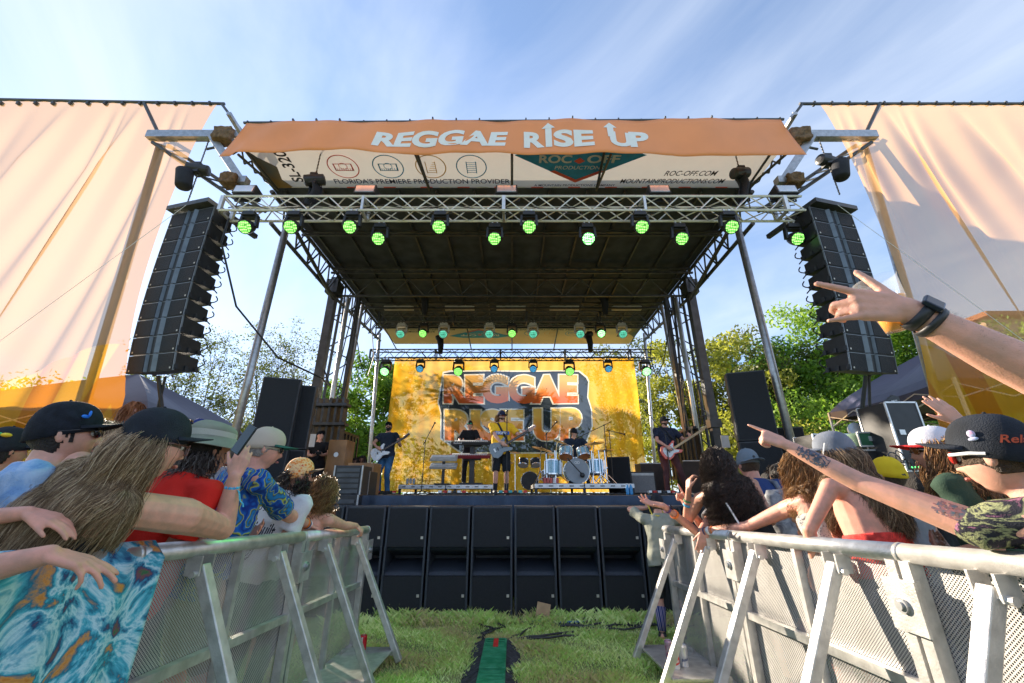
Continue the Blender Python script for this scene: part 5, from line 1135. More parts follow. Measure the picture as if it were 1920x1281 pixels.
def person(label, head, gz_=0, yaw=0, lean=(0, 0), hyaw=None, hpitch=0, hroll=0, bw=1., fem=0, sk='fair', vox=.008, L=None, Rr=None, top=None, bottom=('jeans', None), hs=1., legs=None, group=None, hseat=None, shoes=True, fat=1., eyes=True, sleeve=.55):
    """head: world centre of the head; yaw 0 looks along +Y. L / Rr: dict(wrist, elbow hint, f, n, ...)"""
    head = V(head); hyaw = yaw if hyaw is None else hyaw
    Y = Matrix.Rotation(yaw, 3, 'Z'); LN = Y @ Matrix.Rotation(-lean[0], 3, 'X') @ Matrix.Rotation(lean[1], 3, 'Y')
    if head.y < 5.0 and abs(head.x) < 3:                  # crowd at a barrier: hips stay behind the rail
        sg = -1 if head.x < 0 else 1; hx = sg*max(abs(head.x)+.02, (1.66 if sg < 0 else 1.78)+.24); off = V((hx-head.x, 0, 0))-(Y @ V((0, 1, 0)))*.12; off.x = hx-head.x; sp = .66
        upv = V((-off.x, -off.y, math.sqrt(max(sp*sp-off.length_squared, .1)))).normalized(); f0 = Y @ V((0, 1, 0)); f0 = (f0-upv*f0.dot(upv)).normalized(); LN = Matrix((f0.cross(upv), f0, upv)).transposed()
    rt, fw, up = LN @ V((1, 0, 0)), LN @ V((0, 1, 0)), LN @ V((0, 0, 1))
    spine = .685
    hz = head.z-gz_; cl = up.z
    k = hseat or hz/(.95+spine*cl); k = max(.75, min(k, 1.18))
    pel = head-up*(spine*k)-fw*.02*k
    root = thing('person', label, 'person', (pel.x, pel.y, gz_), group)
    A = lambda x, y, z: pel+rt*x*k*bw+fw*y*k+up*z*k
    sh = {-1: A(-.185, -.005, .475), 1: A(.185, -.005, .475)}
    B = MB(); f_ = fat
    S_ = [(-.10, .150, .110), (0, .165, .118), (.11, .143*f_, .102*f_), (.22, .146*f_, .108*f_), (.34, .165, .115), (.43, .165, .105), (.49, .120, .085), (.53, .07, .065), (.575, .052, .056), (.62, .05, .055)]
    if fem: S_ = [(z, rx*(1.04 if z < .05 else .88), ry*(1.0 if z != .34 else 1.15)) for z, rx, ry in S_]
    ringloft(B, [(A(0, -.005 if z < .5 else .0+.03*(z-.5)/.12, z), rt, fw, rx*k*bw, ry*k) for z, rx, ry in S_])
    nb = A(0, .0, .53); B.cone(nb, .056*k, head+V((0, 0, -.03))-fw*.015, .052*k*hs, 12)
    H = HeadF(head, hyaw, -hpitch, hroll, hs*k**.5); head_mesh(B, H, fem)
    for s_ in (-1, 1): B.ell(H((s_*.077, -.008, -.004)), (.008*hs, .016*hs, .027*hs), rot=H.M @ Matrix.Rotation(s_*.35, 3, 'Z'))
    arms = {}
    for s_, spec in ((-1, L), (1, Rr)):
        if spec is None and head.y < 5.0: spec = dict(w=A(s_*.08, .20, .16), e=-fw*.6-up+rt*s_*.1, f=-rt*s_*.6+up*.5+fw*.3, n=-fw)
        if spec is None: spec = dict(w=A(s_*.27, .06, -.06), e=-fw+rt*s_*.4, f=-up+fw*.2, n=-rt*s_)
        w = V(spec['w']); l1, l2 = .295*k, .255*k; S0 = V(spec['s']) if 's' in spec else sh[s_]
        e = V(spec['el']) if 'el' in spec else ik(S0, w, l1, l2, spec.get('e', (0, 0, -1)))
        g = spec.get('fat', 1.)*(.86 if fem else 1)
        B.cone(A(s_*.09, -.005, .455), .066*k, S0, .060*k*g, 12); B.cone(S0, .058*k*g, S0.lerp(e, .35), .052*k*g, 12); B.cone(S0.lerp(e, .35), .052*k*g, e, .040*k*g, 12); B.cone(e, .041*k*g, e.lerp(w, .35), .040*k*g**.8, 12); B.cone(e.lerp(w, .35), .040*k*g**.8, w, .026*k*g**.5, 12)
        if 'f' in spec: hand(B, w, spec['f'], spec['n'], left=(s_ < 0), sc=k*spec.get('hsc', 1.), curl=spec.get('curl', (.3, .35, .4, .45)), thumb=spec.get('thumb', (.6, .3)), spread=spec.get('spread', .05))
        arms[s_] = (S0, e, w)
    # legs
    hips = {-1: A(-.09, 0, -.06), 1: A(.09, 0, -.06)}; lg = {}
    for s_ in (-1, 1):
        yfw = Y @ V((0, 1, 0)); yr = Y @ V((1, 0, 0))
        if legs and s_ in legs: kn, an = V(legs[s_][0]), V(legs[s_][1])
        else:
            an = V((pel.x, pel.y, gz_+.085))+yr*s_*.12*k+yfw*.0; kn = ik(hips[s_], an, .43*k, .41*k, yfw)
        B.cone(hips[s_], .092*k, hips[s_].lerp(kn, .4), .080*k, 12); B.cone(hips[s_].lerp(kn, .4), .080*k, kn, .054*k, 12); B.cone(kn, .052*k, kn.lerp(an, .35), .054*k, 12); B.cone(kn.lerp(an, .35), .054*k, an, .036*k, 12)
        toe = an+yfw*.15*k+V((0, 0, -.05)); B.cone(an+V((0, 0, -.04))-yfw*.03, .038*k, toe, .03*k, 10); lg[s_] = (hips[s_], kn, an, toe)
    B.build('body', skin(sk), root, rm=vox, sm=2)
    if eyes and vox < .012:
        for s_ in (-1, 1):
            MB().ell(H((s_*.031, .0745, .008)), .0115*hs, nu=12, nv=8).build('eye', M('eye white', (.7, .68, .66), .2), root, smooth=True)
            MB().ell(H((s_*.031, .0825, .008)), (.005*hs), nu=10, nv=6).build('iris', M('iris', (.05, .03, .02), .2), root, smooth=True)
        q = MB().cone(H((-.02, .0885, -.0595)), .005*hs, H((.02, .0885, -.0595)), .005*hs, 8).cone(H((-.01, .093, -.0595)), .007*hs, H((.01, .093, -.0595)), .007*hs, 8); q.build('lips', M('lips '+sk, tuple(c*m for c, m in zip(SK[sk], (.8, .5, .55))), .4), root, smooth=True)
    ctx = dict(root=root, H=H, A=A, rt=rt, fw=fw, up=up, k=k, bw=bw, sh=sh, arms=arms, lg=lg, fem=fem, pel=pel, vox=vox, S=S_)
    if top: shirt(ctx, *top) if isinstance(top, tuple) else shirt(ctx, top)
    if bottom: pants(ctx, *bottom)
    if shoes:
        for s_ in (-1, 1):
            h, kn, an, toe = lg[s_]; MB().cone(an+V((0, 0, -.03)), .05*k, toe-V((0, 0, .0)), .042*k, 12).box((an+toe)/2+V((0, 0, -.045)), (.085, .25, .025), frame(toe-an)).build('shoe', M('shoe black', (.03, .03, .035), .6) if bottom and bottom[0] != 'shortsW' else M('shoe', (.2, .2, .2)), root, rm=vox*1.1)
    return ctx
def shirt(c, mat, sleeve=.62, length=-.10, grow=.016, tank=False, loose=1.0, collar=False, name='shirt'):
    A, rt, fw, k, bw = c['A'], c['rt'], c['fw'], c['k'], c['bw']; B = MB(); g = grow
    secs = [(z, rx+g*loose*(1.6 if z < .15 else 1), ry+g*loose*(1.6 if z < .15 else 1)) for z, rx, ry in c['S'] if z >= length-.001 and z <= (.46 if tank else .54)]
    if not tank: secs[-1] = (.548, .068+g*.6, .068+g*.6)
    else: secs = [s for s in secs if s[0] <= .35]+[(.37, .150, .112)]
    if length < -.1: secs = [(length, secs[0][1]*1.02, secs[0][2]*1.02)]+secs
    ringloft(B, [(A(0, -.005, z), rt, fw, rx*k*bw, ry*k) for z, rx, ry in secs])
    if tank:
        for s_ in (-1, 1): 
            B.tube([A(s_*.085, -.112, .36), A(s_*.09, -.085, .46), A(s_*.09, -.01, .52), A(s_*.085, .07, .47), A(s_*.08, .115, .37)], .021*k, 8)
    else:
        for s_ in (-1, 1):
            S0, e, w = c['arms'][s_]; B.cone(A(s_*.07, -.005, .458), (.072+g)*k, S0, (.058+g)*k, 12); u = (S0.lerp(e, sleeve) if sleeve <= 1 else e)
            B.tube([S0-(e-S0)*.1, S0.lerp(u, .5), u], [(.056+g)*k, (.054+g*1.2)*k, (.050+g*1.7)*k], 16)
            if sleeve > 1: B.tube([e-(w-e)*.05, e.lerp(w, sleeve-1)], [(.046+g*1.2)*k, (.035+g)*k], 14)
    o = B.build(name, mat, c['root'], rm=max(c['vox'], .009), sm=3, disp=(.028, .11)); return o
def pants(c, kind, mat=None):
    A, rt, fw, k, bw = c['A'], c['rt'], c['fw'], c['k'], c['bw']; B = MB(); mat = mat or M('dark denim', (.03, .04, .07), .85, 0, .3, 8, .2)
    ringloft(B, [(A(0, -.005, z), rt, fw, rx*k*bw, ry*k) for z, rx, ry in ((-.13, .165, .125), (-.02, .178, .13), (.07, .165, .12))])
    for s_ in (-1, 1):
        h, kn, an, toe = c['lg'][s_]; n_ = .02
        if kind.startswith('shorts'): B.tube([h, h.lerp(kn, .5), kn+(an-kn)*.05], [.105*k, .1*k, .085*k], 16)
        else: B.tube([h, h.lerp(kn, .5), kn, kn.lerp(an, .5), an+V((0, 0, -.02))], [.105*k, .094*k, .072*k, .066*k, .06*k], 16)
    B.build('trousers' if not kind.startswith('shorts') else 'shorts', mat, c['root'], rm=max(c['vox'], .010), sm=3, disp=(.02, .13))
def band(c, s_, t, mat, w=.018, g=.006, name='wristband', label=None):
    S0, e, wr = c['arms'][s_]; p = wr+(e-wr)*t; d = (e-wr).normalized(); r = (.026+(.041-.026)*t)*c['k']*(.93 if c['fem'] else 1)+g
    return MB().lathe([(r, -w/2), (r+.002, 0), (r, w/2)], p, d, 20, caps=False).build(name, mat, c['root'], smooth=True, solid=.002, label=label)
def watch(c, s_, t, n, strap=None):
    o = band(c, s_, t, strap or BLK, .024, .004, 'watch'); S0, e, wr = c['arms'][s_]; p = wr+(e-wr)*t; d = (e-wr).normalized(); n = V(n); n = (n-d*n.dot(d)).normalized()
    F = Matrix((d.cross(n), d, n)).transposed(); MB().box(p+n*.037*c['k'], (.036, .042, .013), F).build('watch_case', M('watch black', (.015, .02, .035), .12), o, bev=.004)
def cap_hat(c, mat, brim=None, back=False, tilt=0., name='cap', openback=False, logo=None, sc=1.):
    H = c['H']; T = Matrix.Rotation(math.pi if back else 0, 3, 'Z') @ Matrix.Rotation(tilt, 3, 'X')
    P = lambda v: H(T @ (V(v)*sc)+V((0, -.004, .012)))
    def f(u, v):
        a = 2*math.pi*u; t = (1-v)*math.pi/2*.98; r = math.cos(t)**.82; z = -.002+.018*math.sin(a)*(v**2)+.126*math.sin(t)**.92+(-.012 if v == 1 else 0)
        seam = 1+.006*abs(math.sin(a*3)); front = .006*max(0, math.sin(a))*math.sin(2*t)
        x = .0825*r*math.cos(a)*seam; y = (.106 if math.sin(a) < 0 else .102)*r*math.sin(a)*seam+front
        if openback and math.sin(a) < -.8 and v > .72: x *= .96; y *= .93
        return P((x, y, z+.0))
    q = MB().grid(f, 48, 14, closeu=True); q.ell(P((0, 0, .127)), .006, nu=8, nv=5); o = q.build(name, mat, c['root'], smooth=True, solid=.002)
    def b(u, v):
        a = math.radians(90+(u-.5)*128); w = math.cos((u-.5)*2.5)**.55 if abs(u-.5) < .5 else 0; bx = .086*math.cos(a); by = .104*math.sin(a)
        return P((bx*(1+.10*v), by-.004+.086*v*max(.0, w), .026+.004*v-.024*(2*(u-.5))**2*(.35+.65*v)))
    MB().grid(b, 25, 6).build('brim', brim or mat, o, smooth=True, solid=.004)
    if logo: logo(P, o)
    return o
def sunglasses(c, mat=None, rim=None):
    H = c['H']; q = MB(); g = mat or M('sunglass lens', (.01, .01, .012), .08)
    for s_ in (-1, 1): q.ell(H((s_*.034, .089, .012)), (.030*H.s, .010*H.s, .022*H.s), rot=H.M @ Matrix.Rotation(-s_*.28, 3, 'Z'), nu=14, nv=8)
    o = q.build('sunglasses', g, c['root'], smooth=True); q = MB()
    for s_ in (-1, 1): q.tube([H((s_*.062, .082, .018)), H((s_*.08, .04, .018)), H((s_*.083, -.02, .010))], .0032, 6)
    q.tube([H((-.06, .088, .026)), H((0, .099, .024)), H((.06, .088, .026))], .0035, 6); q.build('temple', rim or BLK, o)
def scalp(c, mat, zf=.045, thick=1.09, low=-.07, beard=False, name='hair'):
    """close hair: grows where the direction lies in the hair region"""
    H = c['H']
    def g(p, d):
        if beard: on = p.z < -.030 and d[1] > -.15 and not (abs(p.x) < .022 and -.068 < p.z < -.05); return 1.07 if on else .9
        line = zf if d[1] > .25 else (low if d[1] < -.2 else low+(zf-low)*(d[1]+.2)/.45); return (thick+.025*noise.noise(p*60)) if p.z > line else .93
    q = MB(); head_mesh(q, H, c['fem'], 72, 56, g); q.build('beard' if beard else name, mat, c['root'], smooth=True)
def long_hair(c, mat, n=900, length=.45, seed=1, curl=0, freq=9, r=.0016, steps=22, clumps=60, top=1.0, spread=.02, dirf=None, face_open=.35, low=-.05, drift=(0, 0, 0), stiff=0, wave=.0, jitter=.004, gather=0, pull_=.45):
    rg = np.random.default_rng(seed); H = c['H']; Mh = np.array(H.M); hc = np.array(H.c); hs = H.s
    def samp(m):
        out = []
        while len(out) < m:
            d = rg.normal(size=3); d /= np.linalg.norm(d); p = head_pt(*d, c['fem'])
            if d[1] > face_open and p.z < .06: continue
            if p.z < low or p.z > .118*top: continue
            out.append(tuple(p))
        return np.array(out)
    cl = samp(clumps); ci = rg.integers(0, clumps, n); st_ = cl[ci]+rg.normal(size=(n, 3))*.012
    P = hc+(st_*1.03*hs) @ Mh.T; upv = np.array(tuple(c['up'])); fwv = np.array(tuple(c['fw'])); rtv = np.array(tuple(c['rt']))
    nrm = (P-hc)/np.linalg.norm(P-hc, axis=1)[:, None]; vel = nrm*.5+rg.normal(size=(n, 3))*.05
    ln = length*(rg.uniform(.82, 1.04, n)*(1+.0*ci))[:, None]; ph = rg.uniform(0, 2*np.pi, clumps)[ci]+rg.normal(size=n)*.3; ph2 = rg.uniform(.8, 1.25, clumps)[ci]
    cols = [(np.array(tuple(c['A'](0, 0, z))), rx*c['k']*c['bw']+.012, ry*c['k']+.014) for z, rx, ry in c['S'] if .1 < z < .55]
    caps_ = [(np.array(tuple(c['arms'][s_][0])), np.array(tuple(c['arms'][s_][0].lerp(c['arms'][s_][1], .7))), .068*c['k']) for s_ in (-1, 1)]+[(np.array(tuple(c['A'](-.16, 0, .46))), np.array(tuple(c['A'](.16, 0, .46))), .078*c['k'])]
    T = [P.copy()]; dr = np.array(drift)
    for s in range(1, steps):
        g = np.array([0, 0, -1.])+dr-(gather*((P-hc) @ rtv))[:, None]*rtv; vel = vel*(.72+stiff)+g*.42; vel /= np.linalg.norm(vel, axis=1)[:, None]
        Q = P+vel*ln/steps
        loc = (Q-hc) @ Mh/hs; e = np.sqrt((loc[:, 0]/.090)**2+(loc[:, 1]/.112)**2+(loc[:, 2]/.130)**2); ins = e < 1; loc[ins] /= e[ins][:, None]; Q[ins] = hc+(loc[ins]*hs) @ Mh.T
        for cc, rx, ry in cols:
            dz = (Q-cc) @ upv; m = np.abs(dz) < .06; a = (Q-cc) @ rtv; b = (Q-cc) @ fwv; e = np.sqrt((a/rx)**2+(b/ry)**2); i2 = m & (e < 1); k2 = (1/np.maximum(e, .05)-1)[:, None]; Q = np.where(i2[:, None], Q+(a[:, None]*rtv+b[:, None]*fwv)*np.minimum(k2, 3), Q)
        for a_, b_, rr in caps_:
            ab = b_-a_; t = np.clip(((Q-a_) @ ab)/(ab @ ab), 0, 1); C_ = a_+t[:, None]*ab; dd = Q-C_; l_ = np.linalg.norm(dd, axis=1); i2 = l_ < rr; Q = np.where(i2[:, None], C_+dd/np.maximum(l_, 1e-3)[:, None]*rr, Q)
        vel = (Q-P); vel /= np.maximum(np.linalg.norm(vel, axis=1), 1e-5)[:, None]; P = Q; T.append(P.copy())
    T = np.stack(T, 1); tt = np.linspace(0, 1, steps)
    cen = np.stack([T[ci == k_].mean(0) if (ci == k_).any() else T[0] for k_ in range(clumps)])[ci]
    pull = (pull_*np.minimum(1, tt*1.3))[None, :, None]; T = T*(1-pull)+cen*pull
    d = np.gradient(T, axis=1); d /= np.maximum(np.linalg.norm(d, axis=2), 1e-6)[:, :, None]
    u = np.cross(d, np.array([.3, .8, .52])); u /= np.maximum(np.linalg.norm(u, axis=2), 1e-6)[:, :, None]; w = np.cross(d, u)
    amp = (curl*np.minimum(1, tt*3))[None, :, None]; an = (ph[:, None]+tt[None]*freq*2*np.pi*length*ph2[:, None])
    T = T+amp*(u*np.cos(an)[:, :, None]+w*np.sin(an)[:, :, None])+wave*np.minimum(1, tt*2)[None, :, None]*u*np.sin(an*.5)[:, :, None]+rg.normal(size=(n, 1, 3))*spread*tt[None, :, None]+rg.normal(size=T.shape)*jitter*tt[None, :, None]*.4
    rr = r*(1-.55*tt**2)[None, :, None]; ring_ = np.stack([T+rr*(u*math.cos(a)*1.7+w*math.sin(a)) for a in (0, 2.09, 4.19)], 2)
    vs = ring_.reshape(-1, 3); base = (np.arange(n)*steps*3)[:, None, None]+(np.arange(steps-1)*3)[None, :, None]; k3 = np.arange(3)[None, None]
    F = np.stack([base+k3, base+(k3+1) % 3, base+3+(k3+1) % 3, base+3+k3], -1).reshape(-1, 4)
    q = MB(); q.v = [tuple(v) for v in vs.tolist()]; q.f = [tuple(f) for f in F.tolist()]
    tone = np.clip(rg.random(clumps)[ci]*.4+rg.random(n)**1.2*.6, 0, 1)
    q.build('hair', mat, c['root'], smooth=True, attr=np.repeat(tone, steps*3))
blonde = toned('ash blonde hair', [(.05, .028, .014), (.20, .12, .06), (.50, .35, .20), (.92, .76, .52)], .4)
brunet = toned('brown wavy hair', [(.04, .02, .01), (.15, .075, .03), (.36, .19, .07), (.58, .34, .14)], .4)
dkhair = toned('dark curly hair', [(.010, .007, .006), (.035, .022, .018), (.11, .07, .05)], .35)
brnh = toned('long light brown hair', [(.03, .018, .01), (.12, .07, .04), (.32, .21, .12), (.62, .46, .28)], .4)
sdark = M('short dark hair', (.02, .015, .012), .6, 0, .3, 60, .9, 150); sbrown = M('short brown hair', (.07, .04, .02), .6, 0, .3, 60, .9, 150); sgrey = M('short grey hair', (.3, .27, .24), .6, 0, .2, 60, .9, 150); sred = M('ginger hair', (.35, .12, .04), .6, 0, .3, 60, .9, 150)
def cl(name, col, var=.12, scale=4, col2=None, rough=.85): return M(name, col, rough, 0, var, scale, .35, 220, col2=col2, spec=.25)

# ---- band on stage (they face the audience: yaw = pi)
PI = math.pi
def guitar(c, cen, nd, fn, body, label, kind='guitar', neckm=None, horn=1, sc=1., head_m=None):
    """cen: body centre, nd: neck direction, fn: outward face normal"""
    nd = V(nd).normalized(); fn = V(fn); fn = (fn-nd*fn.dot(nd)).normalized(); sd = nd.cross(fn); cen = V(cen)
    t = thing('electric_guitar' if kind == 'guitar' else 'bass_guitar', label, 'guitar', cen)
    out_ = [(-.22, .0), (-.21, .09), (-.14, .155), (-.05, .14), (.01, .105), (.07, .12), (.15, .15), (.20, .12), (.16, .08), (.10, .045), (.10, -.045), (.13, -.08), (.165, -.11), (.14, -.14), (.06, -.115), (.0, -.10), (-.06, -.135), (-.14, -.155), (-.21, -.09)]
    mb = MB().prism([(x*sc, y*sc) for x, y in out_], cen-fn*.02, nd, sd, fn*.042); mb.build('guitar_body', body, t, bev=.006)
    if kind == 'bass': MB().prism([(x*.72*sc-.01, y*.72*sc) for x, y in out_], cen+fn*.0235, nd, sd, fn*.003).build('pickguard', WHITE, t)
    nm = neckm or M('dark fretboard', (.05, .03, .025), .5); nl = (.46 if kind == 'guitar' else .60)*sc
    MB().bar(cen+nd*.06*sc+fn*.028, cen+nd*(.10+nl)*sc+fn*.028, .048, .02, up=fn).build('neck', nm, t)
    q = MB().prism([(0, -.025), (.03, -.035), (.17, -.045), (.19, -.01), (.05, .03), (0, .025)], cen+nd*(.10+nl)*sc+fn*.015, nd, sd, fn*.015); hd = q.build('headstock', head_m or nm, t)
    q = MB()
    for i in range(6 if kind == 'guitar' else 4): q.ell(cen+nd*((.10+nl)*sc+.03+.026*i)-sd*.05+fn*.02, .011, nu=6, nv=4)
    q.build('tuning_peg', ALU, hd); q = MB()
    for x in (-.06, .03): q.box(cen+nd*x*sc+fn*.026, (.07, .02, .01), Matrix((sd, nd, fn)).transposed())
    q.build('pickup', BLK, t); q = MB().box(cen-nd*.12*sc+fn*.028, (.075, .035, .014), Matrix((sd, nd, fn)).transposed())
    for i in range(4): q.tube([cen-nd*.12*sc+fn*.036+sd*(.009*i-.014), cen+nd*((.10+nl)*sc)+fn*.042+sd*(.007*i-.01)], .0016, 3)
    q.ell(cen-nd*.1*sc-sd*.08*sc+fn*.025, .012, nu=6, nv=4).build('bridge', ALU, t); return t
def gp(H, x, y, z): return V((H.x-x, H.y-y, H.z+z))   # offsets for somebody facing the camera: x = his right is -X in view
tee_navy = cl('navy tee', (.02, .03, .05), .35, 3); tee_blk = cl('black tee', (.015, .016, .02), .3, 6); yel = cl('yellow team tee', (1.0, .55, .03), .08, 3); jeans = cl('blue jeans', (.04, .12, .24), .35, 5); blks = cl('black shorts', (.015, .018, .022), .2, 5); maroon = cl('maroon trousers', (.10, .04, .04), .2, 5); dshirt = cl('dark blue pinstripe shirt', (.025, .03, .055), .4, 30)
def bandman(label, px, py, D, x_off=0, **kw): hd = W(px, py, D); return person(label, hd, gz_=DZ+kw.pop('dz', 0), yaw=PI+kw.pop('yaw_', 0), vox=.013, eyes=False, **kw), hd
# left guitarist
hd = W(729, 801, 10.7); gc = V((hd.x-.07, 10.45, hd.z-.66))
c = person('man in dark tee and blue jeans playing a white guitar', hd, DZ, PI-.15, (.05, 0), hyaw=PI+.1, hpitch=-.45, sk='tan', vox=.013, eyes=False, bw=1.1,
    Rr=dict(w=gc+V((-.10, -.05, .12)), e=(-1, .1, -.3), f=(.8, -.2, -.5), n=(.1, .9, -.2), hsc=.95), L=dict(w=gc+V((.44, -.02, .22)), e=(.5, .3, -1), f=(-.1, -.2, .9), n=(-.3, .8, .1), curl=(1, 1, 1, 1)), top=(tee_navy, .6, -.10), bottom=('jeans', jeans))
cap_hat(c, cl('black cap', (.012, .014, .018)), logo=lambda P, o: MB().lathe([(.001, 0), (.022, 0)], P((0, .108, .06)), (0, -1, .2), 8, caps=False).build('emblem', WHITE, o)); sunglasses(c); scalp(c, sdark, beard=True); scalp(c, sdark, .03)
guitar(c, gc, (.86, -.05, .5), (0, -1, .1), M('white guitar paint', (.72, .76, .8), .2, 0, .03, coat=.5), 'white electric guitar held by the player in blue jeans', sc=1.1)
# keyboardist
hd = W(881, 797, 12.15); c = person('keyboard player in black long tee with green mirrored sunglasses', hd, DZ+.25, PI, (.08, 0), hpitch=-.2, sk='fair', vox=.014, eyes=False, bw=.95,
    Rr=dict(w=hd+V((-.22, -.38, -.52)), e=(-.8, .2, -1), f=(.1, -1, -.2), n=(0, 0, -1)), L=dict(w=hd+V((.22, -.38, -.5)), e=(.8, .2, -1), f=(0, -1, -.2), n=(0, 0, -1)), top=(tee_blk, .9, -.10), bottom=('jeans', cl('black jeans', (.03, .032, .04), .3)))
cap_hat(c, cl('black cap', (.012, .014, .018)), back=True); sunglasses(c, M('mirror green lens', (.05, .5, .25), .1, .6)); scalp(c, sdark, .03)
# singer
hd = W(940, 781, 8.95); gc = V((hd.x+.0, 8.70, hd.z-.70))
c = person('bearded singer in a yellow tee and black shorts with a grey guitar', hd, DZ, PI+.1, (-.02, 0), hyaw=PI+.75, hpitch=.1, sk='fair', vox=.011, eyes=False, bw=1.12, fat=1.15,
    Rr=dict(w=gc+V((.0, -.07, .10)), e=(-1, .0, -.5), f=(.7, -.1, -.5), n=(.1, .9, .1)), L=dict(w=gc+V((.50, -.02, .26)), e=(.6, .2, -1), f=(-.1, -.1, .9), n=(-.3, .9, .1), curl=(1, 1, 1, 1)), top=(yel, .75, -.14), bottom=('shorts', blks))
cap_hat(c, cl('navy bucket cap', (.02, .025, .06), .4, 20)); sunglasses(c, M('rose lens', (.3, .06, .04), .1)); scalp(c, sbrown, beard=True); long_hair(c, brunet, 220, .13, 3, .010, 9, .004, 10, 30, jitter=.01, face_open=-.1, top=.3); scalp(c, sbrown, .03, 1.1)
T = c['A']; q = MB().grid(lambda u, v: T(-.15+.30*u, .155+.012*math.sin(u*3.14), .26+.075*v), 10, 3); stp = q.build('chest_stripe', M('royal blue print', (.02, .1, .45), .7), c['root'])
vs, fs = text_pts('TIGERS', .03); X = [a for a, b in vs]; x0, x1 = min(X), max(X)
MB().add([T(.115-.23*(a-x0)/(x1-x0), .1655+.012*math.sin((.5+.38-.76*(a-x0)/(x1-x0))*3.14), .272+.072*b) for a, b in vs], fs).build('lettering', WHITE, c['root'])
for s_ in (-1, 1): h, kn, an, toe = c['lg'][s_]; MB().tube([kn.lerp(an, .62), an], [.05, .045], 12).build('sock', BLKF, c['root'])
MB().tube([T(.05, -.12, .47), T(.08, .0, .55), T(.06, .10, .50), T(-.05, .17, .25), T(-.2, .13, -.02)], .022, 6).build('guitar_strap', BLKF, c['root'])
guitar(c, gc, (.86, -.08, .48), (0, -1, .1), M('grey guitar paint', (.16, .20, .23), .25, 0, .05, coat=.5), 'grey electric guitar held by the singer in the yellow tee', sc=1.12, head_m=M('pink headstock', (.5, .3, .25), .4))
# drummer
hd = W(1076, 812, 10.95); kz = hd.z
c = person('drummer in a dark tee sitting behind the blue drum kit', hd, DZ+.24, PI-.1, (.1, 0), hyaw=PI+.8, hpitch=.05, sk='fair', vox=.013, eyes=False, bw=1.15, hseat=1.0,
    Rr=dict(w=hd+V((-.2, -.36, -.5)), e=(-1, .2, -.6), f=(.2, -1, .1), n=(0, 0, -1), curl=(1, 1, 1, 1)), L=dict(w=hd+V((.28, -.36, -.47)), e=(1, .2, -.6), f=(-.1, -1, .1), n=(0, 0, -1), curl=(1, 1, 1, 1)), top=(tee_navy, .7, -.10), bottom=('shorts', blks),
    legs={s_: (hd+V((-s_*.2, -.42, -.80)), V((hd.x-s_*.22, 10.5, DZ+.33))) for s_ in (-1, 1)})
cap_hat(c, cl('black cap', (.012, .014, .018)), back=True); scalp(c, sbrown, .03); t_ = thing('drum_stool', 'round black stool under the drummer', 'stool', (hd.x, 11.0, DZ+.24)); MB().lathe([(.17, 0), (.18, .04), (.17, .08)], (hd.x, 11.0, hd.z-.86), n=20).build('seat', BLK, t_); MB().tube([(hd.x, 11, DZ+.24), (hd.x, 11, hd.z-.86)], .025, 8).build('leg', chrome, t_)
for s_, a in ((1, (-.2, -.36, -.47)), (-1, (.28, -.36, -.45))): p = hd+V(a); tag(MB().tube([p+V((-s_*.02, .08, -.02)), p+V((s_*.08, -.28, .08))], .008, 6).build('drum_stick', M('light wood', (.5, .35, .2)), None, p), 'wooden drum stick in the %s hand of the drummer' % ('right' if s_ > 0 else 'left'), 'drum stick')
# bass player
hd = W(1245, 791, 9.65); gc = V((hd.x-.02, 9.40, hd.z-.68))
c = person('bass player in a dark blue shirt and maroon trousers with a red bass', hd, DZ, PI+.1, (.0, 0), hyaw=PI+.35, sk='pink', vox=.012, eyes=False, bw=1.2, fat=1.1,
    Rr=dict(w=gc+V((-.12, -.06, .08)), e=(-1, .1, -.5), f=(.6, -.2, -.6), n=(.2, .9, .1)), L=dict(w=gc+V((.46, -.03, .27)), e=(.7, .3, -1), f=(-.1, -.1, .9), n=(-.3, .9, .1), curl=(1, 1, 1, 1)), top=(dshirt, .7, -.14), bottom=('jeans', maroon),
    legs={1: (V((hd.x-.12, 9.6, DZ+.5)), V((hd.x-.14, 9.62, DZ+.09))), -1: (V((hd.x+.2, 9.6, DZ+.5)), V((hd.x+.34, 9.7, DZ+.09)))})
cap_hat(c, cl('black cap', (.012, .014, .018)), logo=lambda P, o: MB().lathe([(.001, 0), (.015, 0)], P((0, .108, .06)), (0, -1, .2), 8, caps=False).build('emblem', WHITE, o)); sunglasses(c); scalp(c, sbrown, beard=True); scalp(c, sdark, .03)
T = c['A']; MB().tube([T(.05, -.12, .47), T(.08, .0, .56), T(.06, .10, .52), T(-.08, .17, .25), T(-.2, .14, .0)], .024, 6).build('guitar_strap', BLKF, c['root'])
guitar(c, gc, (.86, -.06, .5), (0, -1, .1), M('red bass paint', (.75, .1, .05), .25, 0, .05, coat=.5), 'red bass guitar with a white pickguard and maple neck', 'bass', M('maple', (.6, .38, .17), .4), sc=1.1)
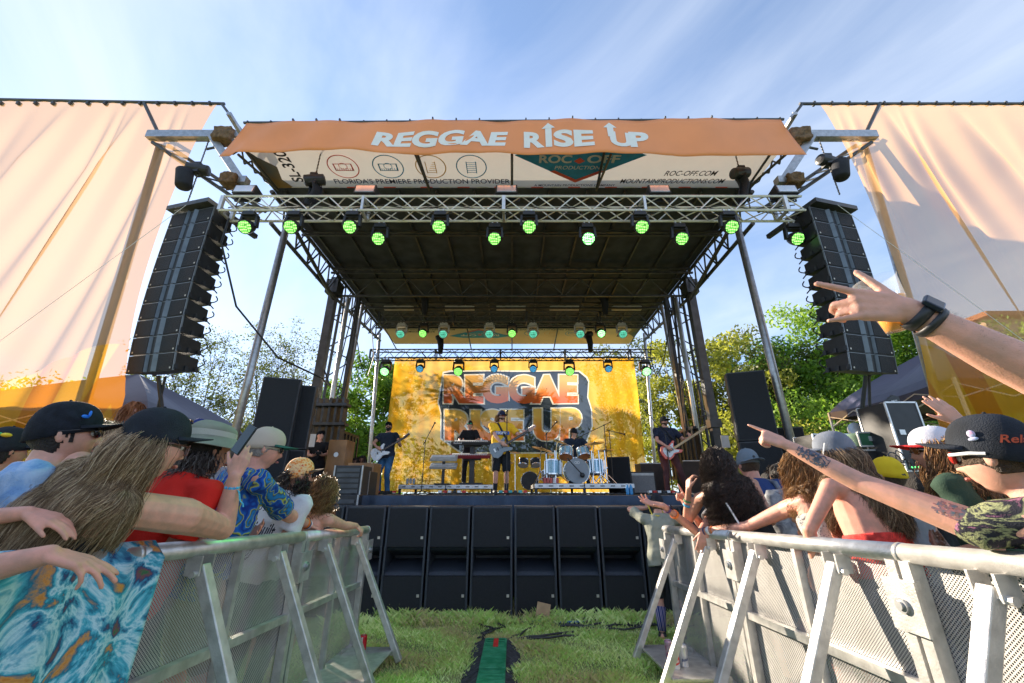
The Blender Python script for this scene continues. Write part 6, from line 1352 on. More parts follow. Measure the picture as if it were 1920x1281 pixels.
# stagehand and seated spectators behind the left side of the stage
hd = W(600, 818, 10.0); c = person('stagehand in black tee and cap looking down at a phone by the tower', hd, hd.z-1.62, PI+.3, (.05, 0), hyaw=PI+.9, hpitch=-.5, sk='fair', vox=.013, eyes=False, bw=1.15,
    Rr=dict(w=hd+V((.06, -.32, -.50)), e=(-1, .2, -.8), f=(.8, -.5, .2), n=(0, .2, 1)), L=dict(w=hd+V((.26, -.30, -.48)), e=(1, .3, -.8), f=(-.3, -.8, .3), n=(-.3, 0, 1)), top=(tee_blk, .7, -.12), bottom=('jeans', cl('black jeans', (.03, .032, .04), .3)))
cap_hat(c, cl('black cap', (.012, .014, .018))); sunglasses(c); scalp(c, sdark, .03); p = hd+V((.24, -.44, -.44)); MB().box(p, (.13, .02, .07), Matrix.Rotation(.5, 3, 'X')).build('smartphone', BLK, c['root'])
for px, py, D, lb, sk_, hm, tp in ((652, 868, 13.2, 'child in a brown hat watching from behind the left side of the stage', 'fair', 'hat', cl('dark green top', (.03, .06, .04))), (667, 865, 14.2, 'dark-haired spectator in pale top behind the left side of the stage', 'tan', None, cl('pale pink top', (.5, .35, .35))), (679, 862, 13.4, 'long-haired girl in black sitting behind the left side of the stage', 'tan', None, tee_blk)):
    hd = W(px, py, D); c = person(lb, hd, hd.z-1.5, PI, vox=.016, eyes=False, fem=1, sk=sk_, top=(tp, .6), hs=1.05)
    if hm: cap_hat(c, cl('brown felt', (.2, .11, .06)))
    scalp(c, sbrown if hm else sdark, .04); long_hair(c, dkhair, 160, .4, 5, r=.006, steps=8, clumps=30)
# ================= the crowd
def Z(px, py, zc_):
    u, v = (px-960)/FPX, (640.5-py)/FPX; return V((u*zc_, zc_*(_c-v*_s), CAMZ+zc_*(_s+v*_c)))
def G(p): return max(gz(p.y), 0)
def pat(name, cols, kind='wave', scale=6, dist=6, rough=.85):
    if name in _m: return _m[name]
    m = M(name, cols[0], rough, 0, .2, 5, .3, 200, spec=.25); t, nn, ll = nodes(m); b = nn['Principled BSDF']; tcx = nn.new('ShaderNodeTexCoord')
    if kind == 'wave': x = nn.new('ShaderNodeTexWave'); x.inputs['Distortion'].default_value = dist; x.inputs['Detail'].default_value = 2; x.inputs['Detail Scale'].default_value = 1.6
    elif kind == 'vor': x = nn.new('ShaderNodeTexVoronoi')
    else: x = nn.new('ShaderNodeTexNoise'); x.inputs['Detail'].default_value = 5; x.inputs['Distortion'].default_value = dist; x.inputs['Roughness'].default_value = .6
    x.inputs['Scale'].default_value = scale; ll.new(tcx.outputs['Object'], x.inputs['Vector']); r = nn.new('ShaderNodeValToRGB'); e = r.color_ramp.elements; n = len(cols)
    lo, hi = (.28, .72) if kind == 'noise' else (.0, 1.)
    e[0].position = lo; e[1].position = hi; e[0].color = (*cols[0], 1); e[1].color = (*cols[-1], 1)
    for i, c_ in enumerate(cols[1:-1]): k = e.new(lo+(hi-lo)*(i+1)/(n-1)); k.color = (*c_, 1)
    ll.new(x.outputs[0], r.inputs[0]); ll.new(r.outputs[0], b.inputs['Base Color']); return m
capblk = cl('washed black cap', (.018, .022, .03), .25, 12); WB = M('wristband blue', (.02, .25, .5), .6, 0, .5, 90, col2=(.1, .5, .7)); WO = M('wristband orange', (.8, .2, .03), .6)
# --- left side, from the front of the row to the camera
hd = Z(606, 922, 3.62)
c = person('bare-backed person with curly brown hair leaning on the far left barrier', hd, G(hd), -.15, (.25, 0), hyaw=-.35, sk='fair', bw=1.12, hs=1.08,
    Rr=dict(w=Z(668, 986, 3.9), e=(.5, -.5, -1), f=(.5, .3, -.5), n=(-.3, .3, -1), curl=(.8, .9, .9, 1)), bottom=('shorts', blks), eyes=False)
scalp(c, M('curly base', (.06, .035, .02), .7), .04, 1.16, -.10); long_hair(c, brunet, 900, .17, 11, .02, 11, .0022, 16, 90, jitter=.012, stiff=.1, low=-.07); B_ = c
q = MB().tube([c['A'](-.06, -.06, .52), c['A'](0, -.085, .5), c['A'](.06, -.06, .52)], .0025, 5); q.build('necklace', BLK, c['root'])
hd = Z(561, 893, 3.35)
c = person('person in white printed tee and orange floral cap with dark curls', hd, G(hd), -.35, (.1, 0), hyaw=-.75, hpitch=.05, sk='tan', bw=1.08, hs=1.1,
    top=(cl('white tee', (.66, .66, .68), .05, 3), .7), bottom=('jeans', None))
cap_hat(c, pat('orange floral print', [(.75, .12, .03), (.8, .25, .05), (.85, .6, .3), (.6, .05, .03)], 'vor', 45), brim=cl('brown brim', (.12, .06, .04)), tilt=.15); scalp(c, sdark, .0, beard=True); sunglasses(c); long_hair(c, dkhair, 260, .12, 13, .014, 12, .003, 10, 50, low=-.07, top=.3, jitter=.01)
T = c['A']; blkink = M('black ink', (.02, .02, .03), .8)
text(MB(), 'Maui Built', (0, 0, 0), (1, 0, 0), (0, 0, 1), 1, 1, .02, .1, warp=lambda a, b: T(-.17+.34*a, -.152-.006*math.sin(a*3.14), .20+.10*b)).build('lettering', blkink, c['root'])
for zz in (.37,): text(MB(), 'X O X O X', (0, 0, 0), (1, 0, 0), (0, 0, 1), 1, 1, .02, warp=lambda a, b: T(-.15+.30*a, -.148-.006*math.sin(a*3.14), zz+.04*b)).build('lettering', blkink, c['root'])
q = MB(); ring(q, T(0, -.162, .10), c['rt'], c['up'], .07, .012); ring(q, T(0, -.162, .10), c['rt'], c['up'], .045, .006); q.build('printed_emblem', blkink, c['root'])
hd = Z(496, 843, 2.85)
c = person('man in tan cap with green brim and blue flame-patterned shirt', hd, G(hd), -.6, (.1, 0), hyaw=-.92, hpitch=.16, sk='pink', bw=1.1, hs=1.12, fat=1.2,
    Rr=dict(w=Z(578, 984, 3.35), e=(.2, -.4, -1), f=(.75, .5, -.35), n=(0, .2, -1), curl=(.5, .6, .7, .8), fat=1.15), top=(pat('blue flame print', [(.01, .04, .25), (.01, .10, .42), (.02, .14, .5), (.45, .5, .06), (.03, .05, .1), (.02, .2, .5)], 'wave', 5, 9), .8, -.16), bottom=('shorts', cl('khaki', (.25, .2, .14))))
cap_hat(c, cl('tan cap cloth', (.5, .42, .33), .08), brim=cl('green brim', (.03, .12, .09))); sunglasses(c); scalp(c, sgrey, -.0, 1.06, -.05)
band(c, 1, .16, WO, .03); band(c, 1, .08, M('navy band', (.03, .04, .15), .6), .014); band(c, 1, .03, WHITE, .014)
hd = Z(394, 848, 2.35)
c = person('person in olive grey bucket hat and bright red shirt', hd, G(hd), -.35, (.15, 0), hyaw=-.55, sk='tan', fem=1, bw=1.15, hs=1.08, fat=1.2, top=(cl('red shirt', (.78, .03, .02), .08, 3), .75, -.12), bottom=('jeans', None))
H = c['H']; olive = cl('olive grey hat cloth', (.24, .26, .20), .15, 8); hq = MB()
def bhat(u, v):
    a = 2*math.pi*u
    if v < .5: t = v/.5; r = .02+.078*min(1, t*1.7)**.5; z = .155-.085*t**1.6-.0*t; return H((r*math.cos(a)*.98, r*1.12*math.sin(a)-.004, z-.01*math.sin(a)))
    t = (v-.5)/.5; r = .100+.062*t; return H((r*math.cos(a), r*1.1*math.sin(a)-.004, .070-.050*t-.012*t*math.sin(a*2+.5)))
o = hq.grid(bhat, 56, 20, closeu=True).build('bucket_hat', olive, c['root'], smooth=True, solid=.003)
MB().grid(lambda u, v: bhat(u, .36+.13*v)+(bhat(u, .42)-H((0, 0, .08))).normalized()*.004, 48, 3, closeu=True).build('hat_band', cl('pale hat band', (.42, .42, .36)), o, smooth=True)
scalp(c, sdark, .03, 1.1, -.09); long_hair(c, toned('dark greying hair', [(.03, .02, .02), (.09, .07, .06), (.3, .27, .25)], .45), 420, .075, 21, .006, 8, .0022, 10, 60, top=.2, low=-.07, jitter=.006)
# woman with the phone
hd = Z(287, 836, 1.74)
c = person('woman in black cap and black tank top with long blond-brown hair holding up a phone', hd, G(hd), -.35, (.42, .0), hyaw=-.52, hpitch=.12, sk='fair', fem=1, bw=1.16, hs=1.16, fat=1.25, vox=.006,
    Rr=dict(s=Z(345, 968, 1.84), w=Z(440, 893, 2.16), el=Z(418, 992, 2.12), f=(.10, .12, 1), n=(-.5, .75, .05), curl=(.25, .3, .35, .4), thumb=(.5, .4), fat=1.5, hsc=1.08), top=(tee_blk, .5, -.12, .014, True), bottom=('jeans', None))
H = c['H']; cap_hat(c, capblk, tilt=.10, openback=True, sc=1.02); scalp(c, M('hair base blond', (.10, .07, .045), .7), -.0, 1.05, -.09)
long_hair(c, blonde, 11000, .45, 31, .006, 4, .0007, 20, 260, pull_=.5, top=.06, low=-.085, face_open=-.02, drift=(-.10, -.06, 0), jitter=.0015, wave=.018, gather=4.0, spread=.012)
q = MB()
for s_ in (-1, 1): q.tube([H((s_*.012, .102, .014)), H((s_*.055, .093, .016)), H((s_*.058, .093, -.018)), H((s_*.016, .102, -.018)), H((s_*.012, .102, .014))], .0035, 6); q.tube([H((s_*.057, .093, .010)), H((s_*.083, .03, .010)), H((s_*.083, -.01, .006))], .003, 5)
q.build('eyeglasses', M('brown glasses frame', (.12, .05, .03), .3), c['root']); MB().tube([H((.082+.006*math.sin(a_), .0+.018*math.cos(a_), -.055+.020*math.sin(a_))) for a_ in [i*.33 for i in range(20)]], .0022, 6).build('earring', M('gold', (.8, .55, .2), .2, 1), c['root'], smooth=True)
band(c, 1, .22, WB, .022, .005, label='blue fabric festival wristband'); S0, e, wr = c['arms'][1]; p = wr+(e-wr)*.2; MB().grid(lambda u, v: p+V((.035+.05*v, -.01+.012*u, -.02-.085*v+.008*math.sin(v*9))), 3, 8).build('wristband_tail', WB, c['root'], solid=.002)
pc = Z(458, 824, 2.13); Fp = Matrix.Rotation(R(-22), 3, 'Z') @ Matrix.Rotation(R(-12), 3, 'X') @ Matrix.Rotation(R(22), 3, 'Y')
t = thing('smartphone', 'black smartphone held up by the woman in the black cap', 'phone', pc); MB().box(pc, (.078, .009, .158), Fp).build('phone_case', M('phone case', (.015, .02, .02), .3), t, bev=.004); MB().box(pc+Fp @ V((0, -.006, 0)), (.070, .002, .150), Fp).build('screen', M('dark phone screen', (.01, .03, .03), .08), t)
# man in light blue tie-dye
hd = Z(122, 818, 1.78)
c = person('man in light blue tie-dye tee, black flat-brim cap and sunglasses, in profile', hd, G(hd), -.75, (.30, 0), hyaw=-.78, hpitch=-.08, sk='fair', bw=1.15, hs=1.13, vox=.006, top=(pat('light blue tie dye', [(.10, .22, .50), (.20, .36, .62), (.36, .50, .70), (.42, .55, .74)], 'noise', 7, 1.5), .8), bottom=('shorts', None),
    Rr=dict(w=Z(30, 1060, 1.6), e=(1, -.6, -1), f=(.8, .3, -.1), n=(0, 0, -1)))
def butterfly(P, o): 
    for s_ in (-1, 1): MB().ell(P((-.076+s_*.0, .052+s_*.013, .055)), (.006, .011, .012), nu=8, nv=6).build('butterfly_patch', M('bright blue patch', (.02, .2, .8), .6), o)
    MB().ell(P((.078, .05, .055)), (.005, .018, .008), nu=8, nv=6).ell(P((.076, .062, .066)), (.005, .006, .014), nu=8, nv=6).build('butterfly_patch', M('bright blue patch'), o)
cap_hat(c, cl('black wool cap', (.012, .015, .022), .3, 30), logo=butterfly, tilt=.05); sunglasses(c); scalp(c, sdark, .02, 1.045, -.075)
H = c['H']; MB().grid(lambda u, v: H((.0765-.004*v, .015+.012*u, .02-.05*v)), 3, 5).build('sideburn', sdark, c['root'])
# woman he talks to
hd = Z(186, 838, 2.15)
c = person('sandy-haired woman facing the man in tie-dye, hands with pink nails before her face', hd, G(hd), .9, (.1, 0), hyaw=1.25, hpitch=-.2, sk='pink', fem=1, hs=1.05, top=(cl('pale top', (.5, .42, .4)), .7), vox=.008,
    L=dict(w=Z(150, 905, 2.0), e=(0, -.4, -1), f=(.35, .1, 1), n=(.3, .8, 0), curl=(.3, .35, .4, .5)), Rr=dict(w=Z(172, 912, 2.0), e=(.3, -.4, -1), f=(.1, .1, 1), n=(-.3, .8, 0), curl=(.35, .4, .45, .5)))
scalp(c, M('sandy base', (.2, .14, .09), .7), .045, 1.1, -.09); long_hair(c, blonde, 700, .2, 41, .006, 6, .002, 12, 60, jitter=.01)
hd = Z(8, 846, 2.3); c = person('person at the far left edge, black cap with yellow and green patch', hd, G(hd), -.5, (.2, 0), hyaw=-.2, sk='tan', top=(tee_navy, .7), eyes=False)
cap_hat(c, capblk, back=False, logo=lambda P, o: [MB().ell(P((.066, -.05, .07)), (.016, .026, .012), nu=12, nv=8, ).build('patch', M('yellow patch', (.8, .55, .03), .6), o), MB().ell(P((.05, -.072, .072)), (.014, .014, .011), nu=12, nv=8).build('patch', M('green patch', (.05, .4, .15), .6), o)]); scalp(c, sdark)
# off-frame person with both forearms on the towel
hd = Z(-560, 700, 1.25); hd = V((-2.12, 1.05, 1.78))
c = person('person beyond the left edge resting both forearms on the towel-covered rail', hd, G(hd), -1.0, (.3, 0), sk='pink', fem=1, bw=1.1, vox=.006, eyes=False, top=(cl('pale top', (.5, .42, .4)), .4), 
    L=dict(s=Z(-240, 930, 1.32), el=Z(-150, 985, 1.36), w=Z(52, 962, 1.38), f=(.85, .30, -.26), n=(-.1, .3, -1), curl=(.25, .25, .3, .3), thumb=(.4, .2), hsc=1.0), Rr=dict(s=Z(-330, 1000, 1.2), el=Z(-190, 1110, 1.16), w=Z(92, 1040, 1.24), f=(.8, .42, -.30), n=(-.1, .2, -1), curl=(.15, .2, .3, .55), thumb=(.7, .1), fat=1.55, hsc=1.12))
scalp(c, sbrown)
# towel over the left rail
def towel(u, v):
    y = .75+1.27*u+.10*v*(1-.0*u); yy = y+.0; zr = 1.14+.0435*(4.95-yy); X0 = -1.66+.03; s = v*1.15
    if s < .12: a = math.pi*(s/.12)*.62-.35; return V((X0-.052*math.cos(a+.2), yy-.10*v, zr+.052*math.sin(a+.2)))
    d = s-.12; return V((X0+.052+.010*math.sin(u*16)*(d+.2)+.03*d+.012*math.sin(u*37+2), yy-.16*d, zr-.0-d*1.0))
o = MB().grid(towel, 90, 60).build('printed_towel', pat('swirled blue and orange print', [(.08, .05, .08), (.50, .16, .03), (.62, .28, .08), (.02, .16, .26), (.08, .42, .58), (.50, .70, .80), (.08, .35, .52), (.02, .07, .18), (.20, .08, .10), (.05, .16, .07)], 'noise', 2.6, 2.6), None, (-1.6, 1.4, .8), smooth=True, solid=.004); tag(o, 'towel with swirling blue, teal and orange print draped over the left rail', 'towel')
# farther heads on the left, on a raised platform
for px, py, zc_, lb, hr, ex in ((250, 772, 5.2, 'ginger-haired woman far behind the woman with the phone', sred, 'w'), (352, 801, 7.2, 'brown-haired woman far back under the left tent', sbrown, 'w'), (373, 799, 7.2, 'spectator in a blue cap and sunglasses far back under the left tent', sdark, 'c'), (400, 803, 7.6, 'sandy-haired spectator far back behind the bucket hat', sbrown, None), (300, 806, 6.4, 'spectator in grey top far back behind the black cap', sdark, None), (455, 852, 4.6, 'dark-haired spectator between the phone and the tan cap', sdark, None)):
    hd = Z(px, py, zc_); c = person(lb, hd, hd.z-1.62, .6 if ex != 'c' else 2.6, hyaw=-1.0 if ex == 'w' else 2.8, vox=.014, eyes=False, sk='pink' if ex == 'w' else 'tan', fem=1 if ex == 'w' else 0, top=(cl('grey top', (.2, .2, .22)), .6)); scalp(c, hr, .03, 1.12)
    if ex == 'w': long_hair(c, toned('ginger hair', [(.3, .1, .03), (.5, .2, .08)], .4) if hr == sred else brunet, 200, .3, 51, .006, 5, .004, 10, 40)
    if ex == 'c': cap_hat(c, cl('blue cap', (.03, .05, .2))); sunglasses(c)
# --- right side
hd = Z(1345, 872, 3.66)
c = person('woman with very long black curls in a black top, elbow on the right rail', hd, G(hd), .12, (.12, 0), hyaw=.45, sk='tan', fem=1, bw=1.1, hs=1.08,
    L=dict(s=Z(1312, 935, 3.7), el=Z(1287, 984, 3.82), w=Z(1291, 918, 3.75), f=(.25, .1, 1), n=(.9, .2, 0), curl=(.6, .6, .7, .7)), top=(tee_blk, .5, -.1, .014, True))
scalp(c, M('black hair base', (.012, .009, .008), .6), .04, 1.12, -.10); long_hair(c, dkhair, 3000, .50, 61, .016, 15, .0013, 44, 190, pull_=.86, jitter=.003, stiff=.15, wave=.02, low=-.08, spread=.012)
band(c, -1, .3, M('green band', (.05, .25, .1), .6), .016); band(c, -1, .42, WB, .022); MB().tube([c['A'](-.14, -.1, .38), c['A'](-.13, -.125, .2), c['A'](-.125, -.12, .0)], .008, 6).build('top_trim', WHITE, c['root'])
hd = Z(1362, 880, 4.25)
c = person('person hidden behind the black curls with both hands stretched out', hd, G(hd), .4, (.1, 0), sk='pink', fem=1, eyes=False, vox=.007, top=(cl('grey top', (.2, .2, .22)), .5),
    L=dict(s=Z(1345, 950, 3.95), el=Z(1312, 1002, 3.75), w=Z(1243, 948, 3.55), f=(-1, .1, .16), n=(-.1, -.3, .9), curl=(.15, .25, .35, .45), thumb=(.9, .2), hsc=1.15, spread=.12), Rr=dict(s=Z(1350, 950, 4.1), el=Z(1318, 990, 3.95), w=Z(1288, 948, 3.85), f=(-.35, .1, .9), n=(-.8, -.3, -.1), curl=(.05, 1.2, 1.3, 1.3), thumb=(.5, .4), hsc=1.1))
scalp(c, sdark, .04, 1.12, -.1); watch(c, -1, .12, (-.2, -.8, .6), M('purple strap', (.12, .06, .2), .5)); band(c, -1, .30, WO, .026)
hd = Z(1403, 872, 4.0)
c = person('man in a backwards grey-blue cap with a grey backpack over a navy tee', hd, G(hd), .1, (.05, 0), hyaw=.0, sk='pink', hs=1.12, bw=1.1, top=(cl('navy tee two', (.03, .06, .18)), .7), bottom=('shorts', None))
cap_hat(c, cl('grey blue cap', (.16, .2, .24), .1), back=True, logo=lambda P, o: MB().ell(P((0, .104, .05)), (.014, .006, .012), nu=10, nv=6).build('emblem', BLK, o)); scalp(c, sbrown, .0, 1.03, -.06)
T = c['A']; q = MB(); ringloft(q, [(T(0, -.22, z), c['rt'], c['fw'], rx*c['k'], ry*c['k']) for z, rx, ry in ((-.02, .10, .05), (.02, .15, .085), (.2, .155, .09), (.36, .14, .075), (.42, .09, .04))]); q.build('backpack', pat('grey camo backpack', [(.12, .13, .15), (.30, .31, .33), (.5, .5, .5)], 'noise', 9, 2), c['root'], rm=.012, disp=(.03, .1))
q = MB()
for s_ in (-1, 1): q.tube([T(s_*.09, -.16, .34), T(s_*.10, -.10, .5), T(s_*.10, 0, .54), T(s_*.11, .10, .45), T(s_*.13, .12, .2)], .022, 8)
q.build('backpack_strap', cl('grey strap', (.2, .22, .26)), c['root'])
hd = Z(1459, 893, 4.6); c = person('small dark-curled person between the backpack and the wavy-haired woman', hd, G(hd), 0, sk='tan', eyes=False, top=(cl('white tee', (.66, .66, .68)), .6)); scalp(c, sdark, .04, 1.14, -.1); long_hair(c, dkhair, 200, .1, 66, .01, 12, .004, 8, 40, jitter=.01)
hd = Z(1503, 882, 3.0)
c = person('woman with long wavy brown hair and bare shoulders, arm lying on the right rail', hd, G(hd), .25, (.2, .0), hyaw=.5, sk='pink', fem=1, bw=1.12, hs=1.08, fat=1.1, vox=.007, bottom=('shorts', cl('black and white shorts', (.05, .05, .06))),
    L=dict(s=Z(1474, 955, 3.02), el=Z(1400, 988, 3.22), w=Z(1322, 996, 3.5), f=(-.35, .1, -.95), n=(.3, .9, -.1), curl=(.2, .25, .3, .35), thumb=(.5, .2), hsc=1.1, fat=1.2), top=(pat('snake print', [(.08, .08, .1), (.5, .48, .45), (.05, .05, .06)], 'vor', 60), .3, -.14, .012, True))
scalp(c, M('brown hair base', (.07, .035, .015), .6), .04, 1.08, -.10); long_hair(c, brunet, 4600, .38, 71, .014, 9, .0011, 28, 130, pull_=.72, gather=3, jitter=.008, wave=.018, low=-.08, spread=.018)
band(c, -1, .10, WHITE, .028, .005, label='white wristband'); band(c, -1, .2, WO, .008); band(c, -1, .0, M('navy band', (.03, .04, .15), .6), .010)
hd = Z(1566, 853, 2.62)
c = person('woman in a grey cap with long streaked brown hair and a red strapless top', hd, G(hd), .35, (.2, 0), hyaw=.75, sk='pink', fem=1, bw=1.15, hs=1.10, fat=1.15, vox=.007, L=dict(w=Z(1530, 1060, 2.4), e=(-1, -.4, -.3), f=(-.2, .3, -.9), n=(1, 0, 0)), top=None)
ringloft(q := MB(), [(c['A'](0, -.005, z), c['rt'], c['fw'], (rx+.012)*c['k']*c['bw'], (ry+.012)*c['k']) for z, rx, ry in c['S'] if -.05 < z < .3]); q.build('red_top', cl('red print top', (.7, .06, .05), .3, 30), c['root'], rm=.01)
cap_hat(c, cl('faded grey cap', (.17, .19, .23), .15, 12)); scalp(c, M('streaked hair base', (.08, .05, .03), .6), .0, 1.06, -.10); long_hair(c, brnh, 6500, .46, 81, .010, 6, .0010, 22, 150, pull_=.7, top=.12, low=-.085, jitter=.004, wave=.03, drift=(.16, -.05, 0), gather=4, spread=.012); 
H = c['H']; MB().tube([H((-.09, .02, .062)), H((-.092, .03, .03)), H((-.09, .04, .0))], .006, 6).build('white_glasses_arm', WHITE, c['root'])
hd = Z(1668, 893, 3.3); c = person('person in a bright yellow trucker cap seen from behind', hd, G(hd), .2, hyaw=.15, sk='tan', hs=1.15, eyes=False, top=(cl('grey top', (.2, .2, .22)), .6)); cap_hat(c, cl('yellow cap', (.72, .5, .02), .08), openback=True); scalp(c, sbrown, -.0, 1.04)
hd = Z(1757, 848, 2.35)
c = person('woman with dark beaded hair, white and red cap and brown sunglasses', hd, G(hd), .5, (.1, 0), hyaw=.95, sk='tan', fem=1, hs=1.10, top=(cl('dark green top', (.03, .06, .04)), .4))
cap_hat(c, cl('white cap cloth', (.62, .62, .68), .05), brim=cl('red brim', (.6, .03, .03))); sunglasses(c, M('amber lens', (.18, .07, .02), .1)); scalp(c, M('brown hair base', (.07, .035, .015), .6), .0, 1.08, -.1); long_hair(c, brunet, 1300, .36, 91, .008, 6, .0018, 22, 80, top=.5, jitter=.008, wave=.012)
q = MB(); H = c['H']
for k_ in range(12): q.ell(H((-.085-.001*k_, -.02-.03*(k_ % 2), .05-.019*k_)), .008, nu=8, nv=6)
q.build('gold_bead', M('gold'), c['root'], smooth=True)
# tattooed man
hd = Z(1866, 858, 1.50)
c = person('man in a black cap with a tattooed arm pointing over the right rail', hd, G(hd), .45, (.28, 0), hyaw=.42, hpitch=.10, sk='fair', bw=1.12, hs=1.14, vox=.006,
    L=dict(s=Z(1838, 990, 1.47), el=Z(1612, 905, 1.76), w=Z(1470, 832, 1.98), f=(-.55, .45, .42), n=(.35, .6, -.70), curl=((.05, .02, .02), (1.35, 1.4, .8), (1.4, 1.4, .8), (1.4, 1.4, .8)), thumb=(.35, .6), hsc=1.12, fat=1.15), Rr=dict(s=Z(1990, 990, 1.7), el=Z(1900, 900, 2.05), w=Z(1800, 792, 2.0), f=(-.55, .1, .85), n=(.25, .9, .1), curl=(.1, .12, .15, .2), thumb=(.5, .1)),
    top=(pat('black tank with faded print', [(.015, .018, .022), (.02, .022, .03), (.025, .028, .035), (.02, .022, .03), (.30, .32, .16), (.02, .02, .03), (.02, .02, .03), (.30, .12, .2), (.02, .03, .04)], 'noise', 4, 5), .0, -.14, .020))
H = c['H']
def relax(P, o): text(MB(), 'Relax', (0, 0, 0), (1, 0, 0), (0, 0, 1), 1, 1, .02, .2, warp=lambda a, b: P((-.0885*math.sin(1.95+.8*a), .1125*math.cos(1.95+.8*a), .030+.024*b))).build('lettering', M('red thread', (.5, .08, .03), .7), o)
cap_hat(c, capblk, back=False, sc=1.07, tilt=.2, logo=relax); scalp(c, sbrown, -.02, 1.03, -.06)
q = MB(); q.tube([H((-.074, .085, .020)), H((-.087, .03, .016)), H((-.088, -.01, .008))], .0065, 8); q.build('sunglasses_arm', WHITE, c['root']); MB().ell(H((-.036, .092, .012)), (.032, .012, .024), rot=H.M @ Matrix.Rotation(.3, 3, 'Z')).build('sunglasses_lens', M('red mirror lens', (.5, .03, .02), .1), c['root'], smooth=True)
MB().ell(H((-.088, .0, .075)), (.005, .012, .014), rot=H.M, nu=12, nv=8).ell(H((-.090, .0, .058)), (.005, .015, .007), rot=H.M, nu=12, nv=8).build('cap_pin', M('pastel pin', (.6, .35, .5), .4, 0, .3, 60, col2=(.4, .6, .8)), c['root'], smooth=True)
# tattoo shapes lie on the skin of the left arm
S0, e_, wr = c['arms'][-1]; tat = M('tattoo ink', (.07, .08, .11), .55, 0, .5, 60); 
def onarm(a, b, ra, rb, t, ang, off=.0015):
    d = (b-a).normalized(); n0 = V((-.35, -.9, .25)); n0 = (n0-d*n0.dot(d)).normalized(); s0 = d.cross(n0); r = ra+(rb-ra)*t; return a.lerp(b, t)+(n0*math.cos(ang)+s0*math.sin(ang))*(r+off)
kk = c['k']; g_ = 1.15
def tattoo(a, b, ra, rb, t0, t1, a0, a1, mt, seed, dens=.5, nt_=26, na=12, nm_='tattoo'):
    q = MB(); 
    for i in range(nt_):
        for j in range(na):
            x = i/nt_*7; y = j/na*4; v_ = noise.noise(V((x, y, seed)))+.25*noise.noise(V((x*3, y*3, seed))); edge = min(i, nt_-1-i)/nt_*4*1.0+min(j, na-1-j)/na*3
            if v_ > (.12-dens*.5) or edge < .25: 
                if edge < .5 and v_ < .1: continue
                if abs(v_) < dens*.28: q.add([onarm(a, b, ra, rb, t0+(t1-t0)*(i+di)/nt_, a0+(a1-a0)*(j+dj)/na) for di, dj in ((0, 0), (1, 0), (1, 1), (0, 1))], [(0, 1, 2, 3)])
    if q.v: q.build(nm_, mt, c['root'], smooth=True)
p1 = e_.lerp(wr, .3)
tattoo(p1, wr, .041*kk*g_, .026*kk*g_**.5, .12, .72, -1.0, .7, tat, 3.1, .75, 44, 22); 
p2 = S0.lerp(e_, .35); tattoo(S0, p2, .058*kk*g_, .052*kk*g_, .1, 1.0, -.5, .5, M('faded tattoo ink', (.10, .14, .16), .55, 0, .5, 70, col2=(.45, .16, .14)), 7.7, 1.1, 22, 12)
# arm with watch and cup, close to the camera on the right
hd = V((1.95, .30, 2.0))
c = person('person beyond the right edge stretching a hairy arm with smartwatch into the picture', hd, G(hd), .4, (.2, 0), sk='fair', bw=1.1, vox=.0055, eyes=False, top=(tee_navy, .4), hseat=1.12,
    L=dict(s=Z(2300, 905, .74), el=Z(1985, 722, .86), w=Z(1696, 580, .98), f=(-.93, .18, .22), n=(.12, 1, .0), curl=((.05, .05, .02), (.9, 1.0, .6), (.95, 1.0, .6), (.1, .1, .05)), thumb=(1.0, .1), hsc=.98, spread=.16, fat=1.05))
scalp(c, sbrown); S0, e_, wr = c['arms'][-1]; watch(c, -1, .10, (-.1, -.8, .5), BLK); band(c, -1, .19, BLK, .016, .004, 'cord_bracelet')
rg_ = random.Random(4); q = MB()
for k_ in range(900):
    t_ = rg_.uniform(.2, .95); ang = rg_.gauss(-.4, .8); d_ = (e_-wr).normalized(); n0 = V((-.2, -.7, .7)); n0 = (n0-d_*n0.dot(d_)).normalized(); s0 = d_.cross(n0); rr = (.026+(.041-.026)*min(1, t_/.7))*c['k']*1.12; nn_ = n0*math.cos(ang)+s0*math.sin(ang); p = wr+(e_-wr)*t_+nn_*rr; l_ = V((rg_.gauss(.3, .5), rg_.gauss(0, .3), rg_.gauss(-.3, .4)))*.006; q.add([p, p+d_*.0004, p+nn_*.002+l_], [(0, 1, 2)])
q.build('arm_hair', M('dark body hair', (.05, .03, .02), .6), c['root'])
cp = Z(1664, 570, 1.04)-V((0, 0, 0)); ax_ = V((.18, -.02, -1)).normalized(); top_ = cp-ax_*.062; t = thing('plastic_cup', 'clear plastic cup of amber drink gripped by the hand at the upper right', 'cup', cp)
glass = M('clear plastic', (.9, .9, .9), .05, alpha=.16, var=.0); MB().lathe([(.047, -.01), (.0485, -.008), (.046, -.004), (.040, .06), (.033, .135), (.001, .136)], top_, ax_, 32, caps=False).build('cup_wall', glass, t, smooth=True)
MB().lathe([(.001, .052), (.0395, .052), (.0345, .1), (.0325, .133), (.001, .134)], top_, ax_, 32, caps=False).build('drink', M('amber drink', (.95, .38, .01), .1, 0, .05), t, smooth=True)
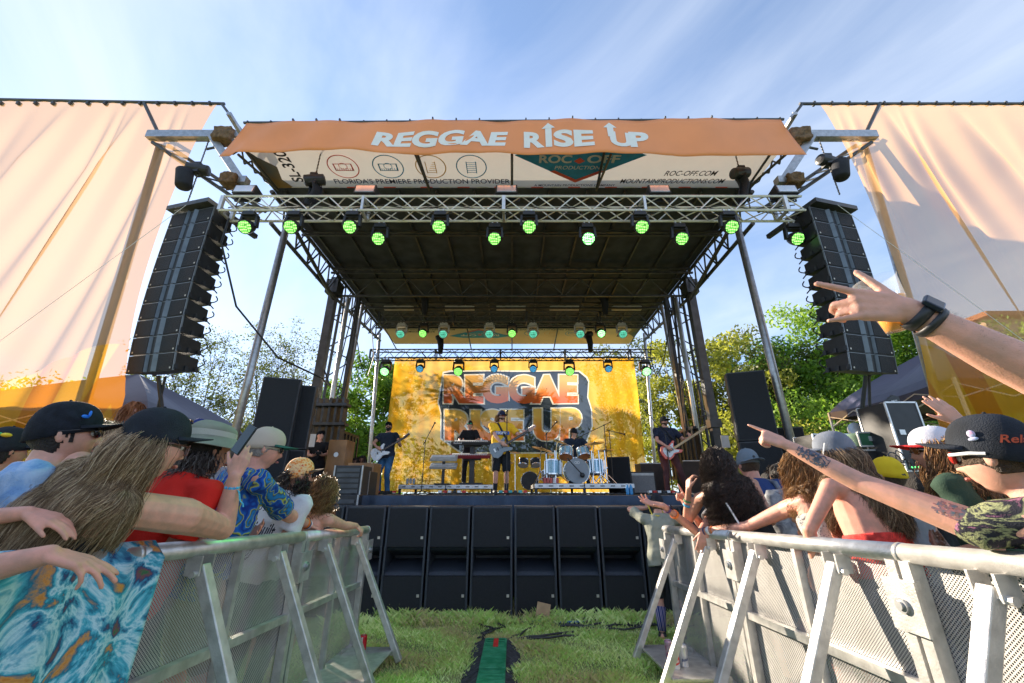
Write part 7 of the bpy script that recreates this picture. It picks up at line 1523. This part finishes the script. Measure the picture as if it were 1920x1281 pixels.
# photographer at the end of the right barrier
hd = Z(1232, 945, 4.95)
c = person('photographer in a grey-green tee, shorts and striped socks standing before the subwoofers', hd, 0.02, -.35, (.22, 0), hyaw=-.2, hpitch=-.1, sk='fair', bw=1.12, top=(cl('grey green tee', (.30, .31, .25), .08, 3), .75, -.12), bottom=('shorts', cl('charcoal shorts', (.035, .04, .045))),
    L=dict(w=hd+V((-.08, .15, -.05)), e=(-1, -.2, -.4), f=(.3, .3, .8), n=(.5, .5, 0), curl=(.6, .7, .7, .8)), Rr=dict(w=hd+V((.12, .2, -.1)), e=(1, -.2, -.6), f=(-.2, .3, .8), n=(-.5, .5, 0), curl=(.6, .7, .7, .8)))
cap_hat(c, capblk, back=True); scalp(c, sbrown); p = hd+V((.0, .2, .0)); t = thing('camera', 'black camera held to the eye of the photographer with a yellow strap', 'camera', p); MB().box(p, (.14, .07, .1)).build('camera_body', BLK, t, bev=.008); MB().lathe([(.035, 0), (.04, .1)], p+V((0, .03, 0)), (0, 1, 0), 16).build('lens', BLK, t); MB().tube([p+V((-.07, 0, .03)), c['A'](-.07, -.06, .52), c['A'](0, -.10, .5), c['A'](.07, -.06, .52), p+V((.07, 0, .03))], .008, 6).build('strap', M('yellow strap', (.6, .5, .03), .7), t)
sm = pat('striped navy sock', [(.02, .04, .15), (.03, .06, .22), (.5, .4, .45), (.02, .05, .2)], 'wave', 9, 0)
for s_ in (-1, 1): h, kn, an, toe = c['lg'][s_]; MB().tube([kn.lerp(an, .35), kn.lerp(an, .7), an], [.062, .052, .045], 14).build('sock', sm, c['root'], smooth=True)
# a few more spectators deeper in the crowd
for i, (px, py, zc_, lb, hr, tp) in enumerate(((1440, 905, 5.4, 'spectator with dark hair deep in the right crowd beside the speaker stack', sdark, tee_navy), (1620, 905, 4.4, 'spectator in a white tee half hidden beside the yellow cap', sbrown, cl('white tee', (.66, .66, .68))), (1715, 915, 3.4, 'dark-haired spectator between the yellow cap and the beaded hair', sdark, tee_blk), (330, 905, 3.6, 'spectator in a blue and white top behind the bucket hat', sbrown, cl('blue white top', (.1, .25, .6), .3)), (60, 905, 2.9, 'spectator in a white tee behind the man in tie-dye', sdark, cl('white tee', (.66, .66, .68))))):
    hd = Z(px, py, zc_); c = person(lb, hd, hd.z-1.6, .2 if px > 960 else -.5, vox=.012, eyes=False, sk='tan', top=(tp, .7)); scalp(c, hr, .03, 1.12, -.09)
